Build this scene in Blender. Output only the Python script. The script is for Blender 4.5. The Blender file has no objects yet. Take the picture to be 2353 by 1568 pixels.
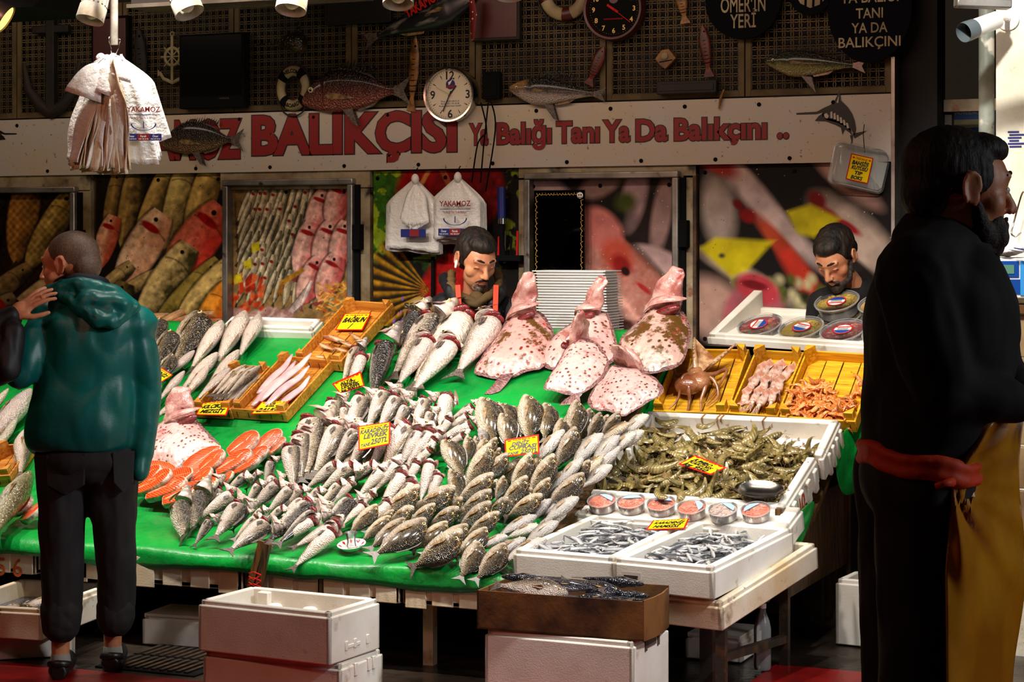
import bpy, math, random
import numpy as np
from mathutils import Vector, Matrix, noise
random.seed(7)
rng = np.random.RandomState(3)
SC = bpy.context.scene
COL = SC.collection
R = math.radians
cos, sin, pi = math.cos, math.sin, math.pi
V = Vector
# ------------------------------------------------------------------ camera
F, CX, HY, CAMZ, YAW = 4600.0, 1176.5, 560.0, 1.68, R(23.4)
CW, SW = cos(YAW), sin(YAW)
cd = bpy.data.cameras.new('camera')
cam = bpy.data.objects.new('camera', cd)
COL.objects.link(cam)
cam.location = (0, 0, CAMZ)
cam.rotation_euler = (R(90), 0, YAW)
cd.sensor_width = 36
cd.lens = 36 * F / 2353
cd.shift_y = (HY - 784) / 2353
cd.clip_end = 100
SC.camera = cam
# ------------------------------------------------------------------ world, lights, exposure
w = bpy.data.worlds.new('world')
SC.world = w
w.use_nodes = True
w.node_tree.nodes['Background'].inputs[0].default_value = (1.0, 0.72, 0.5, 1)
w.node_tree.nodes['Background'].inputs[1].default_value = 0.014
SC.view_settings.view_transform = 'Standard'
SC.view_settings.look = 'None'
SC.view_settings.exposure = 0.0
SC.view_settings.gamma = 1.0
SC.view_settings.use_curve_mapping = False
SC.cycles.max_bounces = 6
SC.cycles.transparent_max_bounces = 12
SC.cycles.caustics_reflective = False
SC.cycles.caustics_refractive = False
def aim(o, target):
 o.rotation_euler = (V(target) - o.location).to_track_quat('-Z', 'Y').to_euler()
def spot(name, loc, target, watts, angle, col=(1, .93, .82), blend=.35, size=.06, parent=None):
 l = bpy.data.lights.new(name, 'SPOT')
 l.energy, l.color, l.spot_size, l.spot_blend, l.shadow_soft_size = watts, col, R(angle), blend, size
 o = bpy.data.objects.new(name, l)
 COL.objects.link(o)
 o.location = loc
 aim(o, target)
 return o
def area(name, loc, target, watts, sx, sy, col=(1, 1, 1)):
 l = bpy.data.lights.new(name, 'AREA')
 l.energy, l.color, l.shape, l.size, l.size_y = watts, col, 'RECTANGLE', sx, sy
 o = bpy.data.objects.new(name, l)
 COL.objects.link(o)
 o.location = loc
 aim(o, target)
 return o
# the market lamps hang in a row above the front of the stall
for lx, tx, wt in ((-6.3, -6.0, 235), (-5.2, -5.1, 245), (-4.3, -4.25, 250), (-3.5, -3.5, 215), (-2.75, -2.75, 250), (-2.0, -2.3, 190)):
 spot('stall_lamp_light', (lx, 6.4, 3.35), (tx, 8.0, .7), wt, 78, (1, .95, .88), .6, .05)
# lamps under the shop's ceiling wash the wall behind the stall
area('wall_lamp_light', (-5.0, 7.5, 3.5), (-5.0, 9.85, 1.5), 46, 6.0, .25, (1, .76, .58))
# added warm red fill from the front, its source unseen
area('warm_front_fill', (-4.2, 3.0, 3.2), (-4.2, 9.5, 1.2), 26, 2.6, .4, (1, .42, .27))
# added unseen white spot, stands in for daylight on the crates' right faces
spot('right_side_fill', (-.1, 5.9, 2.7), (-4.0, 6.9, .3), 330, 58, (.95, .97, 1), .5, .12)
area('street_daylight', (3.2, 5.2, 2.8), (-3.6, 7.6, .6), 60, 1.2, 2.0, (.9, .95, 1))
# shop lamp above the white pillar at the right
spot('pillar_lamp_light', (-1.45, 6.7, 3.2), (-1.15, 8.3, 2.0), 190, 62, (1, .97, .9), .4, .05)
# ------------------------------------------------------------------ pixel rays (photo frame 2353 x 1568) to places in the market
CAMP = V((0, 0, CAMZ))
def ray(px, py):
 u, v = (px - CX) / F, (HY - py) / F
 return V((-SW + CW * u, CW + SW * u, v))
def at(px, py, t):
 return CAMP + ray(px, py) * t
def onY(px, py, Y):
 r = ray(px, py)
 return CAMP + r * (Y / r.y)
RV, FV, ZV = V((CW, SW, 0)), V((-SW, CW, 0)), V((0, 0, 1))
PROF_A = ((6.4, .42), (7.03, .43), (7.45, .50), (8.9, 1.26), (9.6, 1.62))
PROF_B = ((6.4, .40), (7.0, .42), (7.7, .47), (8.15, .63), (8.5, .80), (8.9, 1.10), (9.6, 1.62))
def prof(Y, P=PROF_A):
 if Y <= P[0][0]:
  return P[0][1]
 for (a, za), (b, zb) in zip(P, P[1:]):
  if Y <= b:
   return za + (zb - za) * (Y - a) / (b - a)
 return P[-1][1]
def surf(px, py, h=0.0, P=PROF_A):
 """Where the ray through a photo pixel meets the stall's sloping top raised by h."""
 r = ray(px, py)
 lo, hi = 6.4 / r.y, 9.6 / r.y
 for _ in range(40):
  m = (lo + hi) / 2
  p = CAMP + r * m
  if p.z > prof(p.y, P) + h:
   lo = m
  else:
   hi = m
 return CAMP + r * lo
# ------------------------------------------------------------------ mesh helpers
ROOTM = {}
class MB:
 def __init__(s):
  s.v, s.f, s.m = [], [], []
 def add(s, vs, fs, m=0, M=None):
  b = len(s.v)
  s.v += [tuple(M @ V(v)) for v in vs] if M is not None else [tuple(v) for v in vs]
  s.f += [tuple(i + b for i in f) for f in fs]
  s.m += [m] * len(fs)
  return s
 def box(s, lo, hi, M=None, m=0):
  (a, b, c), (d, e, f) = lo, hi
  return s.add([(a, b, c), (d, b, c), (d, e, c), (a, e, c), (a, b, f), (d, b, f), (d, e, f), (a, e, f)],
      [(0, 3, 2, 1), (4, 5, 6, 7), (0, 1, 5, 4), (1, 2, 6, 5), (2, 3, 7, 6), (3, 0, 4, 7)], m, M)
 def bar(s, a, b, wx, wy=None, up=(0, 0, 1), m=0):
  """A square bar from a to b."""
  a, b = V(a), V(b)
  d = (b - a).normalized()
  x = d.cross(V(up))
  if x.length < 1e-4:
   x = d.cross(V((0, 1, 0)))
  x.normalize()
  y = x.cross(d)
  hx, hy = x * wx / 2, y * (wy or wx) / 2
  vs = [p + q for p in (a, b) for q in (-hx - hy, hx - hy, hx + hy, -hx + hy)]
  return s.add(vs, [(3, 2, 1, 0), (4, 5, 6, 7), (0, 1, 5, 4), (1, 2, 6, 5), (2, 3, 7, 6), (3, 0, 4, 7)], m)
 def loft(s, rings, m=0, caps=True, closed=True, M=None):
  n = len(rings[0])
  vs = [p for r_ in rings for p in r_]
  fs = []
  for i in range(len(rings) - 1):
   for j in range(n if closed else n - 1):
    k = (j + 1) % n
    fs.append((i * n + j, i * n + k, (i + 1) * n + k, (i + 1) * n + j))
  if caps and closed:
   fs.append(tuple(range(n))[::-1])
   fs.append(tuple((len(rings) - 1) * n + j for j in range(n)))
  return s.add(vs, fs, m, M)
 def tube(s, pts, rad, n=8, m=0, caps=True, M=None, flat=1.0):
  pts = [V(p) for p in pts]
  if not hasattr(rad, '__len__'):
   rad = [rad] * len(pts)
  rings, x = [], None
  for i, p in enumerate(pts):
   d = (pts[min(i + 1, len(pts) - 1)] - pts[max(i - 1, 0)]).normalized()
   if x is None:
    x = d.cross(V((0, 0, 1)))
    if x.length < .1:
     x = d.cross(V((0, 1, 0)))
   x = (x - d * x.dot(d)).normalized()
   y = d.cross(x)
   rings.append([p + (x * cos(2 * pi * j / n) + y * sin(2 * pi * j / n) * flat) * rad[i] for j in range(n)])
  return s.loft(rings, m, caps, True, M)
 def lathe(s, pr, n=24, m=0, M=None, caps=True):
  return s.loft([[(r_ * cos(2 * pi * j / n), r_ * sin(2 * pi * j / n), z) for j in range(n)] for r_, z in pr], m, caps, True, M)
 def ell(s, c, r_, M=None, nu=12, nv=8, m=0, rot=None):
  rot = rot or Matrix.Identity(3)
  c = V(c)
  rings = []
  for i in range(nv + 1):
   a = -pi / 2 + pi * i / nv
   q = max(cos(a), .02)
   rings.append([c + rot @ V((r_[0] * q * cos(2 * pi * j / nu), r_[1] * q * sin(2 * pi * j / nu), r_[2] * sin(a))) for j in range(nu)])
  return s.loft(rings, m, True, True, M)
 def cap(s, a, b, ra, rb, n=12, M=None, m=0):
  """A tapered capsule."""
  a, b = V(a), V(b)
  d = (b - a).normalized() if (b - a).length > 1e-6 else V((0, 0, 1))
  x = d.cross(V((0, 0, 1)))
  if x.length < .1:
   x = d.cross(V((0, 1, 0)))
  x.normalize()
  y = d.cross(x)
  rings = []
  for p, rr, angs in ((a, ra, (-88, -60, -30, 0)), (b, rb, (0, 30, 60, 88))):
   for g in angs:
    q = p + d * rr * sin(R(g))
    rings.append([q + (x * cos(2 * pi * j / n) + y * sin(2 * pi * j / n)) * rr * cos(R(g)) for j in range(n)])
  return s.loft(rings, m, True, True, M)
 def prism(s, poly, z0, z1, M=None, m=0):
  n = len(poly)
  vs = [(x, y, z0) for x, y in poly] + [(x, y, z1) for x, y in poly]
  fs = [tuple(range(n))[::-1], tuple(range(n, 2 * n))] + [(i, (i + 1) % n, n + (i + 1) % n, n + i) for i in range(n)]
  return s.add(vs, fs, m, M)
 def mesh(s, name, mats, smooth=40):
  me = bpy.data.meshes.new(name)
  me.from_pydata(s.v, [], s.f)
  for mt in (mats if isinstance(mats, (list, tuple)) else [mats]):
   me.materials.append(mt)
  me.polygons.foreach_set('material_index', s.m)
  if smooth:
   me.polygons.foreach_set('use_smooth', [True] * len(s.f))
   me.update()
   if smooth < 180:
    me.set_sharp_from_angle(angle=R(smooth))
  me.update()
  return me
 def build(s, name, mats, parent=None, smooth=40, bevel=0, seg=2, local=False):
  if parent is not None and not local:
   Mi = ROOTM[parent.name].inverted()
   s.v = [tuple(Mi @ V(v)) for v in s.v]
  o = bpy.data.objects.new(name, s.mesh(name, mats, smooth))
  COL.objects.link(o)
  if parent is not None:
   o.parent = parent
   ROOTM[o.name] = ROOTM[parent.name]
  else:
   ROOTM[o.name] = Matrix.Identity(4)
  if bevel:
   b = o.modifiers.new('soft_edge', 'BEVEL')
   b.width, b.segments, b.limit_method = bevel, seg, 'ANGLE'
   b.angle_limit = R(40)
  return o
def tag(o, label=None, cat=None, group=None, kind=None):
 for k, v_ in (('label', label), ('category', cat), ('group', group), ('kind', kind)):
  if v_:
   o[k] = v_
 return o
def thing(name, label, cat, loc=(0, 0, 0), group=None, M=None):
 o = bpy.data.objects.new(name, None)
 COL.objects.link(o)
 o.empty_display_size = .05
 M = M if M is not None else Matrix.Translation(V(loc))
 o.matrix_basis = M
 ROOTM[o.name] = M.copy()
 return tag(o, label, cat, group)
def inst(me, name, parent=None, M=None):
 o = bpy.data.objects.new(name, me)
 COL.objects.link(o)
 if parent is not None:
  o.parent = parent
  ROOTM[o.name] = ROOTM[parent.name]
 if M is not None:
  o.matrix_basis = M
  if parent is None:
   ROOTM[o.name] = M.copy()
 return o
def copytree(o, M, label=None):
 """A thing and each of its parts and sub-parts, copied one by one."""
 r_ = o.copy()
 COL.objects.link(r_)
 r_.matrix_basis = M
 ROOTM[r_.name] = M.copy()
 if label:
  r_['label'] = label
 for ch in [c for c in o.children]:
  c = ch.copy()
  COL.objects.link(c)
  c.parent = r_
  for g in ch.children:
   d = g.copy()
   COL.objects.link(d)
   d.parent = c
 return r_
def frame(o, x, y, z):
 return Matrix(((x[0], y[0], z[0], o[0]), (x[1], y[1], z[1], o[1]), (x[2], y[2], z[2], o[2]), (0, 0, 0, 1)))
def smooth_secs(secs, k=2):
 out = []
 n = len(secs)
 for i in range(n - 1):
  p0, p1, p2, p3 = (secs[max(i - 1, 0)], secs[i], secs[i + 1], secs[min(i + 2, n - 1)])
  for s in range(k):
   t_ = s / k
   out.append(tuple(.5 * (2 * b + (c - a) * t_ + (2 * a - 5 * b + 4 * c - d) * t_ ** 2 + (3 * b - a - 3 * c + d) * t_ ** 3) for a, b, c, d in zip(p0, p1, p2, p3)))
 out.append(secs[-1])
 return out
def text_mb(body, size=1.0, offset=0.0, res=3, spacing=1.0):
 """Lettering outline in its own plane: (vertices, faces, width, height)."""
 cu = bpy.data.curves.new('lettering', 'FONT')
 cu.body, cu.size, cu.offset, cu.resolution_u, cu.space_character = body, size, offset, res, spacing
 cu.align_x = 'LEFT'
 o = bpy.data.objects.new('lettering', cu)
 me = o.to_mesh()
 vs = [(v.co.x, v.co.y) for v in me.vertices]
 fs = [tuple(p.vertices) for p in me.polygons]
 o.to_mesh_clear()
 bpy.data.objects.remove(o)
 bpy.data.curves.remove(cu)
 return vs, fs
# ------------------------------------------------------------------ materials
def lin(c):
 return tuple(((x / 255) / 12.92 if x / 255 <= .04045 else ((x / 255 + .055) / 1.055) ** 2.4) for x in c)
class NT:
 def __init__(s, name):
  s.mat = bpy.data.materials.new(name)
  s.mat.use_nodes = True
  s.n = s.mat.node_tree.nodes
  s.l = s.mat.node_tree.links
  s.b = s.n['Principled BSDF']
 def node(s, t, ins=None, **kw):
  nd = s.n.new(t)
  for k, v_ in kw.items():
   setattr(nd, k, v_)
  for k, v_ in (ins or {}).items():
   s.put(nd.inputs[k], v_)
  return nd
 def put(s, sock, v_):
  if isinstance(v_, bpy.types.NodeSocket):
   s.l.new(v_, sock)
  elif isinstance(v_, tuple) and len(v_) == 3 and sock.type == 'RGBA':
   sock.default_value = (*v_, 1)
  else:
   sock.default_value = v_
 def coord(s, kind='Object', scale=(1, 1, 1)):
  tc = s.node('ShaderNodeTexCoord')
  if tuple(scale) == (1, 1, 1):
   return tc.outputs[kind]
  return s.node('ShaderNodeMapping', {'Vector': tc.outputs[kind], 'Scale': scale}).outputs[0]
 def noise(s, vec, scale, detail=4, rough=.55):
  return s.node('ShaderNodeTexNoise', {'Vector': vec, 'Scale': scale, 'Detail': detail, 'Roughness': rough}).outputs['Fac']
 def voro(s, vec, scale, feature='F1'):
  return s.node('ShaderNodeTexVoronoi', {'Vector': vec, 'Scale': scale}, feature=feature).outputs['Distance']
 def rng(s, v_, a, b, c=0.0, d=1.0):
  return s.node('ShaderNodeMapRange', {'Value': v_, 'From Min': a, 'From Max': b, 'To Min': c, 'To Max': d}).outputs[0]
 def mix(s, f, a, b, mode='MIX'):
  nd = s.node('ShaderNodeMix', data_type='RGBA', blend_type=mode)
  s.put(nd.inputs['Factor'], f)
  s.put(nd.inputs['A'], a)
  s.put(nd.inputs['B'], b)
  # the colour sockets share names with the float ones: address them by index
  return nd
 def mixc(s, f, a, b, mode='MIX'):
  nd = s.node('ShaderNodeMixRGB', blend_type=mode)
  s.put(nd.inputs[0], f)
  s.put(nd.inputs[1], a)
  s.put(nd.inputs[2], b)
  return nd.outputs[0]
 def math(s, op, a, b=0.0):
  nd = s.node('ShaderNodeMath', operation=op)
  s.put(nd.inputs[0], a)
  s.put(nd.inputs[1], b)
  return nd.outputs[0]
 def ramp(s, f, stops):
  nd = s.node('ShaderNodeValToRGB', {'Fac': f})
  cr = nd.color_ramp
  while len(cr.elements) < len(stops):
   cr.elements.new(.5)
  for e, (p, c) in zip(cr.elements, stops):
   e.position, e.color = p, (*c, 1)
  return nd.outputs[0]
 def bump(s, h, strength=.3, dist=.01):
  s.put(s.b.inputs['Normal'], s.node('ShaderNodeBump', {'Height': h, 'Strength': strength, 'Distance': dist}).outputs[0])
 def done(s, col, rough=.5, metal=0, coat=0, spec=.5):
  s.put(s.b.inputs['Base Color'], col)
  s.put(s.b.inputs['Roughness'], rough)
  s.put(s.b.inputs['Metallic'], metal)
  s.put(s.b.inputs['Coat Weight'], coat)
  s.put(s.b.inputs['Coat Roughness'], .12)
  s.put(s.b.inputs['Specular IOR Level'], spec)
  return s.mat
def pm(name, col, rough=.5, metal=0, col2=None, sc=6, lo=.4, hi=.62, stretch=(1, 1, 1), spots=(), bump=0, bs=60, coat=0, rnd=0, spec=.5, emit=0):
 """Principled material: base colour with a noise of a second colour, spots, bump and a per-object change of value."""
 t = NT(name)
 vec = t.coord('Object', stretch)
 c = lin(col)
 if col2:
  c = t.mixc(t.rng(t.noise(vec, sc, 6), lo, hi), c, lin(col2))
 for (k, s_, a, b) in spots:
  c = t.mixc(t.rng(t.noise(vec, s_, 3), a, b), c, lin(k))
 if rnd:
  oi = t.node('ShaderNodeObjectInfo')
  c = t.mixc(1.0, c, t.ramp(oi.outputs['Random'], ((0, (1 - rnd,) * 3), (1, (1, 1, 1)))), 'MULTIPLY')
 if bump:
  t.bump(t.noise(vec, bs, 5), bump)
 if emit:
  t.put(t.b.inputs['Emission Color'], lin(col))
  t.b.inputs['Emission Strength'].default_value = emit
 return t.done(c, rough, metal, coat, spec)
M = {}
M['black'] = pm('black_paint', (14, 13, 12), .5)
M['matte_black'] = pm('matte_black', (9, 9, 9), .9, spec=.15)
M['foam'] = pm('polystyrene', (232, 226, 215), .6, col2=(214, 204, 188), sc=3, spots=(((150, 120, 80), 9, .66, .8),), bump=.1, bs=200)
M['old_foam'] = pm('stained_polystyrene', (226, 214, 192), .65, col2=(206, 178, 136), sc=3, spots=(((120, 80, 40), 8, .62, .78), ((70, 50, 30), 22, .68, .76)), bump=.12, bs=160)
M['wood'] = pm('honey_wood', (214, 142, 48), .5, col2=(168, 96, 24), sc=5, stretch=(1, 14, 14), spots=(((70, 36, 10), 9, .64, .72),), bump=.15, bs=30, rnd=.18)
M['wood_y'] = pm('yellow_wood', (232, 176, 30), .45, col2=(196, 130, 16), sc=5, stretch=(1, 14, 14), spots=(((90, 56, 10), 10, .64, .72),), bump=.15, bs=30, rnd=.15)
M['old_wood'] = pm('wet_old_wood', (96, 62, 22), .45, col2=(40, 26, 10), sc=7, stretch=(8, 8, 1), bump=.3)
M['metal'] = pm('brushed_aluminium', (170, 165, 158), .38, .75, col2=(120, 114, 106), sc=4, spots=(((90, 60, 35), 14, .66, .74),))
M['dark_metal'] = pm('rusty_dark_steel', (46, 38, 30), .5, .4, col2=(92, 62, 32), sc=14, lo=.5, hi=.7, bump=.2)
M['steel'] = pm('steel', (190, 188, 184), .2, 1.0)
M['white'] = pm('white_plastic', (236, 233, 228), .35)
M['red'] = pm('red_paint', (200, 22, 14), .7, spec=.2)
M['black_ink'] = pm('black_ink', (16, 14, 14), .5)
M['yellow_card'] = pm('yellow_card', (244, 206, 8), .85, spec=.15)
M['navy'] = pm('navy_print', (24, 34, 110), .4)
t = NT('vertex_print')
M['print'] = t.done(t.node('ShaderNodeVertexColor', layer_name='Col').outputs[0], .5, spec=.15)
# ================================================================== the setting
YWALL = 9.85
def struct(name, mb, mat, smooth=40, bevel=0):
 o = mb.build(name, mat, None, smooth, bevel)
 return tag(o, kind='structure')
def floor_mat():
 t = NT('wet_dark_floor')
 vec = t.coord()
 n = t.noise(vec, 2.2, 6)
 t.bump(t.noise(vec, 30, 5), .35)
 return t.done(t.mixc(t.rng(n, .4, .65), lin((26, 20, 16)), lin((52, 40, 30))), t.rng(n, .35, .65, .12, .5))
M['floor'] = floor_mat()
M['red_floor'] = pm('red_floor_paint', (150, 14, 12), .35, col2=(96, 10, 8), sc=3, bump=.15, bs=40)
M['wall_dark'] = pm('dark_wall', (16, 12, 10), .8)
M['ceiling'] = pm('dark_ceiling', (20, 17, 15), .8)
M['panel_board'] = pm('white_board', (186, 176, 168), .5, col2=(190, 172, 150), sc=2.2, spots=(((110, 78, 46), 34, .66, .74), ((60, 44, 30), 90, .70, .76)), bump=.06, bs=60)
M['dirty_trim'] = pm('dirty_cream_trim', (164, 148, 118), .5, col2=(110, 88, 56), sc=4, spots=(((38, 24, 12), 6, .56, .68), ((120, 62, 16), 9, .62, .74)), bump=.15)
M['rust'] = pm('rust_trim', (92, 62, 34), .7, col2=(30, 20, 12), sc=8, lo=.35, hi=.6, bump=.3)
fl = struct('floor', MB().box((-14, -1, -.12), (4, 12, 0)), M['floor'])
struct('trim_1', MB().box((-14, -1, 0), (-1.75, 6.55, .006)), M['red_floor'])
struct('trim_2', MB().box((-2.2, -1, .0005), (4, 7.72, .0065)), M['red_floor'])
# a concrete curb of the stall's aisle, wet tiles behind the stall
struct('wall_back', MB().box((-14, YWALL + .06, 0), (-2.0, YWALL + .26, 3.6)), M['wall_dark'])
struct('wall_right', MB().box((-2.0, 11.2, 0), (4, 11.4, 3.6)), M['wall_dark'])
struct('ceiling', MB().box((-14, 5.2, 3.62), (4, 11.4, 3.75)), M['ceiling'])
# ---- wall base panels: dirty posts and trims between the posters
def wall_px(x0, y0, x1, y1, d0=0.0, d1=0.03):
 """A board fixed to the back wall between two photo corners, from depth d0 to d1 in front of it."""
 a, b = onY(x0, y0, YWALL), onY(x1, y1, YWALL)
 return (min(a.x, b.x), YWALL - d1, min(a.z, b.z)), (max(a.x, b.x), YWALL - d0, max(a.z, b.z))
Z_BT, Z_BB = 2.42, 2.085      # banner top and bottom
XW = lambda px: onY(px, HY, YWALL).x
n_tr = 3
for (a, b, z0, z1, d, mt) in ((-160, 214, 1.99, 2.085, .03, 'dirty_trim'), (176, 216, .9, 1.995, .03, 'dirty_trim'),
         (513, 856, 1.985, 2.085, .03, 'dirty_trim'), (814, 856, .9, 1.99, .03, 'dirty_trim'),
         (1197, 1603, 2.02, 2.115, .03, 'dirty_trim'), (1575, 1603, .9, 2.03, .03, 'dirty_trim'), (1197, 1216, .9, 2.03, .03, 'dirty_trim'),
         (1598, 1606, .9, 2.03, .045, 'rust'), (2054, 2062, .6, 2.6, .06, 'metal')):
 struct('trim_%d' % n_tr, MB().box((XW(a), YWALL - d, z0), (XW(b), YWALL + .06, z1)), M[mt])
 n_tr += 1
# ---- right hand recess: dark cabinet front, opening with a shelf and a blue box behind glass
g = M['cabinet'] = pm('grey_brown_panel', (92, 80, 70), .6, col2=(66, 56, 48), sc=3, bump=.05)
struct('wall_recess_panel', MB().box((XW(2066), YWALL + .25, 0), (XW(2164), YWALL + .31, 2.38)), M['cabinet'])
struct('trim_%d' % n_tr, MB().box((XW(2150), YWALL + .2, 2.34), (XW(2290), YWALL + .28, 2.40)), M['dirty_trim'])
n_tr += 1
# ---- white pillar, its drain pipe
pil = MB()
pil.box((-1.435, 8.3, 0), (-.2, 8.75, 3.6))
M['plaster'] = pm('white_plaster', (238, 232, 212), .7, col2=(214, 204, 178), sc=4, spots=(((170, 140, 96), 16, .64, .76), ((110, 90, 60), 60, .69, .76)), bump=.3, bs=30)
struct('pillar', pil, M['plaster'])
pp = at(2272, 560, 8.4)
M['pipe'] = pm('peeling_grey_paint', (150, 156, 144), .5, col2=(104, 110, 100), sc=5, spots=(((210, 206, 190), 7, .6, .66), ((80, 60, 40), 12, .66, .72)))
pipe = MB().tube([(pp.x, pp.y - .05, 0), (pp.x, pp.y - .05, 3.6)], .033, 14).build('drain_pipe', M['pipe'])
tag(pipe, 'grey drain pipe with peeling paint beside the white pillar', 'pipe')
# ---- pierced lattice panels above the banner, one object for each panel
PITCH = .0435
M['lattice'] = pm('yellowed_lattice_plastic', (112, 95, 66), .7, col2=(80, 66, 44), sc=3, spec=.2)
def lattice_mesh(nx, nz, w_, h_):
 mb = MB()
 b_ = .022
 x0, z0 = -nx * PITCH / 2, -nz * PITCH / 2
 # rim
 mb.box((-w_ / 2, -.004, -h_ / 2), (x0 + .003, .004, h_ / 2)).box((-x0 - .003, -.004, -h_ / 2), (w_ / 2, .004, h_ / 2))
 mb.box((x0, -.004, -h_ / 2), (-x0, .004, z0 + .003)).box((x0, -.004, -z0 - .003), (-x0, .004, h_ / 2))
 k, A, T = 4, PITCH * .17, PITCH * .055
 def arc(cx, cz, hor, sgn):
  pts = []
  for i in range(k + 1):
   a = -PITCH / 2 + PITCH * i / k
   c = sgn * (A * cos(pi * a / PITCH))
   pts.append((a, c))
  vs = []
  for a, c in pts:
   for q in (c - T, c + T):
    vs.append((cx + (a if hor else q), 0, cz + (q if hor else a)))
  mb.add(vs, [(2 * i, 2 * i + 1, 2 * i + 3, 2 * i + 2) for i in range(k)])
 for i in range(nx + 1):
  for j in range(nz + 1):
   cx, cz = x0 + i * PITCH, z0 + j * PITCH
   for sg in (-1, 1):
    if i < nx:
     arc(cx + PITCH / 2, cz, True, sg)
    if j < nz:
     arc(cx, cz + PITCH / 2, False, sg)
   if 0 < i < nx and 0 < j < nz:
    q = PITCH * .1
    mb.add([(cx - q, .001, cz - q), (cx + q, .001, cz - q), (cx + q, .001, cz + q), (cx - q, .001, cz + q)], [(0, 1, 2, 3)])
 return mb
lat_w, lat_h = 16 * PITCH + .05, 14 * PITCH + .05
lm = lattice_mesh(16, 14, lat_w, lat_h).mesh('lattice_panel', M['lattice'], 0)
xr = XW(2050)
places = ['at the right end under the round slogan sign', 'behind the small red wooden fish and the fish ornament', 'behind the sea bass model and the black clock',
    'behind the steel rimmed white clock', 'behind the red snapper model', 'behind the black television', 'behind the ship wheel ornament', 'behind the dark wooden anchor', 'at the far left edge above the banner']
for i in range(9):
 o = inst(lm, 'lattice_panel', None, Matrix.Translation((xr - lat_w / 2 - i * (lat_w + .008), YWALL - .02, Z_BT + .01 + lat_h / 2)))
 tag(o, 'yellowed pierced lattice wall panel ' + places[i], 'wall panel', 'lattice panels above the banner')
# ---- white banner board with its lettering
bx0, bx1 = XW(-160), XW(2052)
ban = thing('banner_board', 'long white shop banner with red lettering and marlin emblems across the wall', 'sign', ((bx0 + bx1) / 2, YWALL - .05, Z_BB))
MB().box((bx0, YWALL - .045, Z_BB), (bx1, YWALL - .015, Z_BT)).build('board', M['panel_board'], ban)
M['banner_red'] = pm('banner_red', (132, 8, 12), .5)
def wall_text(body, px0, px1, zb, hh, y, mat, parent, name, off=.03, outline=.018, sx=None):
 vs, fs = text_mb(body, 1, off)
 xa, xb = min(v[0] for v in vs), max(v[0] for v in vs)
 cap_ = .70
 X0, X1 = XW(px0), XW(px1)
 k = (X1 - X0) / (xb - xa)
 kz = hh / cap_
 MB().add([(X0 + (x - xa) * k, y, zb + z * kz) for x, z in vs], fs).build(name, mat, parent, 0)
 if outline:
  vs, fs = text_mb(body, 1, off + outline)
  MB().add([(X0 + (x - xa) * k, y + .0015, zb + z * kz) for x, z in vs], fs).build(name + '_outline', M['black_ink'], parent, 0)
wall_text('YAKAMOZ', 236, 565, 2.175, .205, YWALL - .049, M['banner_red'], ban, 'lettering', .045, .02)
wall_text('BALIKÇISI', 589, 1058, 2.19, .205, YWALL - .049, M['banner_red'], ban, 'lettering', .045, .02)
for wd_, xa_, xb_ in (('Ya', 1087, 1130), ('Balığı', 1150, 1275), ('Tanı', 1286, 1385), ('Ya', 1393, 1455), ('Da', 1468, 1541), ('Balıkçını', 1556, 1768), ('..', 1792, 1818)):
 wall_text(wd_, xa_, xb_, 2.215, .108, YWALL - .049, M['banner_red'], ban, 'lettering', .035, .03)
sc_ = MB()
for px in list(range(30, 2050, 170)):
 for z in (Z_BT - .035, Z_BB + .025):
  x = XW(px + (20 if z > 2.2 else 90))
  sc_.lathe([(.011, 0), (.011, .003), (.007, .006)], 10, 0, frame((x, YWALL - .045, z), (1, 0, 0), (0, 0, 1), (0, -1, 0)))
tag(sc_.build('screw_heads', M['matte_black'], ban), kind='stuff')
def marlin(px, py, s, flip=1):
 """Black leaping marlin emblem, flat print: outline polygons and pale stripes in the banner plane."""
 c = onY(px, py, YWALL - .049)
 P = lambda pts, dy=0: [(c.x + flip * x * s, c.y - dy, c.z + z * s) for x, z in pts]
 mb = MB()
 def poly(pts, m=0, dy=0.0):
  vs = P(pts, dy)
  f = tuple(range(len(vs)))
  mb.add(vs, [f if flip > 0 else f[::-1]], m)
 # bill, head and back
 poly([(-1.0, .12), (-.45, .14), (-.25, .24), (-.1, .3), (.0, .36), (.17, .68), (.2, .42), (.38, .24), (.5, .06), (.57, -.14), (.6, -.34), (.56, -.52), (.48, -.36), (.44, -.18), (.36, 0), (.2, .13), (.02, .2), (-.2, .14), (-.45, .08), (-1.0, .08)])
 poly([(-.3, .1), (0, .2), (.2, .13), (.36, 0), (.44, -.18), (.47, -.4), (.3, -.26), (.1, -.16), (-.12, -.1), (-.28, -.04)])
 poly([(-.5, -.1), (-.4, .02), (-.28, .1), (-.22, .06), (-.3, -.02), (-.26, -.06)])
 poly([(-.26, -.06), (-.5, -.1), (-.2, -.12), (.05, -.22), (.2, -.3), (.24, -.48), (.3, -.34), (.44, -.44), (.5, -.52), (.46, -.34), (.3, -.2), (.1, -.1), (-.12, -.04)])
 poly([(.5, -.46), (.62, -.44), (.84, -.4), (.9, -.38), (.7, -.5), (.56, -.58)])
 poly([(.52, -.5), (.5, -.7), (.42, -.86), (.48, -.66), (.44, -.5)])
 for k in range(6):
  u = k / 6
  x0, z0 = -.08 + .5 * u, .12 - .2 * u - .18 * u * u
  poly([(x0, z0), (x0 + .05, z0 + .02 - .03 * u), (x0 + .06 + .03 * u, z0 - .16 + .02 * u), (x0 + .0 + .03 * u, z0 - .16 + .02 * u)], 1, .0008)
 poly([(-.26, .06), (-.18, .1), (-.12, .02), (-.16, -.05), (-.22, -.02)], 1, .0008)
 poly([(.08, .36), (.15, .56), (.13, .36)], 1, .0008)
 return mb
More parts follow.
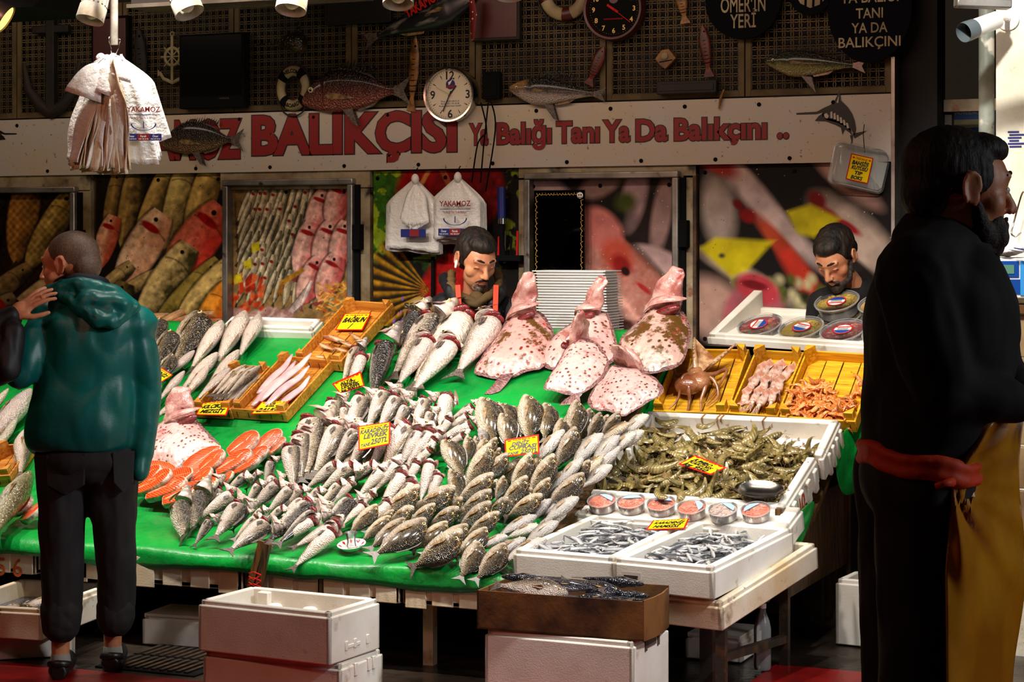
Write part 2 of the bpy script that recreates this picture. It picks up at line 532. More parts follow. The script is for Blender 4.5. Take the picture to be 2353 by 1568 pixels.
marlin(1915, 268, .19).build('marlin_emblem', [M['black_ink'], M['panel_board']], ban, 0)
marlin(-12, 315, .16, -1).build('marlin_emblem', [M['black_ink'], M['panel_board']], ban, 0)
# ================================================================== flat printed photographs on the wall (posters)
class Art:
 """A small raster painter for the flat prints: shapes are painted into an array that becomes a coloured grid."""
 def __init__(s, aspect, n, base, seed=1):
  s.h, s.w = n, int(n * aspect)
  s.x, s.y = np.meshgrid(np.linspace(0, aspect, s.w), np.linspace(0, 1, s.h))   # y down
  s.c = np.ones((s.h, s.w, 3)) * np.array(lin(base))
  s.r = np.random.RandomState(seed)
 def fbm(s, f, oct_=4):
  o = np.zeros((s.h, s.w))
  a = 1.0
  for k in range(oct_):
   g = s.r.rand(int(f * 2 ** k) + 3, int(f * 2 ** k * s.w / s.h) + 3)
   yy = np.linspace(0, g.shape[0] - 1.01, s.h)
   xx = np.linspace(0, g.shape[1] - 1.01, s.w)
   y0, x0 = yy.astype(int), xx.astype(int)
   fy, fx = (yy - y0)[:, None], (xx - x0)[None]
   fy, fx = fy * fy * (3 - 2 * fy), fx * fx * (3 - 2 * fx)
   q = g[y0][:, x0] * (1 - fy) * (1 - fx) + g[y0 + 1][:, x0] * fy * (1 - fx) + g[y0][:, x0 + 1] * (1 - fy) * fx + g[y0 + 1][:, x0 + 1] * fy * fx
   o += (q - .5) * a
   a *= .55
  return o
 def put(s, m, col):
  col = np.array(lin(col)) if not hasattr(col, 'shape') else col
  s.c = s.c * (1 - m[..., None]) + col * m[..., None]
 def uv(s, cx, cy, ang):
  dx, dy = s.x - cx, s.y - cy
  return dx * cos(ang) + dy * sin(ang), -dx * sin(ang) + dy * cos(ang)
 def ell(s, cx, cy, a, b, ang, col, soft=.15):
  u, v_ = s.uv(cx, cy, R(ang))
  d = np.sqrt((u / a) ** 2 + (v_ / b) ** 2)
  s.put(np.clip((1 - d) / soft, 0, 1), col)
 def poly(s, pts, col, soft=.01):
  m = np.ones((s.h, s.w))
  n = len(pts)
  for i in range(n):
   (xa, ya), (xb, yb) = pts[i], pts[(i + 1) % n]
   nx, ny = -(yb - ya), xb - xa
   L = math.hypot(nx, ny)
   m = np.minimum(m, np.clip(((s.x - xa) * nx + (s.y - ya) * ny) / L / soft + .5, 0, 1))
  s.put(m, col)
 def fish(s, cx, cy, L, W, ang, back, belly, gill=None, soft=.12, tail=True):
  """Head at +u end."""
  u, v_ = s.uv(cx, cy, R(ang))
  t_ = u / (L / 2)
  wd = np.clip(1 - np.abs(t_ - .15) ** 2.2 / 1.2, 0, 1) ** .6 * (W / 2)
  wd = np.where(t_ < -.6, np.maximum(wd, W * .09), wd)
  d = np.abs(v_) / np.maximum(wd, 1e-4)
  msk = np.clip((1 - d) / soft, 0, 1) * (np.abs(t_) < 1)
  q = v_ / np.maximum(wd, 1e-4)
  sh = np.clip(.42 + q * .8 + s.fbm(7, 4) * .6 + s.fbm(36, 2) * .45, 0, 1)
  col = np.array(lin(belly))[None, None] * (1 - sh[..., None]) + np.array(lin(back))[None, None] * sh[..., None]
  edge = np.clip((d - .8) / .2, 0, 1)[..., None]
  s.put(np.clip((1.12 - d) / .1, 0, 1) * (np.abs(t_) < 1) * .6, (20, 14, 8))
  hi = np.clip(1 - np.abs(q + .28) / .22, 0, 1)[..., None] * (.5 + s.fbm(24, 2)[..., None])
  s.put(msk, np.clip(col * (1 - .6 * edge) * (1 + .55 * hi), 0, 1))
  if tail:
   q = np.clip((t_ + 1.16) / .3, 0, 1)
   s.put(np.clip((W * .28 * (1 - q) + .004 - np.abs(v_)) / .006, 0, 1) * (t_ > -1.16) * (t_ < -.86), tuple(np.array(back) * .7))
  if W > .1:
   g_ = np.abs(np.hypot((u - L * .2) / (L * .1), v_ / (W * .5)) - 1)
   s.put(np.clip(1 - g_ / .12, 0, 1) * (u > L * .22) * (np.abs(v_) < W * .4) * .7, (40, 28, 14))
   s.put(np.clip((1 - np.hypot(u - L * .4, v_ + W * .08) / (W * .07)) / .3, 0, 1), (14, 10, 8))
  if gill is not None:
   gu, gv = u - L * .3, v_ + W * .1
   s.put(np.clip((1 - np.sqrt((gu / (L * .05)) ** 2 + (gv / (W * .33)) ** 2)) / .3, 0, 1), gill)
 def grain(s, k, f=30, oct_=3):
  s.c = np.clip(s.c * (1 + s.fbm(f, oct_)[..., None] * k), 0, 1)
 def specks(s, n, col, r0=.002, r1=.006):
  for _ in range(n):
   s.ell(s.r.rand() * s.x.max(), s.r.rand(), s.r.uniform(r0, r1), s.r.uniform(r0, r1), 0, col, .4)
def poster(name, label, px0, py0, px1, py1, art, d=.012):
 """The print as a thin laminated board with its picture on the front, at its place on the wall."""
 a, b = onY(px0, py0, YWALL - d), onY(px1, py0, YWALL - d)
 z1 = a.z
 z0 = onY((px0 + px1) / 2, py1, YWALL - d).z
 h, w_ = art.h, art.w
 xs, zs = np.linspace(a.x, b.x, w_), np.linspace(z1, z0, h)
 gx, gz = np.meshgrid(xs, zs)
 vs = np.stack([gx, np.full_like(gx, YWALL - d), gz], -1).reshape(-1, 3)
 idx = np.arange(h * w_).reshape(h, w_)
 fs = np.stack([idx[1:, :-1], idx[1:, 1:], idx[:-1, 1:], idx[:-1, :-1]], -1).reshape(-1, 4)
 me = bpy.data.meshes.new(name)
 me.from_pydata(vs.tolist(), [], fs.tolist())
 at_ = me.color_attributes.new('Col', 'FLOAT_COLOR', 'POINT')
 cc = np.concatenate([np.clip(art.c, 0, 1) ** 1.18, np.ones((h, w_, 1))], -1).reshape(-1).astype(np.float32)
 at_.data.foreach_set('color', cc)
 me.materials.append(M['print'])
 th = thing(name, label, 'poster', ((a.x + b.x) / 2, YWALL - d, z0))
 o = bpy.data.objects.new('print', me)
 COL.objects.link(o)
 o.parent = th
 ROOTM[o.name] = ROOTM[th.name]
 me.transform(ROOTM[th.name].inverted())
 MB().box((a.x, YWALL - d + .001, z0), (b.x, YWALL - .001, z1)).build('backing_board', M['panel_board'], th)
 rv = MB()
 for fx in (.03, .5, .97):
  for fz in (.04, .96):
   rv.lathe([(.011, 0), (.011, .003), (.006, .006)], 10, 0, frame((a.x + (b.x - a.x) * fx, YWALL - d, z0 + (z1 - z0) * fz), (1, 0, 0), (0, 0, 1), (0, -1, 0)))
 tag(rv.build('screw_heads', M['matte_black'], th), kind='stuff')
 return th
# -- poster 1: large scaly golden fish, left edge
A = Art(.75, 190, (46, 30, 14), 1)
for i, (x, y, L, W, g, bk, be) in enumerate(((.08, .2, .6, .2, -84, (60, 48, 20), (150, 116, 62)), (.28, .2, .62, .16, -86, (26, 20, 12), (70, 54, 28)), (.46, .18, .62, .2, -82, (88, 66, 28), (170, 120, 56)),
           (.62, .26, .6, .18, -62, (86, 72, 36), (176, 146, 76)), (.7, .5, .5, .12, -56, (70, 50, 22), (180, 110, 56)),
           (.1, .62, .5, .2, -60, (40, 34, 18), (120, 100, 60)), (.3, .66, .55, .14, -40, (52, 40, 20), (150, 120, 72)), (.5, .72, .6, .15, -42, (60, 46, 22), (180, 148, 100)),
           (.22, .84, .5, .17, -36, (36, 30, 18), (140, 116, 80)), (.6, .92, .5, .16, -30, (40, 34, 20), (120, 100, 64)), (.05, .95, .5, .18, -50, (30, 26, 14), (110, 90, 58)))):
 A.fish(x, y, L, W, g, bk, be, (150, 30, 14) if i in (4, 7, 8) else None)
A.c *= (1 + .35 * np.sin(A.x * 150) * np.sin(A.y * 120) * (A.y < .42))[..., None]
A.grain(.5)
poster('fish_poster', 'poster of scaly golden fish in the aluminium frame at the left edge', -120, 446, 163, 790, A)
# -- poster 2: pale yellow fish with red flatfish
A = Art(.86, 230, (34, 22, 10), 2)
for (x, y, L, W, g, bk, be, gl) in ((.12, .22, .5, .14, -80, (50, 40, 20), (150, 120, 66), None), (.24, .2, .62, .17, -78, (52, 44, 22), (170, 140, 78), None), (.4, .2, .64, .16, -66, (110, 90, 46), (196, 164, 96), None),
           (.55, .22, .62, .18, -76, (120, 100, 56), (204, 180, 112), None), (.72, .2, .62, .2, -72, (120, 96, 50), (198, 166, 96), None),
           (.06, .46, .4, .16, -70, (190, 90, 60), (224, 170, 130), (160, 20, 12)), (.3, .52, .62, .26, -58, (205, 150, 110), (226, 190, 150), (165, 16, 10)), (.66, .48, .66, .3, -52, (196, 60, 40), (216, 120, 90), (170, 14, 8)),
           (.1, .72, .4, .12, -40, (60, 50, 26), (176, 150, 96), None), (.26, .74, .42, .1, -30, (70, 60, 30), (190, 160, 100), None), (.46, .74, .66, .24, -56, (70, 62, 24), (214, 186, 122), None),
           (.6, .82, .7, .18, -46, (52, 46, 20), (150, 128, 60), None), (.78, .76, .66, .22, -44, (60, 52, 22), (208, 178, 110), None), (.14, .9, .4, .2, -70, (44, 40, 20), (120, 100, 50), None),
           (.8, .94, .5, .24, -60, (210, 90, 30), (224, 150, 50), None)):
 A.fish(x, y, L, W, g, bk, be, gl)
for i in range(9):
 A.fish(.1 + .09 * i, .95 + .03 * (i % 3), .34, .08, -30 + 8 * (i % 4), (170, 110, 60), (226, 180, 130), None)
A.ell(.5, 1.04, .4, .09, -14, (176, 40, 20), .4)
A.grain(.5)
A.specks(60, (40, 24, 12))
poster('fish_poster', 'large poster of pale yellow fish and red flatfish behind the teal hoodie', 221, 402, 511, 752, A)
# -- poster 3: the market display seen from above, in a frame
A = Art(.95, 230, (150, 122, 78), 3)
A.ell(.1, .2, .16, .3, 0, (120, 96, 56), .8)
for k in range(4):
 A.poly([(.02 + .05 * k, .1), (.026 + .05 * k, .1), (.05 + .05 * k, .5), (.044 + .05 * k, .5)], (60, 46, 26))
for row in range(7):
 n = 11
 for i in range(n):
  y = .12 + .095 * row + .02 * A.r.rand()
  x = .14 + i * .052 + .03 * row * (i / n) + .012 * A.r.rand()
  if x > .68 - .03 * row and row < 4:
   continue
  k = A.r.rand()
  A.fish(x, y, .26, .045 + .015 * k, -62 - 10 * k - i * 1.2, (84, 78, 54) if k < .6 else (140, 124, 96), (206, 190, 156), (140, 30, 20) if k > .55 else None)
for (x, y, L, W, g) in ((.72, .2, .34, .2, -70), (.86, .14, .34, .2, -72), (.62, .44, .4, .2, -72), (.78, .42, .36, .22, -70), (.9, .42, .36, .2, -74), (.66, .66, .36, .2, -62), (.8, .64, .36, .2, -66)):
 A.fish(x, y, L, W, g, (196, 96, 92), (222, 176, 160), (160, 24, 24))
for i in range(46):
 A.ell(A.r.uniform(.02, .3), A.r.uniform(.62, .86), .04, .02, A.r.uniform(-80, -20), ((200, 70, 30), (214, 110, 60), (170, 50, 24))[i % 3], .4)
for i in range(120):
 A.ell(A.r.uniform(.72, .95), A.r.uniform(.66, .95), .03, .008, A.r.uniform(-60, 40), ((206, 150, 60), (224, 176, 90), (190, 110, 40))[i % 3], .4)
for i in range(16):
 A.fish(.45 + .012 * i, .92 - .012 * i, .2, .035, -50 - i, (190, 160, 150), (224, 200, 190), None)
A.poly([(.42, .66), (.6, .56), (.62, .58), (.44, .69)], (190, 140, 40))
A.poly([(.4, .74), (.44, .66), (.46, .68), (.43, .76)], (150, 100, 30))
for i in range(60):
 A.ell(A.r.uniform(0, .5), A.r.uniform(.86, 1.0), .07, .03, A.r.uniform(-60, 30), ((214, 190, 176), (196, 160, 150), (170, 130, 120))[i % 3], .5)
for (x, y) in ((.2, .4), (.14, .52), (.06, .62)):
 A.poly([(x, y), (x + .06, y - .02), (x + .07, y + .04), (x + .01, y + .06)], (206, 190, 40))
A.grain(.6)
A.specks(70, (60, 40, 24))
poster('fish_poster', 'framed poster of a crowded fish display with yellow tags and red flatfish', 519, 430, 800, 762, A)
# -- poster 4: painted board behind the seller: leaves, red and a gold fan with blue dots
A = Art(.92, 230, (24, 16, 8), 4)
gr = A.fbm(12, 4)
A.put(np.clip((.55 - A.x + gr * .5) / .1, 0, 1) * np.clip((.5 - A.y + gr * .3) / .1, 0, 1), (60, 104, 24))
A.put(np.clip((gr - .12) / .1, 0, 1) * (A.x < .4) * (A.y < .5), (150, 170, 40))
A.put(np.clip((gr - .1) / .1, 0, 1) * (A.x > .72) * (A.y < .45), (110, 120, 26))
A.ell(.42, .16, .3, .3, 0, (150, 14, 16), .15)
A.ell(.6, .1, .24, .26, 0, (120, 12, 12), .15)
A.ell(.48, .78, .22, .34, 8, (170, 22, 16), .12)
u, v_ = A.uv(.36, .68, 0)
an = np.arctan2(v_, -u)
rad = np.hypot(u, v_)
A.put(np.clip((.42 - rad) / .03, 0, 1) * (np.abs(an + .1) < .85) * (.55 + .45 * np.sin(an * 34)), (176, 130, 26))
A.put(np.clip((.42 - rad) / .03, 0, 1) * (np.abs(an + .1) < .85) * np.clip(np.sin(an * 34 + 2), 0, 1), (40, 28, 8))
A.poly([(.34, .0), (.37, .0), (.12, .4), (.1, .38)], (190, 130, 70))
A.poly([(.42, .0), (.46, .0), (.62, .3), (.59, .31)], (170, 90, 50))
for i in range(260):
 A.ell(A.r.normal(.34, .08), A.r.uniform(.72, 1.0), .008, .014, 20, ((54, 50, 170), (130, 100, 190), (190, 130, 110))[i % 3], .4)
A.grain(.7)
poster('painted_board', 'painted board of leaves, red cloth and a gold fan behind the seller', 858, 394, 1195, 800, A)
# -- poster 5: a pink turbot in the aluminium frame
A = Art(.98, 230, (40, 26, 22), 5)
A.ell(.16, .1, .3, .12, 40, (176, 150, 146), .4)
A.ell(.5, .02, .1, .2, 60, (150, 120, 110), .4)
A.ell(.72, .1, .1, .26, 12, (170, 140, 140), .4)
A.ell(.56, .22, .2, .14, 0, (22, 24, 10), .6)
A.ell(.66, .14, .1, .08, 0, (80, 88, 30), .6)
A.ell(.9, .22, .08, .3, 10, (160, 130, 124), .4)
A.ell(.86, .5, .24, .1, 18, (190, 160, 156), .3)
A.ell(.84, .62, .2, .07, 20, (74, 84, 26), .5)
A.ell(.8, .58, .16, .06, 10, (130, 130, 50), .5)
A.fish(.62, .66, 1.25, .52, 218, (176, 112, 96), (206, 156, 142), None, .06, False)
A.ell(.48, .3, .2, .14, 30, (208, 130, 120), .3)
A.ell(.6, .46, .15, .12, 40, (196, 90, 70), .5)
A.ell(.63, .52, .1, .07, 40, (150, 30, 26), .5)
A.ell(.66, .56, .04, .03, 40, (40, 8, 8), .4)
A.ell(.78, .66, .08, .02, 36, (170, 50, 50), .5)
for k in range(40):
 t_ = k / 40
 A.ell(.52 + .5 * t_, .78 + .3 * t_, .05, .004, 60, (150, 104, 92), .5)
A.ell(.4, .95, .34, .3, 0, (40, 24, 30), .3)
A.ell(.06, .6, .08, .3, 0, (80, 84, 30), .6)
A.grain(.3, 14)
A.specks(150, (235, 220, 200), .0012, .003)
poster('fish_poster', 'framed poster of a pink turbot close up behind the white tray stack', 1216, 414, 1548, 790, A)
# -- poster 6: blurred close up with yellow tags
A = Art(1.17, 220, (26, 20, 16), 6)
A.ell(.12, .25, .14, .26, -8, (176, 160, 150), .5)
for (x, y, a, b, g, c) in ((.3, .1, .4, .07, 44, (186, 164, 156)), (.46, .3, .5, .08, 42, (198, 176, 170)), (.1, -.02, .2, .08, 30, (170, 60, 50)), (.95, .4, .4, .16, 40, (186, 164, 150)), (1.0, .6, .3, .05, 40, (40, 30, 26)),
      (.3, .62, .42, .07, 26, (186, 164, 146)), (.5, .44, .3, .06, 46, (180, 80, 50)), (.62, .6, .28, .08, 50, (190, 60, 40)), (.3, .28, .07, .05, 20, (150, 26, 24)), (.24, .22, .05, .03, 40, (120, 16, 16)),
      (.78, .28, .1, .05, 26, (150, 24, 26)), (.9, .34, .12, .03, 30, (160, 30, 36)), (.72, .2, .08, .06, 40, (120, 20, 24)), (.9, .1, .3, .08, 36, (190, 150, 136))):
 A.ell(x, y, a, b, g, c, .5)
for i in range(40):
 A.ell(A.r.uniform(.2, .8), A.r.uniform(.62, .82), .05, .04, A.r.uniform(0, 90), ((90, 100, 40), (150, 150, 96), (40, 46, 18), (190, 180, 140))[i % 4], .8)
A.poly([(.0, .46), (.1, .4), (.46, .42), (.3, .58), (.2, .62)], (206, 190, 20), .03)
A.poly([(.54, .26), (.68, .22), (.86, .3), (.7, .4), (.6, .38)], (200, 184, 24), .03)
A.ell(.14, .5, .03, .02, 0, (70, 70, 60), .8)
A.ell(.1, .8, .3, .2, 30, (172, 140, 126), .4)
A.ell(.34, .86, .22, .24, 0, (170, 96, 104), .2)
A.ell(.36, .68, .16, .09, 20, (190, 70, 80), .3)
A.ell(.34, .66, .1, .03, 10, (130, 20, 34), .4)
A.grain(.35, 10)
A.specks(170, (30, 22, 18), .001, .003)
A.specks(60, (225, 210, 190), .001, .003)
poster('fish_poster', 'blurred close up poster with two yellow tags behind the right hand seller', 1607, 380, 2053, 800, A)
# ---- aluminium window frames round posters 1, 3 and 5
def alu_frame(label, x0, y0, x1, y1, lft=True):
 a, b = onY(x0, y0, YWALL - .06), onY(x1, y0, YWALL - .06)
 z1, z0 = a.z, .95
 th = thing('poster_frame', label, 'frame', ((a.x + b.x) / 2, YWALL - .03, z0))
 W = .035
 if lft:
  MB().box((a.x, YWALL - .075, z0), (a.x + W, YWALL - .012, z1)).build('stile', M['metal'], th, bevel=.006)
 MB().box((b.x - W, YWALL - .075, z0), (b.x, YWALL - .012, z1)).build('stile', M['metal'], th, bevel=.006)
 MB().box((a.x, YWALL - .075, z1), (b.x, YWALL - .012, z1 + W)).build('top_rail', M['metal'], th, bevel=.006)
 # side groove and the black latch
 MB().box((b.x + .002, YWALL - .05, z0), (b.x + .03, YWALL - .028, z1)).build('track', M['matte_black'], th)
 MB().box((b.x + .004, YWALL - .085, z1 - .36), (b.x + .05, YWALL - .028, z1 - .22)).build('latch', M['matte_black'], th, bevel=.005)
 return th
alu_frame('aluminium sliding frame round the scaly golden fish poster', -130, 446, 174, 750, False)
alu_frame('aluminium sliding frame round the crowded fish display poster', 513, 428, 812, 750)
alu_frame('aluminium sliding frame round the pink turbot poster', 1205, 413, 1560, 755)
# ---- ceiling things at the top of the picture
beam = thing('ceiling_beam', 'grey steel ceiling beam at the top behind the hanging bags', 'beam', onY(500, 10, 9.0))
pa, pb = onY(325, 12, 9.0), onY(640, 0, 9.0)
MB().box((pa.x, 8.9, pa.z - .01), (pb.x + .5, 9.06, pa.z + .3)).build('web', pm('grey_beam_paint', (96, 94, 96), .5), beam, bevel=.004)
MB().box((pa.x, 8.86, pa.z - .03), (pb.x + .5, 9.1, pa.z - .01)).build('flange', M['metal'], beam)
aw = MB()
p1, p2, p3 = onY(48, 44, 8.0), onY(196, 42, 8.0), onY(236, 0, 8.0)
aw.box((p1.x - .5, 7.6, p1.z), (p2.x, 8.1, p1.z + .4)).add([(p2.x, 7.6, p1.z), (p2.x, 8.1, p1.z), (p2.x, 8.1, p1.z + .4), (p2.x, 7.6, p1.z + .4), (p2.x + .22, 7.6, p1.z + .2), (p2.x + .22, 8.1, p1.z + .2), (p2.x + .22, 8.1, p1.z + .4), (p2.x + .22, 7.6, p1.z + .4)],
  [(0, 1, 5, 4), (4, 5, 6, 7), (0, 4, 7, 3), (1, 2, 6, 5), (3, 7, 6, 2)])
tag(aw.build('awning_panel', M['matte_black'], None, 0), 'black folded awning panel above the hanging bags', 'awning')
# ================================================================== the stall
XL, XR, XC = -9.5, -2.12, -2.93
def zcloth(x, y):
 a, b = prof(y), prof(y, PROF_B) - .02
 xb = -3.06 - .10 * min(max((y - 7.0) / .75, 0), 1) + .16 * min(max((y - 7.9) / 1.0, 0), 1)
 k = min(max((x - xb + .03) / .06, 0), 1)
 k = k * k * (3 - 2 * k)
 n = noise.noise(V((x * 3.1, y * 3.1, 0))) * .006 + noise.noise(V((x * 9, y * 7, 3))) * .003
 return a * (1 - k) + b * k + n - .004
def cloth_mat():
 t = NT('green_display_cloth')
 vec = t.coord()
 n1 = t.noise(vec, 2.5, 5)
 n2 = t.noise(vec, 26, 5)
 c = t.mixc(t.rng(n1, .35, .65), lin((2, 150, 52)), lin((0, 112, 40)))
 t.bump(t.math('ADD', n2, t.math('MULTIPLY', t.noise(vec, 7, 4), 1.5)), .2, .02)
 return t.done(c, t.rng(n2, .3, .7, .25, .5), 0, .15)
M['cloth'] = cloth_mat()
cl = MB()
nx, ys = 420, [6.985, 6.99, 6.995, 7.0, 7.01, 7.03] + [7.03 + 1.9 * i / 60 for i in range(1, 61)]
for j, y in enumerate(ys):
 for i in range(nx + 1):
  x = XL + ((-2.5 + .35 * min(max((y - 7.3) / 1.2, 0), 1)) - XL) * i / nx
  wv = noise.noise(V((x * 2.2, 0, 5))) * .025 + noise.noise(V((x * 7, 0, 9))) * .008
  z = zcloth(x, max(y, 7.03))
  if j < 5:
   drop = (.082 + wv, .06 + wv * .6, .038, .018, .005)[j]
   yy = (6.985, 6.982, 6.984, 6.992, 7.008)[j] + wv * (.7 if j < 3 else .2)
   cl.v.append((x, yy, z - drop))
  else:
   cl.v.append((x, y, z))
for j in range(len(ys) - 1):
 for i in range(nx):
  if j < 6 and XL + (-2.5 - XL) * (i + 1) / nx > XC + .02:
   continue
  a = j * (nx + 1) + i
  cl.f.append((a, a + 1, a + nx + 2, a + nx + 1))
cl.m = [0] * len(cl.f)
co = cl.build('display_cloth', M['cloth'], None, 180)
tag(co, 'bright green cloth covering the whole sloping fish stall', 'cloth')
co.modifiers.new('thick', 'SOLIDIFY').thickness = .004
# stall table: sloping wooden deck and its legs
tb = thing('stall_table', 'dark sloping stall table under the green cloth', 'table', (-5, 8, 0))
dk = MB()
for P, xa, xb, o_ in ((PROF_A, XL, XC - .09, .05), (PROF_B, XC + .09, XR - .03, .06)):
 for (ya, yb) in ((7.1, 7.45), (7.45, 7.7), (7.7, 8.15), (8.15, 8.5), (8.5, 8.88)):
  za, zb = prof(ya, P) - o_, prof(yb, P) - o_
  dk.add([(xa, ya, za - .03), (xb, ya, za - .03), (xb, yb, zb - .03), (xa, yb, zb - .03), (xa, ya, za), (xb, ya, za), (xb, yb, zb), (xa, yb, zb)],
      [(0, 3, 2, 1), (4, 5, 6, 7), (0, 1, 5, 4), (1, 2, 6, 5), (2, 3, 7, 6), (3, 0, 4, 7)])
dk.build('deck', M['old_wood'], tb, 0)
for lx in (-8.6, -7.4, -6.2, -5.0, -3.95, -2.95, -2.3):
 for ly in (7.16, 8.75):
  MB().box((lx - .025, ly - .025, 0), (lx + .025, ly + .025, prof(ly, PROF_B) - .1)).build('leg', M['dark_metal'], tb)
MB().box((XL, 8.80, 0), (XR - .05, 8.84, 1.05)).build('back_board', M['old_wood'], tb)
MB().box((XR - .09, 7.75, .25), (XR - .06, 8.8, .62)).build('side_board', M['old_wood'], tb)
# open steel trestle at the right front corner
tr = thing('steel_trestle', 'rusty black steel trestle carrying the right front corner of the stall', 'trestle', at(1655, 1640, 7.3))
A1, A2 = at(1658, 1408, 7.25), at(1803, 1312, 7.95)
for p, n_ in ((A1, 'leg'), (A2, 'leg')):
 MB().bar((p.x, p.y, 0), (p.x, p.y, p.z), .036, m=0, up=(1, 0, 0)).build(n_, M['dark_metal'], tr)
p3 = at(1790, 1330, 7.7)
MB().bar(A1, A2, .036).build('top_rail', M['dark_metal'], tr)
MB().bar((A1.x, A1.y, .18), (A2.x, A2.y, .11), .03).build('brace', M['dark_metal'], tr)
MB().bar((A1.x - .55, A1.y + .2, .0), (A1.x - .55, A1.y + .2, .32), .03, up=(1, 0, 0)).build('leg', M['dark_metal'], tr)
MB().bar((A1.x, A1.y, .33), (A1.x - .55, A1.y + .2, .33), .03).build('rear_rail', M['dark_metal'], tr)
# rough post with peeling paint under the middle
pp_ = at(913, 1540, 7.72)
pp_.y = 7.2
ps = MB().box((pp_.x - .022, pp_.y - .02, 0), (pp_.x + .022, pp_.y + .02, .27)).build('wooden_post', M['old_foam'], None)
tag(ps, 'narrow stained wooden post under the middle of the stall', 'post')
# ------------------------------------------------------------------ crates
def smooth_secs_(p):
 return smooth_secs(p, 4)
def quad_frame(FL, FR, BL, h=.0, P=PROF_A, hb=None):
 """Frame on the stall from three photo corners of a crate rim raised h above the slope."""
 a, b, c = surf(*FL, h, P), surf(*FR, h, P), surf(*BL, h if hb is None else hb, P)
 ex = (b - a)
 w_ = ex.length
 ex = ex / w_
 ey = c - a
 ey = ey - ex * ey.dot(ex)
 d = ey.length
 ey = ey / d
 n = ex.cross(ey)
 if n.z < 0:
  n = -n
 return frame(a, ex, ey, n), w_, d
def crate_at(FL, FR, BL, t_list):
 """Frame from three photo corners with given distances from the camera."""
 a, b, c = at(*FL, t_list[0]), at(*FR, t_list[1]), at(*BL, t_list[2])
 ex = b - a
 w_ = ex.length
 ex = ex / w_
 ey = c - a
 ey = ey - ex * ey.dot(ex)
 d = ey.length
 ey /= d
 return frame(a, ex, ey, ex.cross(ey)), w_, d
def foam_mb(w_, d, h, t=.025, walls='FBLR', low=None, ribs=False, lip=True):
 """Polystyrene box; local origin = outer front left corner of the rim, body hangs below to -h."""
 mb = MB()
 low = low or {}
 mb.box((0, 0, -h), (w_, d, -h + t))
 hh = lambda k: -low.get(k, 0)
 if 'F' in walls:
  mb.box((0, 0, -h), (w_, t, hh('F')))
 if 'B' in walls:
  mb.box((0, d - t, -h), (w_, d, hh('B')))
 if 'L' in walls:
  mb.box((0, 0, -h), (t, d, hh('L')))
 if 'R' in walls:
  mb.box((w_ - t, 0, -h), (w_, d, hh('R')))
 if lip:
  q = .008
  for k, lo, hi in (('F', (-q, -q), (w_ + q, t * .5)), ('B', (-q, d - t * .5), (w_ + q, d + q)), ('L', (-q, -q), (t * .5, d + q)), ('R', (w_ - t * .5, -q), (w_ + q, d + q))):
   if k in walls:
    mb.box((*lo, -h), (*hi, hh(k) - .018))
 if ribs:
  for k in range(4):
   y = d * (.16 + .22 * k)
   mb.box((w_, y, -h - .012), (w_ + .02, y + d * .1, -.03))
 return mb
def foam_crate(name, label, Mx, w_, d, h, mat='foam', group=None, **kw):
 th = thing(name, label, 'crate', M=Mx, group=group)
 foam_mb(w_, d, h, **kw).build('body', M[mat], th, 30, .006, 2, True)
 return th
def wood_crate(label, Mx, w_, d, h, mat='wood', slats=4, board=.075, slx=True, front_low=0):
 """Shallow wooden fruit crate; local origin = outer front left rim corner, floor at -h."""
 th = thing('wooden_crate', label, 'crate', M=Mx, group=None)
 t_ = .009
 # floor planks run front to back
 pw = (w_ - 2 * t_) / slats
 me = MB().box((0, 0, 0), (pw - .006, d - 2 * t_, .007)).mesh('plank', M[mat])
 for i in range(slats):
  inst(me, 'plank', th, Matrix.Translation((t_ + i * pw + .003, t_, -h + .002 * (i % 2))))
 zb = -h + board
 for lo, hi in (((0, 0, -h), (w_, t_, zb - front_low)), ((0, d - t_, -h), (w_, d, zb)), ((0, t_, -h), (t_, d - t_, zb)), ((w_ - t_, t_, -h), (w_, d - t_, zb))):
  MB().box(lo, hi).build('side_board', M[mat], th, 30, .0015, 1, True)
 q = .044
 for x, y, sx, sy in ((t_, t_, 1, 1), (w_ - t_, t_, -1, 1), (t_, d - t_, 1, -1), (w_ - t_, d - t_, -1, -1)):
  poly = [(x, y), (x + sx * q, y), (x, y + sy * q)]
  if sx * sy < 0:
   poly = poly[::-1]
  MB().prism(poly, -h, 0.0).build('corner_post', M[mat], th, 30, .0015, 1, True)
 nl = MB()
 for i in range(slats + 1):
  for y0, y1 in ((-.0015, 0), (d, d + .0015)):
   x = w_ * (.08 + .84 * i / slats)
   nl.box((x, y0, -h + .012), (x + .003, y1, -h + .04))
 tag(nl.build('staples', M['dark_metal'], th, 30, local=True), kind='stuff')
 return th
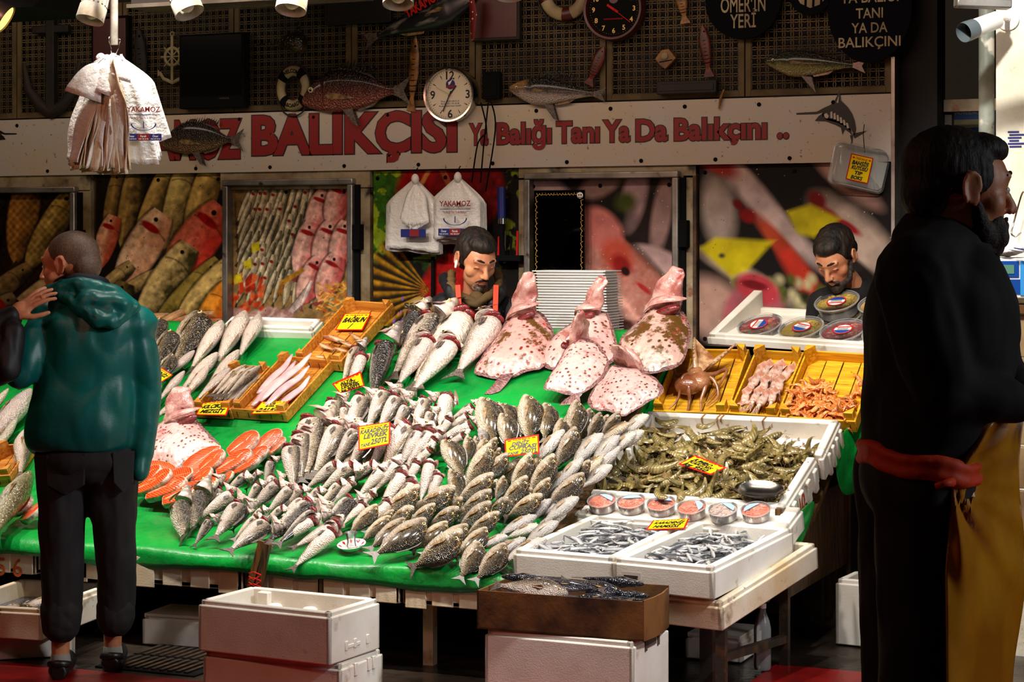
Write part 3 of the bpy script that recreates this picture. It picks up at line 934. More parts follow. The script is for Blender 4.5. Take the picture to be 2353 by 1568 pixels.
# centre left crates
CR = {}
CR['A'] = quad_frame((438, 925), (526, 929), (533, 826), .1)
CR['B'] = quad_frame((528, 927), (652, 935), (668, 806), .1)
CR['C'] = quad_frame((672, 812), (780, 821), (768, 678), .1, hb=.13)
CR['R1'] = quad_frame((1495, 930), (1668, 934), (1592, 786), .14, PROF_B)
CR['R2'] = quad_frame((1669, 934), (1783, 942), (1744, 788), .14, PROF_B)
CR['R3'] = quad_frame((1787, 942), (1962, 954), (1905, 792), .14, PROF_B)
for k, lab, mt, sl, h, bd in (('A', 'honey coloured wooden crate of small whiting', 'wood', 3, .085, .055), ('B', 'honey coloured wooden crate of pale sole fillets', 'wood', 4, .085, .055),
        ('C', 'honey coloured wooden crate with a few red mullet and an upright price card', 'wood', 4, .085, .06),
        ('R1', 'yellow wooden crate holding the octopus', 'wood_y', 5, .1, .06), ('R2', 'yellow wooden crate full of squid', 'wood_y', 4, .1, .06), ('R3', 'yellow wooden crate of orange boiled shrimp', 'wood_y', 4, .1, .06)):
 wood_crate(lab, CR[k][0], CR[k][1], CR[k][2], h, mt, sl, bd)
# old small crate at the left edge of the picture
CR['W'] = quad_frame((-60, 1085), (18, 1080), (0, 1010), .1)
wood_crate('small weathered wooden crate at the left edge of the stall', CR['W'][0], CR['W'][1], CR['W'][2], .09, 'wood', 3, .06)
# polystyrene crates of the right column
Mx, w_, d = quad_frame((1440, 1022), (1888, 1046), (1502, 945), .14, PROF_B)
CR['S2'] = (Mx, w_, d)
fc = foam_crate('foam_crate', 'white foam crate behind the green shrimp with rust coloured drips', Mx, w_, d, .12, walls='BLR', t=.035, ribs=True)
dr = MB()
for fx, dz in ((.38, .055), (.4, .02), (.62, .07), (.3, .04)):
 x = w_ * fx
 dr.tube(smooth_secs_([(x + .012, d - .002, .0015), (x + .004, d - .036, .0015), (x, d - .0365, -.015), (x + .006, d - .0365, -dz)]), .0035, 6, flat=.5)
tag(dr.build('drips', pm('rust_drips', (150, 96, 34), .5), fc, 60, local=True), kind='stuff')
Mx, w_, d = quad_frame((1325, 1130), (1800, 1165), (1445, 1024), .13, PROF_B)
CR['S1'] = (Mx, w_, d)
fc = foam_crate('foam_crate', 'white foam crate heaped with green shrimp and a steel plate', Mx, w_, d, .12, walls='FLR', t=.035, ribs=True)
vs, fs = text_mb('9, 10', .1, .002)
MB().add([(w_ + .0215, .02 + y * 1.0, -.1 + x * .42) if False else (w_ + .0215, .03 + x * .9, -.105 + y) for x, y in vs], fs).build('scribble', pm('red_marker', (196, 70, 34), .5), fc, 0, local=True)
Mx, w_, d = quad_frame((1318, 1182), (1803, 1215), (1350, 1135), .10, PROF_B)
CR['T'] = (Mx, w_, d)
foam_crate('foam_crate', 'closed white foam box under the row of six small tubs', Mx, w_, d, .10, t=.06, walls='FBLR')
MB().box((.01, .01, -.02), (w_ - .01, d - .01, -.008)).build('lid', M['foam'], bpy.data.objects['foam_crate.002'], local=True)
Mx, w_, d = quad_frame((1184, 1262), (1411, 1281), (1345, 1176), .10, PROF_B)
CR['H1'] = (Mx, w_, d)
foam_crate('foam_crate', 'white foam crate of anchovies beside the sea bream', Mx, w_, d, .105, t=.03)
Mx, w_, d = quad_frame((1414, 1282), (1636, 1303), (1549, 1192), .10, PROF_B)
CR['H2'] = (Mx, w_, d)
fc = foam_crate('foam_crate', 'white foam crate of anchovies at the right front corner of the stall', Mx, w_, d, .12, t=.03)
MB().box((.03, -.0125, -.1), (.11, -.0118, -.045)).build('paper_label', pm('clear_label', (206, 196, 186), .4), fc, local=True)
lbl = MB()
for i in range(5):
 lbl.box((.04 + .002 * i, -.0135, -.062 - .007 * i), (.098 - .003 * (i % 2), -.0128, -.058 - .007 * i))
tag(lbl.build('print_lines', M['black_ink'], fc, local=True), kind='stuff')
# stained crate that carries them
Mx, w_, d = quad_frame((1300, 1345), (1655, 1385), (1457, 1210), -.03, PROF_B)
fc = foam_crate('foam_crate', 'stained cream foam crate under the anchovy crates on the steel trestle', Mx, w_ , d, .105, 'old_foam', t=.03, lip=True)
# foam box with jars at the back right
Mx, w_, d = quad_frame((1628, 766), (2026, 792), (1720, 703), .10, ((6.4, .9), (8.3, .98), (8.62, 1.09), (8.9, 1.12), (9.6, 1.2)))
CR['J'] = (Mx, w_, d)
fb = thing('foam_box', 'white foam box with a raised wedge wall holding the round seafood tubs', 'crate', M=Mx)
mb = foam_mb(w_, d, .055, t=.03, walls='FBR')
mb.add([(-.0, 0, -.055), (.04, 0, -.055), (.04, d, -.055), (0, d, -.055), (0, 0, .0), (.04, 0, 0), (.05, d, .085), (0, d, .085)], [(0, 3, 2, 1), (4, 5, 6, 7), (0, 1, 5, 4), (1, 2, 6, 5), (2, 3, 7, 6), (3, 0, 4, 7)])
mb.build('body', M['foam'], fb, 30, .005, 2, True)
# white foam lid at the back left
Mx, w_, d = quad_frame((512, 748), (716, 755), (520, 722), .06)
foam_crate('foam_box', 'white foam box lid behind the whiting at the back of the stall', Mx, w_, .1, .07)
# row of stained foam crates under the front hem
M['front_foam'] = M['old_foam']
for i, (a, b, zt, zb_, dy, lab) in enumerate(((-60, 92, .39, .272, .0, 'stained foam crate with scribbled numbers under the cloth at the left edge'), (175, 225, .39, .272, .01, 'stained foam crate end showing between the legs of the standing man'),
           (312, 566, .39, .272, .0, 'stained cream foam crate under the hem beside the standing man'), (572, 742, .39, .272, .012, 'stained foam crate under the hem beside the tied sticks'),
           (746, 926, .39, .272, .0, 'stained cream foam crate under the middle of the hem'), (931, 1180, .39, .272, .008, 'stained cream foam crate under the hem behind the cardboard box'))):
 xa, xb = onY(a, 1340, 7.03).x, onY(b, 1340, 7.03).x
 Mx = Matrix.Translation((xa, 7.0 + dy, zt))
 fc = foam_crate('foam_crate', lab, Mx, xb - xa, .35, zt - zb_, 'old_foam', lip=False)
 rb = MB()
 n = max(2, int((xb - xa) / .11))
 for k in range(n):
  x = (xb - xa) * (k + .5) / n
  rb.box((x - .046, -.006, -(zt - zb_) - .014 * (k % 3 == 0)), (x + .046, .002, -.005))
 tag(rb.build('ribs', M['old_foam'], fc, 30, .004, 2, True), kind='stuff')
 if i == 0:
  vs, fs = text_mb('n 5 6', .11, .001)
  MB().add([(x + .06, -.008, z - .13) for x, z in vs], fs).build('scribble', pm('orange_marker', (190, 84, 34), .5), fc, 0, local=True)
# green cloth ends hanging at the right side of the stall
for (pts, lab) in ((((1908, 1005, 8.55), (1985, 945, 8.85), (2016, 985, 8.9), (1990, 1120, 8.85), (1950, 1145, 8.6), (1925, 1140, 8.5)), 'crumpled green cloth end hanging below the yellow crates'),
       (((1795, 1215, 7.9), (1880, 1130, 8.15), (1868, 1180, 8.15), (1842, 1255, 8.05), (1815, 1280, 7.95)), 'dark green cloth end hanging below the shrimp crates'),
       (((1750, 1350, 7.9), (1782, 1330, 7.9), (1778, 1365, 7.9), (1762, 1400, 7.9)), 'small green cloth corner hanging behind the steel trestle')):
 mb = MB()
 P3 = [at(*p) for p in pts]
 c = sum(P3, V()) / len(P3)
 ring2 = [p.lerp(c, .5) + V((.015 * (-1) ** i, -.02 * (-1) ** i, 0)) for i, p in enumerate(P3)]
 n = len(P3)
 mb.add(P3 + ring2 + [c + V((0, -.02, 0))], [(i, (i + 1) % n, n + (i + 1) % n, n + i) for i in range(n)] + [(n + i, n + (i + 1) % n, 2 * n) for i in range(n)])
 o = mb.build('hanging_cloth', M['cloth'], None, 180)
 o.modifiers.new('thick', 'SOLIDIFY').thickness = .004
 s_ = o.modifiers.new('soft', 'SUBSURF')
 s_.levels = s_.render_levels = 2
 tag(o, lab, 'cloth')
# ------------------------------------------------------------------ crates on the floor
def floor_crate(label, FLr, FRr, BRr, t0, nz, h, mat='foam', group=None, lip=True, name='foam_crate', zr=None):
 """Foam crate whose rim corners lie at height zr."""
 a = CAMP + ray(*FLr) * ((zr - CAMZ) / ray(*FLr).z)
 b = CAMP + ray(*FRr) * ((zr - CAMZ) / ray(*FRr).z)
 c = CAMP + ray(*BRr) * ((zr - CAMZ) / ray(*BRr).z)
 ex = (b - a)
 w_ = ex.length
 ex /= w_
 ey = V((-ex.y, ex.x, 0))
 d = max((c - b).dot(ey), .2)
 return foam_crate(name, label, frame(a, ex, ey, V((0, 0, 1))), w_, d, h, mat, group, lip=lip), w_, d
ct, w1, d1 = floor_crate('open white foam crate on top of the front stack', (462, 1378), (756, 1408), (866, 1375), 0, 0, .19, zr=.355)
nb = MB()
for x in (.12, .26, .4):
 nb.lathe([(.034, -.175), (.03, -.06), (.022, -.05)], 12, 0, Matrix.Translation((x * w1 / .5, d1 - .045, 0)))
nb.box((w1 * .1, d1 - .05, -.17), (w1 * .1 + .05, d1 - .02, -.01))
tag(nb.build('inner_ribs', M['foam'], ct, 30, .004, 2, True), kind='stuff')
hd = MB()
for y in (.28, .46, .72):
 hd.box((w1 + .002, d1 * y, -.155), (w1 + .012, d1 * (y + .06), -.12))
hd.box((w1 + .002, d1 * .34, -.15), (w1 + .011, d1 * .6, -.135))
tag(hd.build('grip_ribs', M['foam'], ct, 30, .003, 2, True), kind='stuff')
ct2, w2, d2 = floor_crate('closed white foam crate at the bottom of the front stack', (473, 1497), (780, 1528), (876, 1492), 0, 0, .155, zr=.158)
MB().box((.004, .004, -.02), (w2 - .004, d2 - .004, .002)).build('lid', M['foam'], ct2, 30, .004, 2, True)
hd = MB()
for y in (.3, .62, .74):
 hd.box((w2 + .004, d2 * y, -.06), (w2 + .014, d2 * (y + .07), -.012))
tag(hd.build('grip_ribs', M['foam'], ct2, 30, .003, 2, True), kind='stuff')
ct3, w3, d3 = floor_crate('white foam crate that carries the cardboard box', (1120, 1446), (1452, 1476), (1562, 1440), 0, 0, .285, zr=.29)
hd = MB()
hd.box((w3 + .006, d3 * .35, -.04), (w3 + .014, d3 * .6, -.01)).box((w3 + .006, d3 * .3, -.05), (w3 + .014, d3 * .34, -.01)).box((w3 + .006, d3 * .66, -.05), (w3 + .014, d3 * .7, -.01))
tag(hd.build('grip_ribs', M['cabinet'], ct3, 30, local=True), kind='stuff')
MB().box((.006, .006, -.014), (w3 - .006, d3 - .006, -.002)).build('lid', M['foam'], ct3, local=True)
ct4, w4, d4 = floor_crate('white foam crate in the shade under the stall behind the standing man', (332, 1412), (520, 1424), (560, 1400), 0, 0, .125, zr=.13)
MB().box((.0, .0, -.012), (w4, d4, .004)).build('lid', M['foam'], ct4, local=True)
ct5, w5, d5 = floor_crate('stained foam crate of small fish at the left edge', (-130, 1388), (94, 1400), (150, 1335), 0, 0, .125, 'old_foam', zr=.235)
CR['LF'] = (ROOTM[ct5.name], w5, d5)
ct6, w6, d6 = floor_crate('white foam crate under the crate of small fish at the left edge', (-110, 1462), (168, 1446), (190, 1428), 0, 0, .108, zr=.11)
MB().box((.004, .004, -.02), (w6 - .004, d6 - .004, .0)).build('lid', M['foam'], ct6, local=True)
ct7, w7, d7 = floor_crate('open foam crate on the floor behind the apron man', (1925, 1330), (1985, 1335), (2035, 1318), 0, 0, .275, zr=.28)
MB().lathe([(.03, -.2), (.026, -.02), (.02, -.012)], 12, 0, Matrix.Translation((.05, .06, 0))).build('inner_rib', M['foam'], ct7, local=True)
ct8, w8, d8 = floor_crate('dim foam crate standing behind the steel trestle', (1580, 1456), (1700, 1466), (1760, 1440), 0, 0, .1, zr=.105)
MB().box((.0, .0, -.012), (w8, d8, .004)).build('lid', M['foam'], ct8, local=True)
# cardboard box of mackerel
M['card'] = pm('wet_brown_cardboard', (116, 74, 30), .6, col2=(44, 22, 10), sc=3.5, lo=.42, hi=.62, bump=.1)
a_ = CAMP + ray(1096, 1357) * ((.43 - CAMZ) / ray(1096, 1357).z)
b_ = CAMP + ray(1480, 1384) * ((.43 - CAMZ) / ray(1480, 1384).z)
ex = (b_ - a_)
wb = ex.length
ex /= wb
ey = V((-ex.y, ex.x, 0))
db = .29
CR['CB'] = (frame(a_, ex, ey, V((0, 0, 1))), wb, db)
cb = thing('cardboard_box', 'wet brown cardboard box of mackerel in front of the stall', 'box', M=CR['CB'][0])
hb = .138
for lo, hi, n_ in (((0, 0, -hb), (wb, .006, 0), 'front_wall'), ((0, db - .006, -hb), (wb, db, .012), 'back_wall'), ((0, 0, -hb), (.006, db, 0), 'side_wall'), ((0, 0, -hb), (wb, db, -hb + .006), 'bottom')):
 MB().box(lo, hi).build(n_, M['card'], cb, 30, local=True)
rw = MB()
pts = [(wb, 0), (wb + .012, db * .3), (wb + .014, db * .6), (wb + .0, db)]
rw.add([(x, y, z) for z in (-hb, .004) for x, y in pts] + [(x - .006, y, z) for z in (-hb, .004) for x, y in pts],
    [(i, i + 1, i + 5, i + 4) for i in range(3)] + [(i + 8, i + 12, i + 13, i + 9) for i in range(3)] + [(i + 4, i + 5, i + 13, i + 12) for i in range(3)])
rw.build('side_wall', M['card'], cb, 30, local=True)
# two sticks tied with red string leaning on the stall's front
st = thing('tied_sticks', 'two wet wooden sticks tied with red string in front of the hem', 'sticks', onY(580, 1345, 6.93))
for (a, b) in (((603, 1243), (575, 1352)), ((616, 1250), (594, 1352))):
 MB().bar(onY(*a, 6.955), onY(*b, 6.94), .028, .02, up=(0, 1, 0)).build('stick', M['old_wood'], st, bevel=.002)
stg = MB()
q0, q1 = onY(572, 1318, 6.925), onY(600, 1322, 6.925)
for k in range(5):
 z = .012 * k
 stg.tube([q0 + V((0, 0, -z)), q0.lerp(q1, .5) + V((0, -.008, -z + .01 * (-1) ** k)), q1 + V((0, 0, -z + .012 * (k % 2)))], .0022, 6)
stg.build('string', M['red'], st)
# drain grate in the floor
dg_ = thing('drain_grate', 'black slotted drain grate in the floor beside the standing man', 'grate', (onY(400, 1530, 6.85).x, 6.85, 0))
gx = onY(400, 1530, 6.85).x
MB().box((gx - .22, 6.62, .001), (gx + .24, 7.08, .006)).build('tray', M['matte_black'], dg_)
bm_ = MB().box((0, 0, 0), (.018, .2, .008)).mesh('slat', M['dark_metal'])
for r_ in range(2):
 for k in range(11):
  inst(bm_, 'slat', dg_, Matrix.Translation((-.2 + .038 * k, -.21 + .225 * r_, .006)))
# ------------------------------------------------------------------ price cards
def card(label, corners, lines, P=PROF_A, h=(.05, .05, .05, .05), pts=None, head=True, parent_name='price_card'):
 """Yellow card with red edge from four photo corners TL, TR, BR, BL; lines = [(text, u0, v0, u1, height, slant)]."""
 q = pts or [surf(x, y, hh, P) for (x, y), hh in zip(corners, h)]
 TL, TR, BR, BL = q
 n = (TR - TL).cross(BL - TL).normalized()
 if pts is None:
  r_ = ray(*corners[2])
  BR = CAMP + r_ * ((TL - CAMP).dot(n) / r_.dot(n))
 if n.dot(CAMP - TL) < 0:
  n = -n
 def B(u, v_, e=0.0):
  return (TL * (1 - u) + TR * u) * (1 - v_) + (BL * (1 - u) + BR * u) * v_ + n * e
 th = thing(parent_name, label, 'price card', sum(q, V()) / 4, 'price cards on the fish')
 g = [(u, v_) for v_ in (0, .5, 1) for u in (0, .5, 1)]
 fs = [(0, 1, 4, 3), (1, 2, 5, 4), (3, 4, 7, 6), (4, 5, 8, 7)]
 # card body with thickness
 mb = MB()
 top = [B(u, v_) for u, v_ in ((0, 0), (1, 0), (1, 1), (0, 1))]
 bot = [p - n * .0015 for p in top]
 mb.add(bot + top, [(3, 2, 1, 0), (4, 5, 6, 7), (0, 1, 5, 4), (1, 2, 6, 5), (2, 3, 7, 6), (3, 0, 4, 7)])
 mb.build('card', M['red'], th, 0)
 W_, H_ = (TR - TL).length, (BL - TL).length
 bu, bv = .045, .045 * W_ / H_
 MB().add([B(bu, bv, .001), B(1 - bu, bv, .001), B(1 - bu, 1 - bv, .001), B(bu, 1 - bv, .001)], [(0, 3, 2, 1)]).build('yellow_field', M['yellow_card'], th, 0)
 def put(txt, u0, v0, u1, hv, slant, mat, name, off):
  vs, fs = text_mb(txt, 1, off, 2)
  xa, xb = min(v[0] for v in vs), max(v[0] for v in vs)
  out = []
  for x, y in vs:
   u = u0 + (x - xa) / (xb - xa) * (u1 - u0)
   out.append(B(u + y * hv * .25, v0 - y / .72 * hv + slant * (u - u0), .0022))
  MB().add(out, fs).build(name, mat, th, 0)
 if head:
  put('TAZE BALIK', .24, .17, .76, .08, 0, M['red'], 'heading', .02)
  for u0, sg in ((.08, 1), (.92, -1)):
   fm = MB()
   pts_ = [(0, 0), (.04, -.03), (.1, -.02), (.13, .0), (.1, .025), (.04, .03)]
   fm.add([B(u0 + sg * a, .13 + b, .0022) for a, b in pts_], [tuple(range(6))])
   fm.build('fish_mark', M['red'], th, 0)
 for ln in lines:
  put(*ln, M['black_ink'], 'handwriting', .045)
 return th
E1, E2 = .14, .02
card('yellow price card reading Bağbun in the mullet crate', ((792, 721), (853, 720), (833, 759), (770, 759)), [('BAĞBUN', .1, .55, .9, .28, -.03), ('/', .42, .92, .5, .3, 0)], h=(.06, .06, .05, .05))
card('tilted yellow price card reading 900 on the large sea bass', ((762, 882), (829, 853), (838, 888), (781, 905)), [('ALTA', .2, .36, .66, .16, 0), ('DENİZ', .2, .52, .74, .15, 0), ('LEVREK', .16, .7, .84, .16, 0), ('kg 900TL', .1, .92, .86, .2, 0)], h=(.14, .16, .1, .08))
card('yellow price card reading Karadeniz Levrek 250', ((823, 980), (897, 969), (896, 1021), (824, 1036)), [('KARADENİZ', .06, .36, .94, .17, 0), ('LEVREK', .16, .58, .92, .19, 0), ('TANE', .06, .92, .36, .14, -.12), ('250TL', .38, .86, .92, .22, 0)], h=(.22, .22, .17, .17))
card('yellow price card reading Deniz Çuprası 250', ((1159, 1011), (1238, 998), (1240, 1043), (1161, 1051)), [('DENİZ', .2, .42, .7, .19, 0), ("ÇUPRASI", .1, .64, .9, .2, 0), ('TANE', .06, .92, .38, .14, -.12), ('250TL', .44, .9, .94, .22, 0)], h=(.2, .2, .15, .15))
card('yellow price card reading Jumbo Karides 950 on the green shrimp', ((1598, 1046), (1670, 1075), (1632, 1092), (1558, 1067)), [('JUMBO', .12, .42, .7, .2, 0), ('KARİDES', .12, .64, .8, .2, 0), ('kg 950', .1, .92, .8, .24, 0)], PROF_B, (.19, .19, .17, .17))
card('yellow price card reading Hamsi between the anchovy crates', ((1501, 1196), (1584, 1192), (1574, 1215), (1484, 1218)), [('KARADENİZ', .1, .48, .9, .22, 0), ('HAMSİSİ', .14, .86, .8, .26, 0)], PROF_B, (.125, .125, .11, .11))
card('yellow price card reading Kılçıksız Mezgit in the whiting crate', ((465, 927), (533, 918), (520, 955), (448, 954)), [('KILÇIKSIZ', .1, .5, .92, .26, 0), ('MEZGİT', .12, .86, .86, .26, 0)], h=(.06, .06, .08, .07))
card('yellow price card reading Dil Balığı in the sole crate', ((601, 924), (666, 920), (645, 951), (576, 952)), [('DİL', .3, .46, .6, .26, 0), ('BALIĞI', .12, .86, .86, .3, 0)], h=(.05, .05, .06, .06))
card('yellow price card reading Deniz half hidden by the teal sleeve', ((368, 843), (397, 862), (369, 880), (332, 862)), [('DENİZ', .1, .5, .9, .26, 0), ('ÇUPRA', .1, .86, .8, .26, 0)], h=(.14, .14, .1, .1))
Mx = CR['CB'][0]
card('bent yellow price card lying on the mackerel', None, [], pts=[Mx @ V(p) for p in ((.13, .2, .012), (.27, .2, .012), (.27, .08, .008), (.13, .08, .004))], head=False)
# ================================================================== fish
def fish_skin(name, back, mid, belly, zr=(-.1, .1), stripes=0, head=None, gold=None, scales=90, rough=.28, rnd=.3, blot=None):
 t = NT(name)
 vec = t.coord()
 xyz = t.node('ShaderNodeSeparateXYZ', {'Vector': vec})
 n = t.noise(vec, 9, 5)
 zz = t.math('ADD', t.rng(xyz.outputs['Z'], zr[0], zr[1]), t.math('MULTIPLY', t.math('SUBTRACT', n, .5), .42))
 c = t.ramp(zz, ((.0, lin(belly)), (.36, lin(belly)), (.55, lin(mid)), (.8, lin(back)), (1.0, lin(back))))
 vs = t.node('ShaderNodeMapping', {'Vector': vec, 'Scale': (1, .5, 1)}).outputs[0]
 vo = t.voro(vs, scales)
 c = t.mixc(t.math('MULTIPLY', t.rng(vo, .15, .7), t.rng(zz, .2, .9, .12, .75)), c, tuple(x * .28 for x in lin(back)))
 if stripes:
  wv = t.node('ShaderNodeTexWave', {'Vector': vec, 'Scale': stripes, 'Distortion': 1.5, 'Detail': 2.0}, wave_type='BANDS', bands_direction='Z').outputs['Fac']
  c = t.mixc(t.math('MULTIPLY', t.rng(wv, .5, .9), .45), c, tuple(x * .4 for x in lin(back)))
  c = t.mixc(t.rng(t.noise(vec, 40, 3), .62, .74, 0, .65), c, lin((214, 170, 96)))
 if blot:
  c = t.mixc(t.rng(t.noise(vec, 14, 4), .6, .72, 0, .6), c, lin(blot))
 if head:
  c = t.mixc(t.math('MULTIPLY', t.rng(xyz.outputs['X'], .78, .84), t.rng(zz, .35, .75)), c, lin(head))
 if gold:
  gx = t.math('MULTIPLY', t.rng(xyz.outputs['X'], .79, .84), t.rng(xyz.outputs['X'], .97, .9))
  c = t.mixc(t.math('MULTIPLY', gx, t.rng(t.noise(vec, 26, 3), .54, .64)), c, lin(gold))
 c = t.mixc(t.math('MULTIPLY', t.rng(t.noise(vs, 130, 2), .58, .72), t.rng(zz, .2, .75, .1, .5)), c, tuple(min(1, x * 1.15) for x in lin(belly)))
 oi = t.node('ShaderNodeObjectInfo')
 c = t.mixc(1.0, c, t.ramp(oi.outputs['Random'], ((0, (1 - rnd, 1 - rnd, 1 - rnd * .9)), (1, (1.06, 1.05, 1.0)))), 'MULTIPLY')
 t.bump(t.math('ADD', vo, t.math('MULTIPLY', n, 1.4)), .6, .014)
 return t.done(c, rough, 0.0, .35, .6)
M['bass'] = fish_skin('bass_skin', (54, 46, 36), (170, 152, 128), (238, 216, 200), (-.08, .13), blot=(226, 176, 160), scales=70)
M['bass_head'] = fish_skin('bass_head_skin', (58, 50, 42), (164, 148, 132), (234, 210, 198), (-.04, .34), scales=24, blot=(196, 150, 140))
M['bream'] = fish_skin('bream_skin', (40, 32, 22), (128, 106, 72), (226, 206, 180), (-.17, .14), 26, (40, 32, 24), (206, 140, 24), 60, .22)
M['bream_p'] = fish_skin('pale_bream_skin', (70, 62, 50), (186, 170, 146), (240, 230, 220), (-.12, .22), 22, (190, 170, 150), None, 80)
M['whiting'] = fish_skin('whiting_skin', (92, 76, 56), (190, 168, 142), (234, 212, 196), (-.06, .09), 0, None, None, 90, blot=(200, 150, 130))
M['dark_bass'] = fish_skin('large_dark_bass_skin', (40, 36, 32), (110, 102, 92), (214, 200, 186), (-.12, .08), scales=60)
M['anchovy'] = fish_skin('anchovy_skin', (14, 18, 28), (160, 164, 170), (244, 242, 240), (-.05, .13), 0, (150, 146, 140), None, 60, .18, .35)
M['mackerel'] = fish_skin('mackerel_skin', (8, 12, 30), (40, 50, 76), (214, 206, 204), (-.13, .03), 0, None, None, 60, .16, .3)
M['mullet'] = fish_skin('mullet_skin', (206, 92, 40), (226, 136, 74), (240, 206, 160), (-.1, .1), 0, None, None, 60, .3, .2, (170, 40, 20))
M['trout'] = fish_skin('trout_skin', (96, 84, 50), (170, 156, 116), (220, 206, 180), (-.1, .1), 0, None, None, 70, .2, .2, (60, 50, 30))
M['sole'] = pm('sole_fillet', (206, 172, 168), .3, col2=(180, 140, 146), sc=9, spots=(((170, 110, 120), 20, .66, .76),), coat=.5, bump=.1, bs=30)
M['gill'] = pm('gill_red', (138, 8, 8), .25, col2=(70, 2, 4), sc=20, bump=.5, bs=60, coat=.6, rnd=.3, stretch=(1, 1, 6))
M['flap'] = pm('gill_flap', (232, 206, 194), .3, col2=(196, 150, 138), sc=14, bump=.15, bs=40, coat=.4, rnd=.25, spots=(((150, 30, 26), 12, .64, .72),))
M['fin'] = pm('fin_dark', (54, 46, 44), .35, col2=(110, 96, 84), sc=30, stretch=(1, 1, 5), coat=.3)
M['fin_pale'] = pm('fin_pale', (150, 118, 78), .35, col2=(96, 72, 44), sc=24, coat=.3)
M['eye_white'] = pm('fish_eye_ring', (206, 190, 140), .15, coat=1)
M['eye_black'] = pm('fish_eye_pupil', (8, 8, 8), .08, coat=1)
def rings(secs, n=14, bend=None, p=2.3):
 """secs: (x, zc, half height, half width); bend = (x0, z0, angle) turns what lies beyond x0 upward."""
 out = []
 for x, zc, h, w_ in secs:
  r_ = []
  for j in range(n):
   a = 2 * pi * j / n
   ca, sa = cos(a), sin(a)
   y = w_ * math.copysign(abs(ca) ** (2 / p), ca)
   z = zc + h * math.copysign(abs(sa) ** (2 / p), sa)
   q = V((x, y, z))
   r_.append(q)
  out.append(r_)
 return out
def bendp(q, x0, z0, g):
 if q.x <= x0:
  return q
 dx, dz = q.x - x0, q.z - z0
 return V((x0 + dx * cos(g) - dz * sin(g), q.y, z0 + dx * sin(g) + dz * cos(g)))
def finplate(mb, pts, th, axis='y', m=0):
 """A thin fin from its outline in the fish's own plane; thicker at the root."""
 n = len(pts)
 if axis == 'y':
  vs = [(x, th, z) for x, z in pts] + [(x, -th, z) for x, z in pts]
 else:
  vs = [(x, y, th) for x, y in pts] + [(x, y, -th) for x, y in pts]
 mb.add(vs, [tuple(range(n)), tuple(range(n, 2 * n))[::-1]] + [(i, n + i, n + (i + 1) % n, (i + 1) % n) for i in range(n)], m)
 return mb
def eye_mb(x, z, y, r_):
 mb = MB()
 for s in (1, -1):
  M_ = frame((x, s * y, z), (1, 0, 0), (0, 0, s), (0, s, 0)) if s > 0 else frame((x, s * y, z), (-1, 0, 0), (0, 0, 1), (0, -1, 0))
  mb.lathe([(r_, -r_ * .5), (r_, r_ * .12), (r_ * .62, r_ * .3)], 12, 0, M_)
  mb.lathe([(r_ * .62, r_ * .28), (r_ * .4, r_ * .44), (r_ * .05, r_ * .48)], 12, 1, M_)
 return mb
class Kind:
 """Shared meshes of one sort of fish: the body and its parts, unit length, head towards +x, back towards +z."""
 def __init__(s, name, body, body_mat, parts):
  s.name, s.body, s.parts = name, body.mesh(name, body_mat, 60), [(n, mb.mesh(n, m_, sm)) for n, mb, m_, sm in parts]
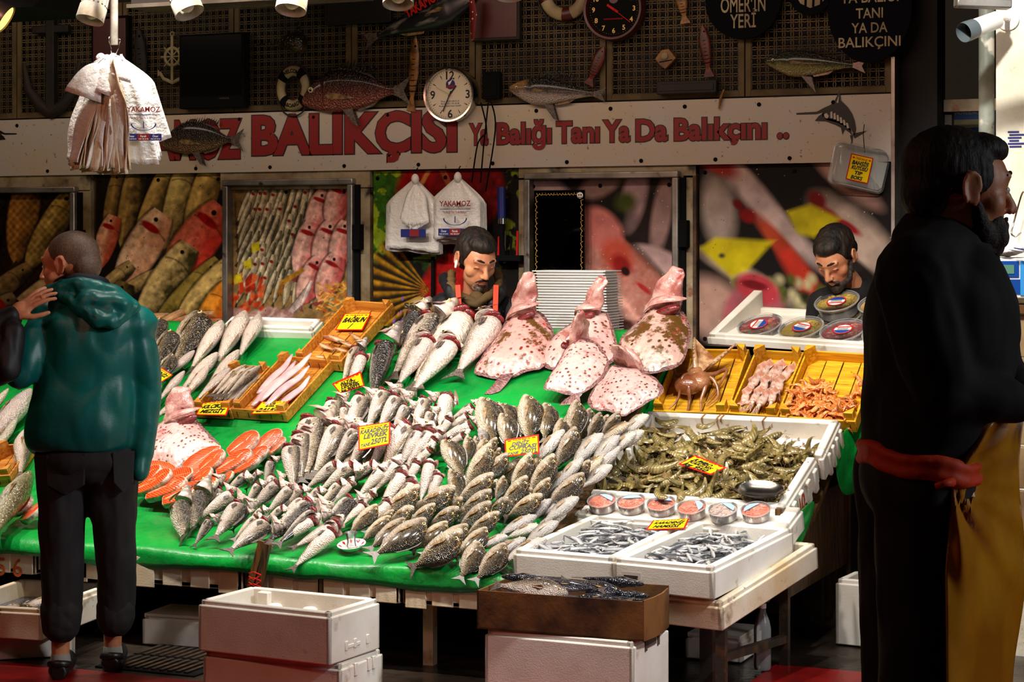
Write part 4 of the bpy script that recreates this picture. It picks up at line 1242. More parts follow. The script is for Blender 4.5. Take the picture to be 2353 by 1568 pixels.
def make_bass(name, mat, hmat, bend=46, slim=1.0):
 secs = [(.13, 0, .026, .010), (.2, 0, .036, .022), (.32, .0, .062, .044), (.46, -.003, .088, .062), (.6, -.005, .104, .074), (.7, -.004, .108, .078), (.775, .0, .1, .074), (.79, .0, .08, .06)]
 secs = [(x, zc, h * slim, w_ * slim) for x, zc, h, w_ in secs]
 body = MB().loft(rings(smooth_secs(secs)))
 x0, z0, g = .79, .07, R(bend)
 hs = [(.825, .022, .086, .08), (.835, .02, .09, .08), (.86, .014, .088, .07), (.9, .004, .072, .055), (.955, -.004, .046, .038), (.99, -.01, .026, .024), (1.0, -.012, .012, .012)]
 hr = [[bendp(q, x0, z0, g) for q in r_] for r_ in rings(smooth_secs([(x, zc, h * slim, w_ * slim) for x, zc, h, w_ in hs]))]
 head = MB().loft(hr)
 eye = eye_mb(.925, .022 * slim, .05 * slim, .02)
 eye.v = [tuple(bendp(V(q), x0, z0, g)) for q in eye.v]
 tail = finplate(MB(), [(.15, .022), (.10, .035), (.0, .095), (.035, .03), (.045, 0), (.03, -.03), (-.005, -.09), (.1, -.035), (.15, -.022)], .004)
 dorsal = finplate(MB(), [(.35, .06 * slim), (.4, .1 * slim), (.52, .12 * slim), (.62, .125 * slim), (.68, .1 * slim), (.6, .08 * slim)], .003)
 pect = MB()
 for s in (1, -1):
  pect.add([(.76, s * .072 * slim, .0), (.7, s * .094 * slim, .024), (.61, s * .09 * slim, .0), (.66, s * .092 * slim, -.03), (.75, s * .076 * slim, -.02), (.7, s * .085 * slim, .0)], [(0, 1, 5), (1, 2, 5), (2, 3, 5), (3, 4, 5), (4, 0, 5)])
 parts = [('head', head, hmat, 60), ('eye', eye, [M['eye_white'], M['eye_black']], 60), ('tail_fin', tail, M['fin'], 0), ('dorsal_fin', dorsal, M['fin'], 0), ('pectoral_fin', pect, M['fin'], 0)]
 if bend > 15:
  gl = MB()
  for s in (1, -1):
   gl.ell((.815, s * .052 * slim, -.022), (.026, .034 * slim, .066 * slim), None, 12, 8, 0, Matrix.Rotation(-g * .5, 3, 'Y'))
  gl.ell((.82, 0, -.05), (.03, .06 * slim, .05 * slim), None, 12, 8, 0)
  fl = MB()
  for s in (1, -1):
   vs = []
   for i in range(7):
    a = -1.5 + 2.6 * i / 6
    p_in = bendp(V((.9, s * .055 * slim, .0 + .062 * slim * sin(a))), x0, z0, g * .9)
    p_out = bendp(V((.845 - .012 * cos(a), s * .105 * slim * (.75 + .25 * cos(a)), .0 + .1 * slim * sin(a))), x0, z0, g * .8)
    vs += [p_in, p_out]
   fs = [(2 * i, 2 * i + 1, 2 * i + 3, 2 * i + 2) for i in range(6)]
   fl.add(vs, fs)
  parts += [('gill', gl, M['gill'], 60), ('gill_cover', fl, M['flap'], 60)]
 return Kind(name, body, mat, parts)
def make_bream(name, mat, deep=1.0, wide=1.0):
 secs = [(.155, 0, .032, .012), (.22, 0, .046, .026), (.3, .004, .088, .044), (.4, .008, .132, .062), (.52, .01, .166, .076), (.64, .01, .18, .082), (.73, .006, .175, .082), (.775, .0, .166, .08),
   (.785, -.004, .158, .072), (.85, -.018, .13, .064), (.91, -.036, .095, .052), (.955, -.052, .062, .038), (.99, -.064, .03, .022), (1.0, -.066, .012, .01)]
 secs = [(x, zc * deep, h * deep, w_ * wide) for x, zc, h, w_ in secs]
 body = MB().loft(rings(smooth_secs(secs), 16))
 eye = eye_mb(.895, .022 * deep, .055 * wide, .023)
 tail = finplate(MB(), [(.17, .028), (.11, .05), (.0, .12), (.05, .03), (.065, 0), (.05, -.03), (.0, -.12), (.11, -.05), (.17, -.028)], .004)
 dorsal = finplate(MB(), [(.3, .08 * deep), (.36, .14 * deep), (.5, .186 * deep), (.64, .204 * deep), (.72, .19 * deep), (.6, .15 * deep)], .004)
 pect = MB()
 for s in (1, -1):
  pect.add([(.755, s * .079 * wide, -.03), (.72, s * .1 * wide, -.004), (.6, s * .1 * wide, -.02), (.47, s * .088 * wide, -.055), (.58, s * .092 * wide, -.062), (.73, s * .082 * wide, -.055)], [(0, 1, 2, 5), (5, 2, 3, 4)])
 anal = finplate(MB(), [(.28, -.07 * deep), (.34, -.125 * deep), (.46, -.16 * deep), (.5, -.13 * deep)], .004)
 return Kind(name, body, mat, [('eye', eye, [M['eye_white'], M['eye_black']], 60), ('tail_fin', tail, M['fin'], 0), ('dorsal_fin', dorsal, M['fin'], 0), ('anal_fin', anal, M['fin'], 0), ('pectoral_fin', pect, M['fin_pale'], 60)])
def make_slim(name, mat, deep=1.0, gillred=False):
 secs = [(.13, 0, .018, .010), (.2, 0, .026, .02), (.34, .0, .052, .038), (.5, -.005, .082, .056), (.64, -.01, .1, .068), (.74, -.01, .098, .068), (.765, -.01, .092, .062), (.84, -.006, .074, .054), (.92, -.002, .048, .038), (.98, 0, .024, .022), (1.0, 0, .01, .01)]
 secs = [(x, zc, h * deep, w_ * deep) for x, zc, h, w_ in secs]
 body = MB().loft(rings(smooth_secs(secs)))
 tail = finplate(MB(), [(.15, .016), (.1, .03), (.0, .07), (.04, .0), (.0, -.07), (.1, -.03), (.15, -.016)], .004)
 pect = MB()
 for s in (1, -1):
  pect.add([(.75, s * .066 * deep, -.005), (.7, s * .078 * deep, .014), (.58, s * .072 * deep, .0), (.7, s * .076 * deep, -.022)], [(0, 1, 2, 3)])
 fin2 = finplate(MB(), [(.3, -.04 * deep), (.36, -.075 * deep), (.5, -.1 * deep), (.52, -.08 * deep)], .003)
 return Kind(name, body, mat, [('eye', eye_mb(.91, .012, .037 * deep, .015), [M['eye_white'], M['eye_black']], 60), ('tail_fin', tail, M['fin'], 0), ('pectoral_fin', pect, M['fin_pale'], 0), ('anal_fin', fin2, M['fin_pale'], 0)])
KD = {'bass': make_bass('sea_bass', M['bass'], M['bass_head']), 'bass2': make_bass('sea_bass', M['bass'], M['bass_head'], 30), 'bassc': make_bass('sea_bass', M['bass'], M['bass_head'], 6),
   'big': make_bass('large_sea_bass', M['bass'], M['bass_head'], 34, .92), 'bigd': make_bass('large_sea_bass', M['dark_bass'], M['bass_head'], 48, 1.0),
   'bream': make_bream('sea_bream', M['bream']), 'breamp': make_bream('sea_bream', M['bream_p'], .92, 1.1),
   'whiting': make_slim('whiting', M['whiting'], 1.25), 'slim': make_slim('whiting', M['whiting'], .9), 'mullet': make_slim('red_mullet', M['mullet'], 1.15),
   'mackerel': make_slim('mackerel', M['mackerel'], .95), 'trout': make_slim('trout', M['trout'], 1.0)}
FAT = {'bass': 1.62, 'bass2': 1.62, 'bassc': 1.6, 'big': 1.3, 'bigd': 1.35, 'bream': 1.42, 'breamp': 1.5, 'whiting': 1.25}
def lay(kind, head, tail, side, label, cat='fish', group=None, roll=None, hh=.075, ht=.03, P=PROF_A, k=1.0, pts=None, name=None, fat=None, lift=0.0, tailY=None):
 """Lay a fish between two photo points on the slope. side: 'R' back towards the picture's right, 'L' left, 'V' belly up."""
 K = KD[kind]
 h_, t_ = pts if pts else (surf(*head, hh, P), surf(*tail, ht, P))
 if tailY:
  t_ = onY(*tail, tailY)
 d = h_ - t_
 L = d.length * k
 d.normalize()
 n = V((.05, -.8, .6)) if pts is None else V((0, -.45, .9))
 h_ = h_ + n * lift
 n = (n - d * n.dot(d)).normalized()
 z = d.cross(n)
 if side == 'R':
  y, z = n, z
  rr = roll if roll is not None else random.uniform(-18, 8)
  z2 = z * cos(R(rr)) + n * sin(R(rr))
 elif side == 'L':
  z = -z
  rr = roll if roll is not None else -random.uniform(15, 40)
  z2 = z * cos(R(rr)) + n * sin(R(rr))
 else:
  z2 = -n
 y2 = z2.cross(d)
 f_ = L / k * (fat or FAT.get(kind, 1.0))
 Mx = frame(h_ - d * L, d * L, y2 * f_, z2 * f_)
 b = inst(K.body, name or K.name, None, Mx)
 tag(b, label, cat, group)
 for pn, pmesh in K.parts:
  inst(pmesh, pn, b)
 return b
ORD = ['first', 'second', 'third', 'fourth', 'fifth', 'sixth', 'seventh', 'eighth', 'ninth', 'tenth', 'eleventh', 'twelfth', 'thirteenth', 'fourteenth', 'fifteenth']
def row(kind, label, where, group, items, k=1.22, fill=False, **kw):
 """A row of fish listed from left to right; the label counts them along the row."""
 items = sorted(items, key=lambda q: q[0])
 if fill:
  n_ = 0
  for p, q in zip(items, items[1:]):
   if 24 < abs(p[0] - q[0]) < 110 and abs(p[1] - q[1]) < 60:
    m_ = [(p[z] + q[z]) / 2 + random.uniform(-7, 7) for z in range(4)]
    lay(random.choice((kind, kind, 'bassc' if 'bass' in kind else kind)), (m_[0], m_[1] + 10), (m_[2], m_[3] + 8), p[4], 'half hidden %s, %s from left %s' % ('sea bream' if 'bream' in kind else 'silver sea bass', ORD[n_], where), group=group, k=k, hh=kw.get('hh', .1) - .045, ht=.02)
    n_ += 1
 for i, it in enumerate(items):
  kd = it[5] if len(it) > 5 and it[5] else kind
  kws = dict(kw, k=k)
  if len(it) > 6:
   kws.update(it[6])
  lay(kd, (it[0], it[1]), (it[2], it[3]), it[4], '%s, %s from left %s' % (label, ORD[i], where), group=group, **kws)
# -- large sea bass at the top of the slope
row('big', 'large sea bass with open red gills', 'at the top of the slope', 'large sea bass at the top', [
 (967, 702, 902, 824, 'R', 'bigd', {'roll': 40}), (1018, 700, 898, 872, 'R', 'big', {'roll': 25, 'k': 1.05}), (1080, 702, 940, 905, 'L', 'big', {'roll': -20, 'hh': .06}),
 (1148, 708, 1042, 872, 'L', 'big', {'roll': -10}), (996, 758, 906, 898, 'L', 'big', {'hh': .14, 'roll': -15}), (1056, 763, 938, 912, 'L', 'big', {'hh': .14, 'roll': -15})], hh=.12, ht=.04, k=1.0)
row('big', 'large sea bass with open red gills', 'beside the tilted 900 card', 'large sea bass by the price card', [
 (828, 783, 792, 868, 'R', 'big', {'roll': 20}), (893, 762, 858, 900, 'R', 'bigd', {'roll': 35, 'hh': .15}), (838, 800, 800, 905, 'L', 'big', {'roll': -50, 'hh': .12})], hh=.1, ht=.05)
# -- the sea bass heap, row by row
G = 'sea bass of the heap'
BL_ = 'silver sea bass, red gilled'
row('bass', BL_, 'in the back row of bass', G, [
 (770, 903, 760, 1000, 'R'), (843, 891, 800, 990, 'R'), (898, 880, 848, 975, 'R'), (928, 894, 874, 985, 'R'), (946, 917, 905, 990, 'R'), (987, 899, 953, 985, 'R'), (996, 932, 975, 995, 'R'),
 (1030, 896, 1014, 992, 'V', 'bass', {'hh': .12}), (796, 922, 786, 985, 'R')], hh=.15, ht=.06, fill=True)
row('bass', BL_, 'in the second row of bass', G, [
 (723, 938, 704, 1078, 'R'), (797, 956, 730, 1075, 'R'), (835, 968, 772, 1064, 'R'), (693, 977, 690, 1090, 'R'), (668, 1006, 672, 1108, 'R'), (868, 978, 806, 1070, 'R'), (925, 966, 856, 1064, 'R'),
 (958, 955, 885, 1070, 'R'), (977, 972, 920, 1066, 'L', 'bass2'), (1005, 973, 938, 1066, 'L', 'bass2'), (1040, 950, 1000, 1015, 'L', 'bass2')], hh=.16, ht=.06, fill=True)
row('bass2', 'pale sea bass with gaping red gills', 'left of the sea bream', G, [
 (1100, 925, 1040, 962, 'L'), (1103, 966, 1012, 1010, 'L'), (1087, 946, 1030, 985, 'L'), (1078, 992, 1020, 1030, 'L'), (1010, 1000, 960, 1052, 'L'), (1020, 985, 985, 1030, 'L')], hh=.15, ht=.08, fill=True)
row('bass', BL_, 'in the third row of bass', G, [
 (790, 1057, 714, 1115, 'R'), (830, 1058, 745, 1120, 'R'), (872, 1058, 806, 1108, 'R'), (892, 1064, 828, 1136, 'L', 'bassc'), (924, 1046, 860, 1128, 'L', 'bassc'), (938, 1070, 876, 1165, 'L', 'bass2'),
 (968, 1050, 925, 1125, 'L', 'bass2'), (1000, 1022, 944, 1072, 'L', 'bass2'), (992, 1048, 968, 1145, 'L', 'bass2', {'roll': -60})], hh=.15, ht=.06, fill=True)
row('bass', BL_, 'beside the salmon steaks', G, [
 (629, 1046, 610, 1108, 'R'), (580, 1084, 520, 1130, 'R'), (606, 1100, 566, 1160, 'R'), (655, 1098, 584, 1166, 'R'), (494, 1091, 464, 1170, 'R'), (557, 1126, 464, 1186, 'R'), (566, 1146, 502, 1226, 'R'),
 (600, 1078, 570, 1120, 'R')], hh=.13, ht=.05, fill=True)
row('bass', BL_, 'in the front row of bass', G, [
 (412, 1148, 420, 1244, 'R', 'bass', {'roll': 35}), (458, 1126, 440, 1226, 'R', 'bass', {'roll': 35}), (494, 1182, 444, 1258, 'R', 'bass', {'roll': 20, 'tailY': 7.02}), (575, 1164, 532, 1222, 'R', 'bigd'),
 (633, 1191, 522, 1270, 'R', 'bass'), (604, 1180, 534, 1244, 'R'), (740, 1184, 620, 1260, 'L', 'bass2', {'fat': 1.15}), (796, 1190, 668, 1262, 'L', 'bass2', {'ht': .03, 'fat': 1.1}), (782, 1202, 668, 1312, 'L', 'bass2', {'hh': .1, 'tailY': 6.95, 'fat': 1.3})], hh=.11, ht=.02, k=1.02, fat=1.4)
row('bass', BL_, 'in the fourth row of bass', G, [
 (614, 1162, 570, 1206, 'R'), (661, 1160, 612, 1200, 'R'), (685, 1110, 620, 1172, 'R'), (706, 1112, 655, 1164, 'R'), (745, 1116, 700, 1160, 'R'), (736, 1144, 630, 1234, 'R', 'bigd'), (746, 1165, 652, 1240, 'R', 'bigd'),
 (796, 1100, 735, 1166, 'R'), (825, 1134, 746, 1216, 'R', 'bigd'), (816, 1098, 763, 1158, 'L', 'bass2'), (866, 1126, 815, 1176, 'L', 'bass2')], hh=.12, ht=.05, fill=True)
# -- the sea bream heap
G = 'sea bream of the heap'
BR_ = 'golden brown sea bream'
row('bream', BR_, 'in the back row of the bream heap', G, [
 (1118, 911, 1131, 1022, 'R', 'bream', {'hh': .2}), (1157, 925, 1178, 990, 'R'), (1160, 948, 1172, 1030, 'R', 'bream', {'hh': .18}), (1219, 906, 1216, 1012, 'R', 'bream', {'hh': .2}), (1262, 926, 1252, 1004, 'R'), (1333, 920, 1312, 1012, 'R', 'bream', {'hh': .2}),
 (1298, 962, 1278, 1030, 'R'), (1385, 950, 1352, 1004, 'R'), (1428, 950, 1384, 998, 'R')], hh=.15, ht=.08, roll=-6, fill=True)
row('bream', BR_, 'in the second row of the bream heap', G, [
 (1026, 1008, 1062, 1092, 'R'), (1080, 1000, 1074, 1062, 'R'), (1106, 982, 1118, 1034, 'R', 'breamp'), (1144, 1011, 1110, 1052, 'R'), (1136, 1024, 1072, 1120, 'R', 'bream', {'hh': .19}), (1172, 1048, 1108, 1106, 'R'), (1228, 1045, 1176, 1126, 'R', 'bream', {'hh': .18}),
 (1281, 1049, 1218, 1132, 'R', 'bream', {'hh': .19}), (1331, 985, 1280, 1070, 'R', 'bream', {'hh': .18})], hh=.16, ht=.06, roll=-8, fill=True)
row('bream', BR_, 'in the third row of the bream heap', G, [
 (1041, 1076, 1056, 1152, 'R', 'bream', {'hh': .18}), (1138, 1096, 1052, 1154, 'R'), (1163, 1096, 1140, 1152, 'R'), (1217, 1100, 1152, 1170, 'R', 'bream', {'hh': .17}), (1268, 1104, 1216, 1158, 'R'), (1357, 1064, 1322, 1100, 'R'),
 (1247, 1146, 1170, 1186, 'R'), (1166, 1154, 1124, 1186, 'R'), (1132, 1134, 1056, 1184, 'R')], hh=.15, ht=.05, roll=-6, fill=True)
row('bream', BR_, 'in the fourth row of the bream heap', G, [
 (968, 1124, 878, 1190, 'R', 'bream', {'hh': .17}), (1046, 1131, 954, 1178, 'R', 'bream', {'hh': .17}), (1003, 1164, 938, 1208, 'R'), (1064, 1151, 1006, 1186, 'R'), (1131, 1162, 1054, 1218, 'R', 'bream', {'hh': .16}), (948, 1176, 896, 1202, 'R'), (1054, 1176, 988, 1208, 'R'),
 (872, 1164, 808, 1222, 'R'), (1150, 1184, 1076, 1228, 'R')], hh=.13, ht=.05, roll=-4, fill=True)
row('bream', BR_, 'in the front row of the bream heap', G, [
 (899, 1190, 824, 1250, 'R'), (937, 1196, 842, 1268, 'R'), (987, 1200, 846, 1284, 'R', 'bream', {'hh': .12}), (1034, 1204, 940, 1272, 'R'), (1081, 1212, 968, 1282, 'R'), (1067, 1230, 936, 1312, 'R', 'bream', {'hh': .12, 'tailY': 6.99, 'fat': 1.35}), (1125, 1217, 1040, 1288, 'R'),
 (1110, 1249, 1053, 1338, 'R', 'bream', {'roll': -6, 'hh': .08, 'tailY': 6.95, 'fat': 1.5}), (1169, 1254, 1086, 1342, 'R', 'bream', {'roll': 4, 'hh': .08, 'tailY': 6.95, 'fat': 1.4})], hh=.1, ht=.02, roll=0, k=1.0, fat=1.18)
row('breamp', 'white bellied sea bream', 'beside the shrimp crate', 'pale bream at the crate', [
 (1292, 988, 1230, 1066, 'L'), (1380, 994, 1318, 1068, 'L'), (1418, 999, 1362, 1066, 'L'), (1448, 970, 1376, 1014, 'L', 'bream'), (1460, 993, 1404, 1040, 'L'), (1488, 950, 1430, 1000, 'L'), (1337, 1052, 1282, 1114, 'L', 'breamp', {'roll': -30}),
 (1347, 1094, 1262, 1160, 'R', 'bream'), (1327, 1140, 1252, 1200, 'L', 'breamp')], hh=.15, ht=.07, fill=True)
row('breamp', 'white bellied sea bream', 'beside the anchovy crates', 'pale bream at the anchovies', [
 (1230, 1184, 1148, 1232, 'L'), (1168, 1230, 1098, 1262, 'L'), (1206, 1235, 1140, 1280, 'L'), (1243, 1207, 1168, 1236, 'L'), (1252, 1238, 1160, 1292, 'L'), (1292, 1160, 1230, 1190, 'L'), (1300, 1178, 1226, 1222, 'L')], hh=.09, ht=.03, roll=-38, fill=True)
row('bass2', 'pale sea bass with red gills', 'in the gap above the front bream', 'sea bass of the heap', [
 (962, 1094, 898, 1184, 'L'), (1012, 1078, 984, 1156, 'L'), (906, 1146, 838, 1206, 'L'), (846, 1150, 790, 1204, 'L')], hh=.12, ht=.05)
row('breamp', 'white bellied sea bream', 'between the bream heap and the crates', 'pale bream at the crate', [
 (1264, 1146, 1206, 1206, 'L'), (1304, 1112, 1250, 1164, 'L', 'bream'), (1280, 1196, 1210, 1246, 'L'), (1312, 1076, 1258, 1134, 'L'), (1340, 1096, 1290, 1156, 'L'), (1420, 1024, 1350, 1090, 'L'), (1382, 1046, 1326, 1104, 'L', 'bream'), (1456, 990, 1396, 1048, 'L'), (1404, 1066, 1340, 1118, 'L')], hh=.11, ht=.04)
# -- fish behind the standing man
row('bream', 'large golden sea bream', 'beside the teal sleeve', 'bream by the teal sleeve', [
 (368, 730, 356, 800, 'R'), (396, 757, 362, 845, 'R'), (467, 714, 410, 826, 'R', 'bream', {'roll': 5, 'hh': .13}), (402, 812, 362, 880, 'R')], hh=.12, ht=.06, roll=15)
row('whiting', 'pale whiting with a white belly', 'left of the wooden crates', 'whiting left of the crates', [
 (510, 738, 446, 838, 'L'), (564, 716, 504, 826, 'L'), (596, 723, 554, 812, 'L'), (447, 806, 384, 864, 'L'), (500, 811, 418, 896, 'L'), (549, 805, 480, 886, 'L'), (480, 840, 424, 914, 'L', 'whiting', {'hh': .12}), (424, 853, 366, 920, 'L', 'whiting', {'hh': .12}),
 (529, 847, 456, 916, 'L'), (363, 866, 352, 930, 'L'), (433, 908, 345, 968, 'L', 'whiting', {'k': 1.05})], hh=.09, ht=.05, roll=-30)
row('trout', 'long silver fish', 'left of the standing man', 'fish at the left edge', [
 (20, 893, -60, 985, 'L'), (72, 895, -40, 1030, 'L', 'whiting'), (60, 905, 10, 990, 'R', 'bassc'), (62, 985, 48, 1080, 'R', 'whiting'), (70, 1085, -14, 1225, 'R', 'trout', {'hh': .16}), (40, 960, -30, 1060, 'L')], hh=.09, ht=.04)
# -- turbots: broad flat fish with the head folded up
def turbot_mat(name, base, spot_col, amount):
 t = NT(name)
 vec = t.coord()
 n = t.noise(vec, 5, 5)
 c = t.mixc(t.rng(n, .42, .68), lin(base), lin((206, 150, 144)))
 v_ = t.voro(vec, 17)
 c = t.mixc(t.math('MULTIPLY', t.rng(v_, .36, .22), t.rng(t.noise(vec, 3.2, 3), .36, .46)), c, lin(spot_col))
 c = t.mixc(t.rng(t.noise(vec, 5, 6, .7), .6 - amount, .68 - amount), c, lin((92, 62, 24)))
 c = t.mixc(t.rng(t.noise(vec, 3.4, 4), .62, .72, 0, .8), c, lin((186, 60, 56)))
 t.bump(t.math('ADD', n, t.math('MULTIPLY', v_, .5)), .4, .02)
 return t.done(c, .3, 0, .5)
M['turbot'] = turbot_mat('turbot_skin', (206, 172, 164), (104, 50, 36), -.03)
M['turbot_b'] = turbot_mat('turbot_brown_skin', (196, 160, 146), (70, 44, 20), .13)
M['turbot_c'] = turbot_mat('turbot_rusty_skin', (202, 158, 148), (126, 40, 26), .07)
M['turbot_fin'] = pm('turbot_fin', (150, 104, 100), .4, col2=(58, 34, 32), sc=30, lo=.45, hi=.55, stretch=(6, 1, 1))
M['raw'] = pm('raw_pink_flesh', (206, 158, 146), .25, col2=(160, 92, 84), sc=6, spots=(((140, 24, 26), 5, .64, .74),), coat=.6, bump=.5, bs=26)
def turbot(label, outline, tip, tail=None, mat='turbot', h=.05, sd=1.0):
 """A broad flat fish: the rim as points (clockwise from the left of the neck), the folded up head ends at tip."""
 n = V((.03, -.62, .78)).normalized()
 c0 = sum((surf(x, y, h) for x, y in outline), V()) / len(outline)
 on = lambda x, y, e=0.0: CAMP + ray(x, y) * ((c0 + n * e - CAMP).dot(n) / ray(x, y).dot(n))
 P3 = [on(*q) for q in outline]
 nk = (P3[0] + P3[-1]) / 2
 tp = on(*tip, .07)
 d = tp - nk
 d = (d - n * d.dot(n)).normalized()
 L = max((p - nk).length for p in P3)
 fr = frame(c0, d * L, n.cross(d) * L, n * L)
 inv = fr.inverted()
 poly = [(inv @ p).xy for p in P3]
 poly = smooth_secs([tuple(p) for p in poly] + [tuple(poly[0])], 3)[:-1]
 th = thing('turbot', label, 'flatfish', M=fr)
 def disc(scale, z1, seg=7):
  mb, rg = MB(), []
  for k in range(seg + 1):
   f = 1 - k / seg * .999
   zz = z1 * (1 - f ** 2.6) + .004
   rg.append([(px * f * scale, py * f * scale, zz + .014 * noise.noise(V((px * 6 * f + sd, py * 6 * f, sd))) * (scale < 1)) for px, py in poly])
  return mb.loft(rg, caps=False)
 disc(.95, .11).build('body', M[mat], th, 70, local=True)
 fn = disc(1.0, .04)
 fn.v = [(px, py, pz + .006 * sin(math.atan2(py, px) * 80)) for px, py, pz in fn.v]
 fn.build('fin_fringe', M['turbot_fin'], th, 70, local=True)
 if tail:
  a, b, e, f = [inv @ on(*q, .012) for q in tail]
  m_ = (e + f) / 2
  MB().add([a + V((.05, 0, .02)), b + V((.05, 0, .02)), b.lerp(e, .4), e, m_ + (m_ - (a + b) / 2) * .1, f, a.lerp(f, .4), (a + b + e + f) / 4 + V((0, 0, .03))], [(0, 1, 7), (1, 2, 7), (2, 3, 7), (3, 4, 7), (4, 5, 7), (5, 6, 7), (6, 0, 7)]).build('tail_fin', M['turbot_fin'], th, 70, local=True)
 # the head, built along its own axis from the neck to the snout
 q0, q1 = inv @ nk, inv @ tp
 hl = max((q1 - q0).length, .4)
 wn = min((P3[0] - P3[-1]).length / L * .68, hl * .72)
 ax = (q1 - q0).normalized()
 ay = V((0, 0, 1)).cross(ax).normalized()
 az = ax.cross(ay)
 Mh = frame(q0, ax * hl, ay * wn, az * hl)
 hd = MB()
 hd.loft(rings(smooth_secs([(-.6, .06, .04, .7), (-.25, .14, .1, .92), (.1, .16, .13, .86), (.45, .13, .13, .7), (.75, .1, .1, .56), (.93, .06, .06, .42), (1.0, .04, .02, .2)], 4), 20))
 hd.v = [tuple(V(v) + V((0, .9 * noise.noise(V(v) * 3 + V((sd, 0, 0))), .7 * noise.noise(V(v) * 3.3 + V((0, sd, 0))))) * .16 + V((0, 0, .04 * noise.noise(V((v[0] * 8, v[1] * 5, sd)))))) for v in hd.v]
 hd.v = [tuple(Mh @ V(v)) for v in hd.v]
 hd.build('head', M['raw'], th, 70, local=True)
 G = lambda x, y, z: Mh @ V((x, y, z))
 mb = MB().ell((0, 0, 0), (1, 1, 1), None, 18, 10)
 mb.v = [tuple(G(-.12 + .17 * x - .2 * y, -.5 + .66 * y, .38 + .16 * z)) for x, y, z in mb.v]
 mb.build('gill', M['gill'], th, 70, local=True)
 lip = smooth_secs([tuple(G(*q)) for q in ((-.3, .75, .36), (-.04, .35, .48), (.14, -.2, .52), (.26, -.8, .44), (.34, -1.15, .22))], 4)
 MB().tube(lip, [(.01 + .05 * sin(pi * i / (len(lip) - 1))) * hl / .45 for i in range(len(lip))], 8, flat=.5).build('gill_cover', M['raw'], th, 70, local=True)
 MB().add([G(*q) for q in ((-.75, .1, .2), (-.85, .4, .23), (-1.15, .45, .22), (-1.3, .3, .21), (-1.05, .1, .21))], [(0, 1, 2, 3, 4)]).build('pectoral_fin', M['flap'], th, 0, local=True)
 return th
turbot('pink spotted turbot with rusty stains in front of the seller', [(1181, 716), (1147, 761), (1114, 809), (1090, 850), (1099, 863), (1145, 872), (1177, 870), (1212, 855), (1251, 844), (1262, 813), (1272, 766), (1262, 742), (1238, 716)], (1215, 676), [(1145, 872), (1177, 868), (1148, 900), (1112, 906)], 'turbot_c', sd=1)
turbot('pale turbot with a wide red gill in front of the white trays', [(1344, 712), (1314, 742), (1275, 768), (1244, 800), (1236, 822), (1246, 842), (1275, 852), (1342, 857), (1407, 835), (1420, 805), (1411, 761), (1400, 727), (1390, 716)], (1378, 678), sd=2)
turbot('brown blotched turbot, the darkest one, beside the wooden octopus crate', [(1504, 696), (1468, 735), (1433, 770), (1422, 792), (1426, 824), (1457, 846), (1487, 859), (1510, 858), (1557, 845), (1578, 813), (1589, 766), (1583, 745), (1565, 712)], (1548, 658), None, 'turbot_b', sd=3)
turbot('small white turbot with fine brown dots lying on the others', [(1316, 770), (1298, 803), (1281, 835), (1262, 865), (1249, 894), (1277, 900), (1307, 909), (1331, 907), (1363, 891), (1394, 859), (1401, 835), (1389, 811), (1368, 786)], (1338, 752), [(1307, 909), (1331, 906), (1334, 924), (1284, 932)], h=.11, sd=4)
turbot('white turbot with scattered dark spots nearest the foam shrimp crate', [(1405, 839), (1389, 861), (1363, 894), (1350, 926), (1368, 943), (1398, 946), (1430, 958), (1455, 946), (1489, 926), (1515, 911), (1526, 896), (1507, 870), (1485, 859), (1462, 846)], (1424, 818), h=.09, sd=5)
turbot('raw pink turbot with its head folded open above the salmon', [(390, 955), (363, 976), (342, 992), (318, 1024), (325, 1057), (376, 1066), (399, 1082), (434, 1066), (472, 1045), (510, 1032), (491, 1007), (468, 984), (448, 964)], (420, 914), None, 'turbot', .05, 6)
# -- salmon steaks and fillets
def salmon_mat():
 t = NT('salmon_flesh')
 vec = t.coord()
 wv = t.node('ShaderNodeTexWave', {'Vector': vec, 'Scale': 9.0, 'Distortion': 3.0, 'Detail': 2.0}, wave_type='BANDS', bands_direction='DIAGONAL').outputs['Fac']
 c = t.mixc(t.rng(wv, .8, .98, 0, .7), lin((222, 62, 8)), lin((240, 150, 96)))
 c = t.mixc(t.rng(t.noise(vec, 5, 4), .5, .7, 0, .7), c, lin((232, 96, 40)))
 oi = t.node('ShaderNodeObjectInfo')
 c = t.mixc(1.0, c, t.ramp(oi.outputs['Random'], ((0, (.8, .72, .66)), (1, (1.05, 1, 1)))), 'MULTIPLY')
 t.bump(wv, .15, .01)
 return t.done(c, .25, 0, .6)
M['salmon'] = salmon_mat()
M['salmon_pale'] = pm('salmon_belly_flesh', (234, 150, 116), .3, col2=(222, 104, 64), sc=8, coat=.5)
M['salmon_skin'] = pm('salmon_skin', (206, 192, 170), .3, col2=(110, 100, 84), sc=6, coat=.4, bump=.2, bs=60)
n_s = [0]
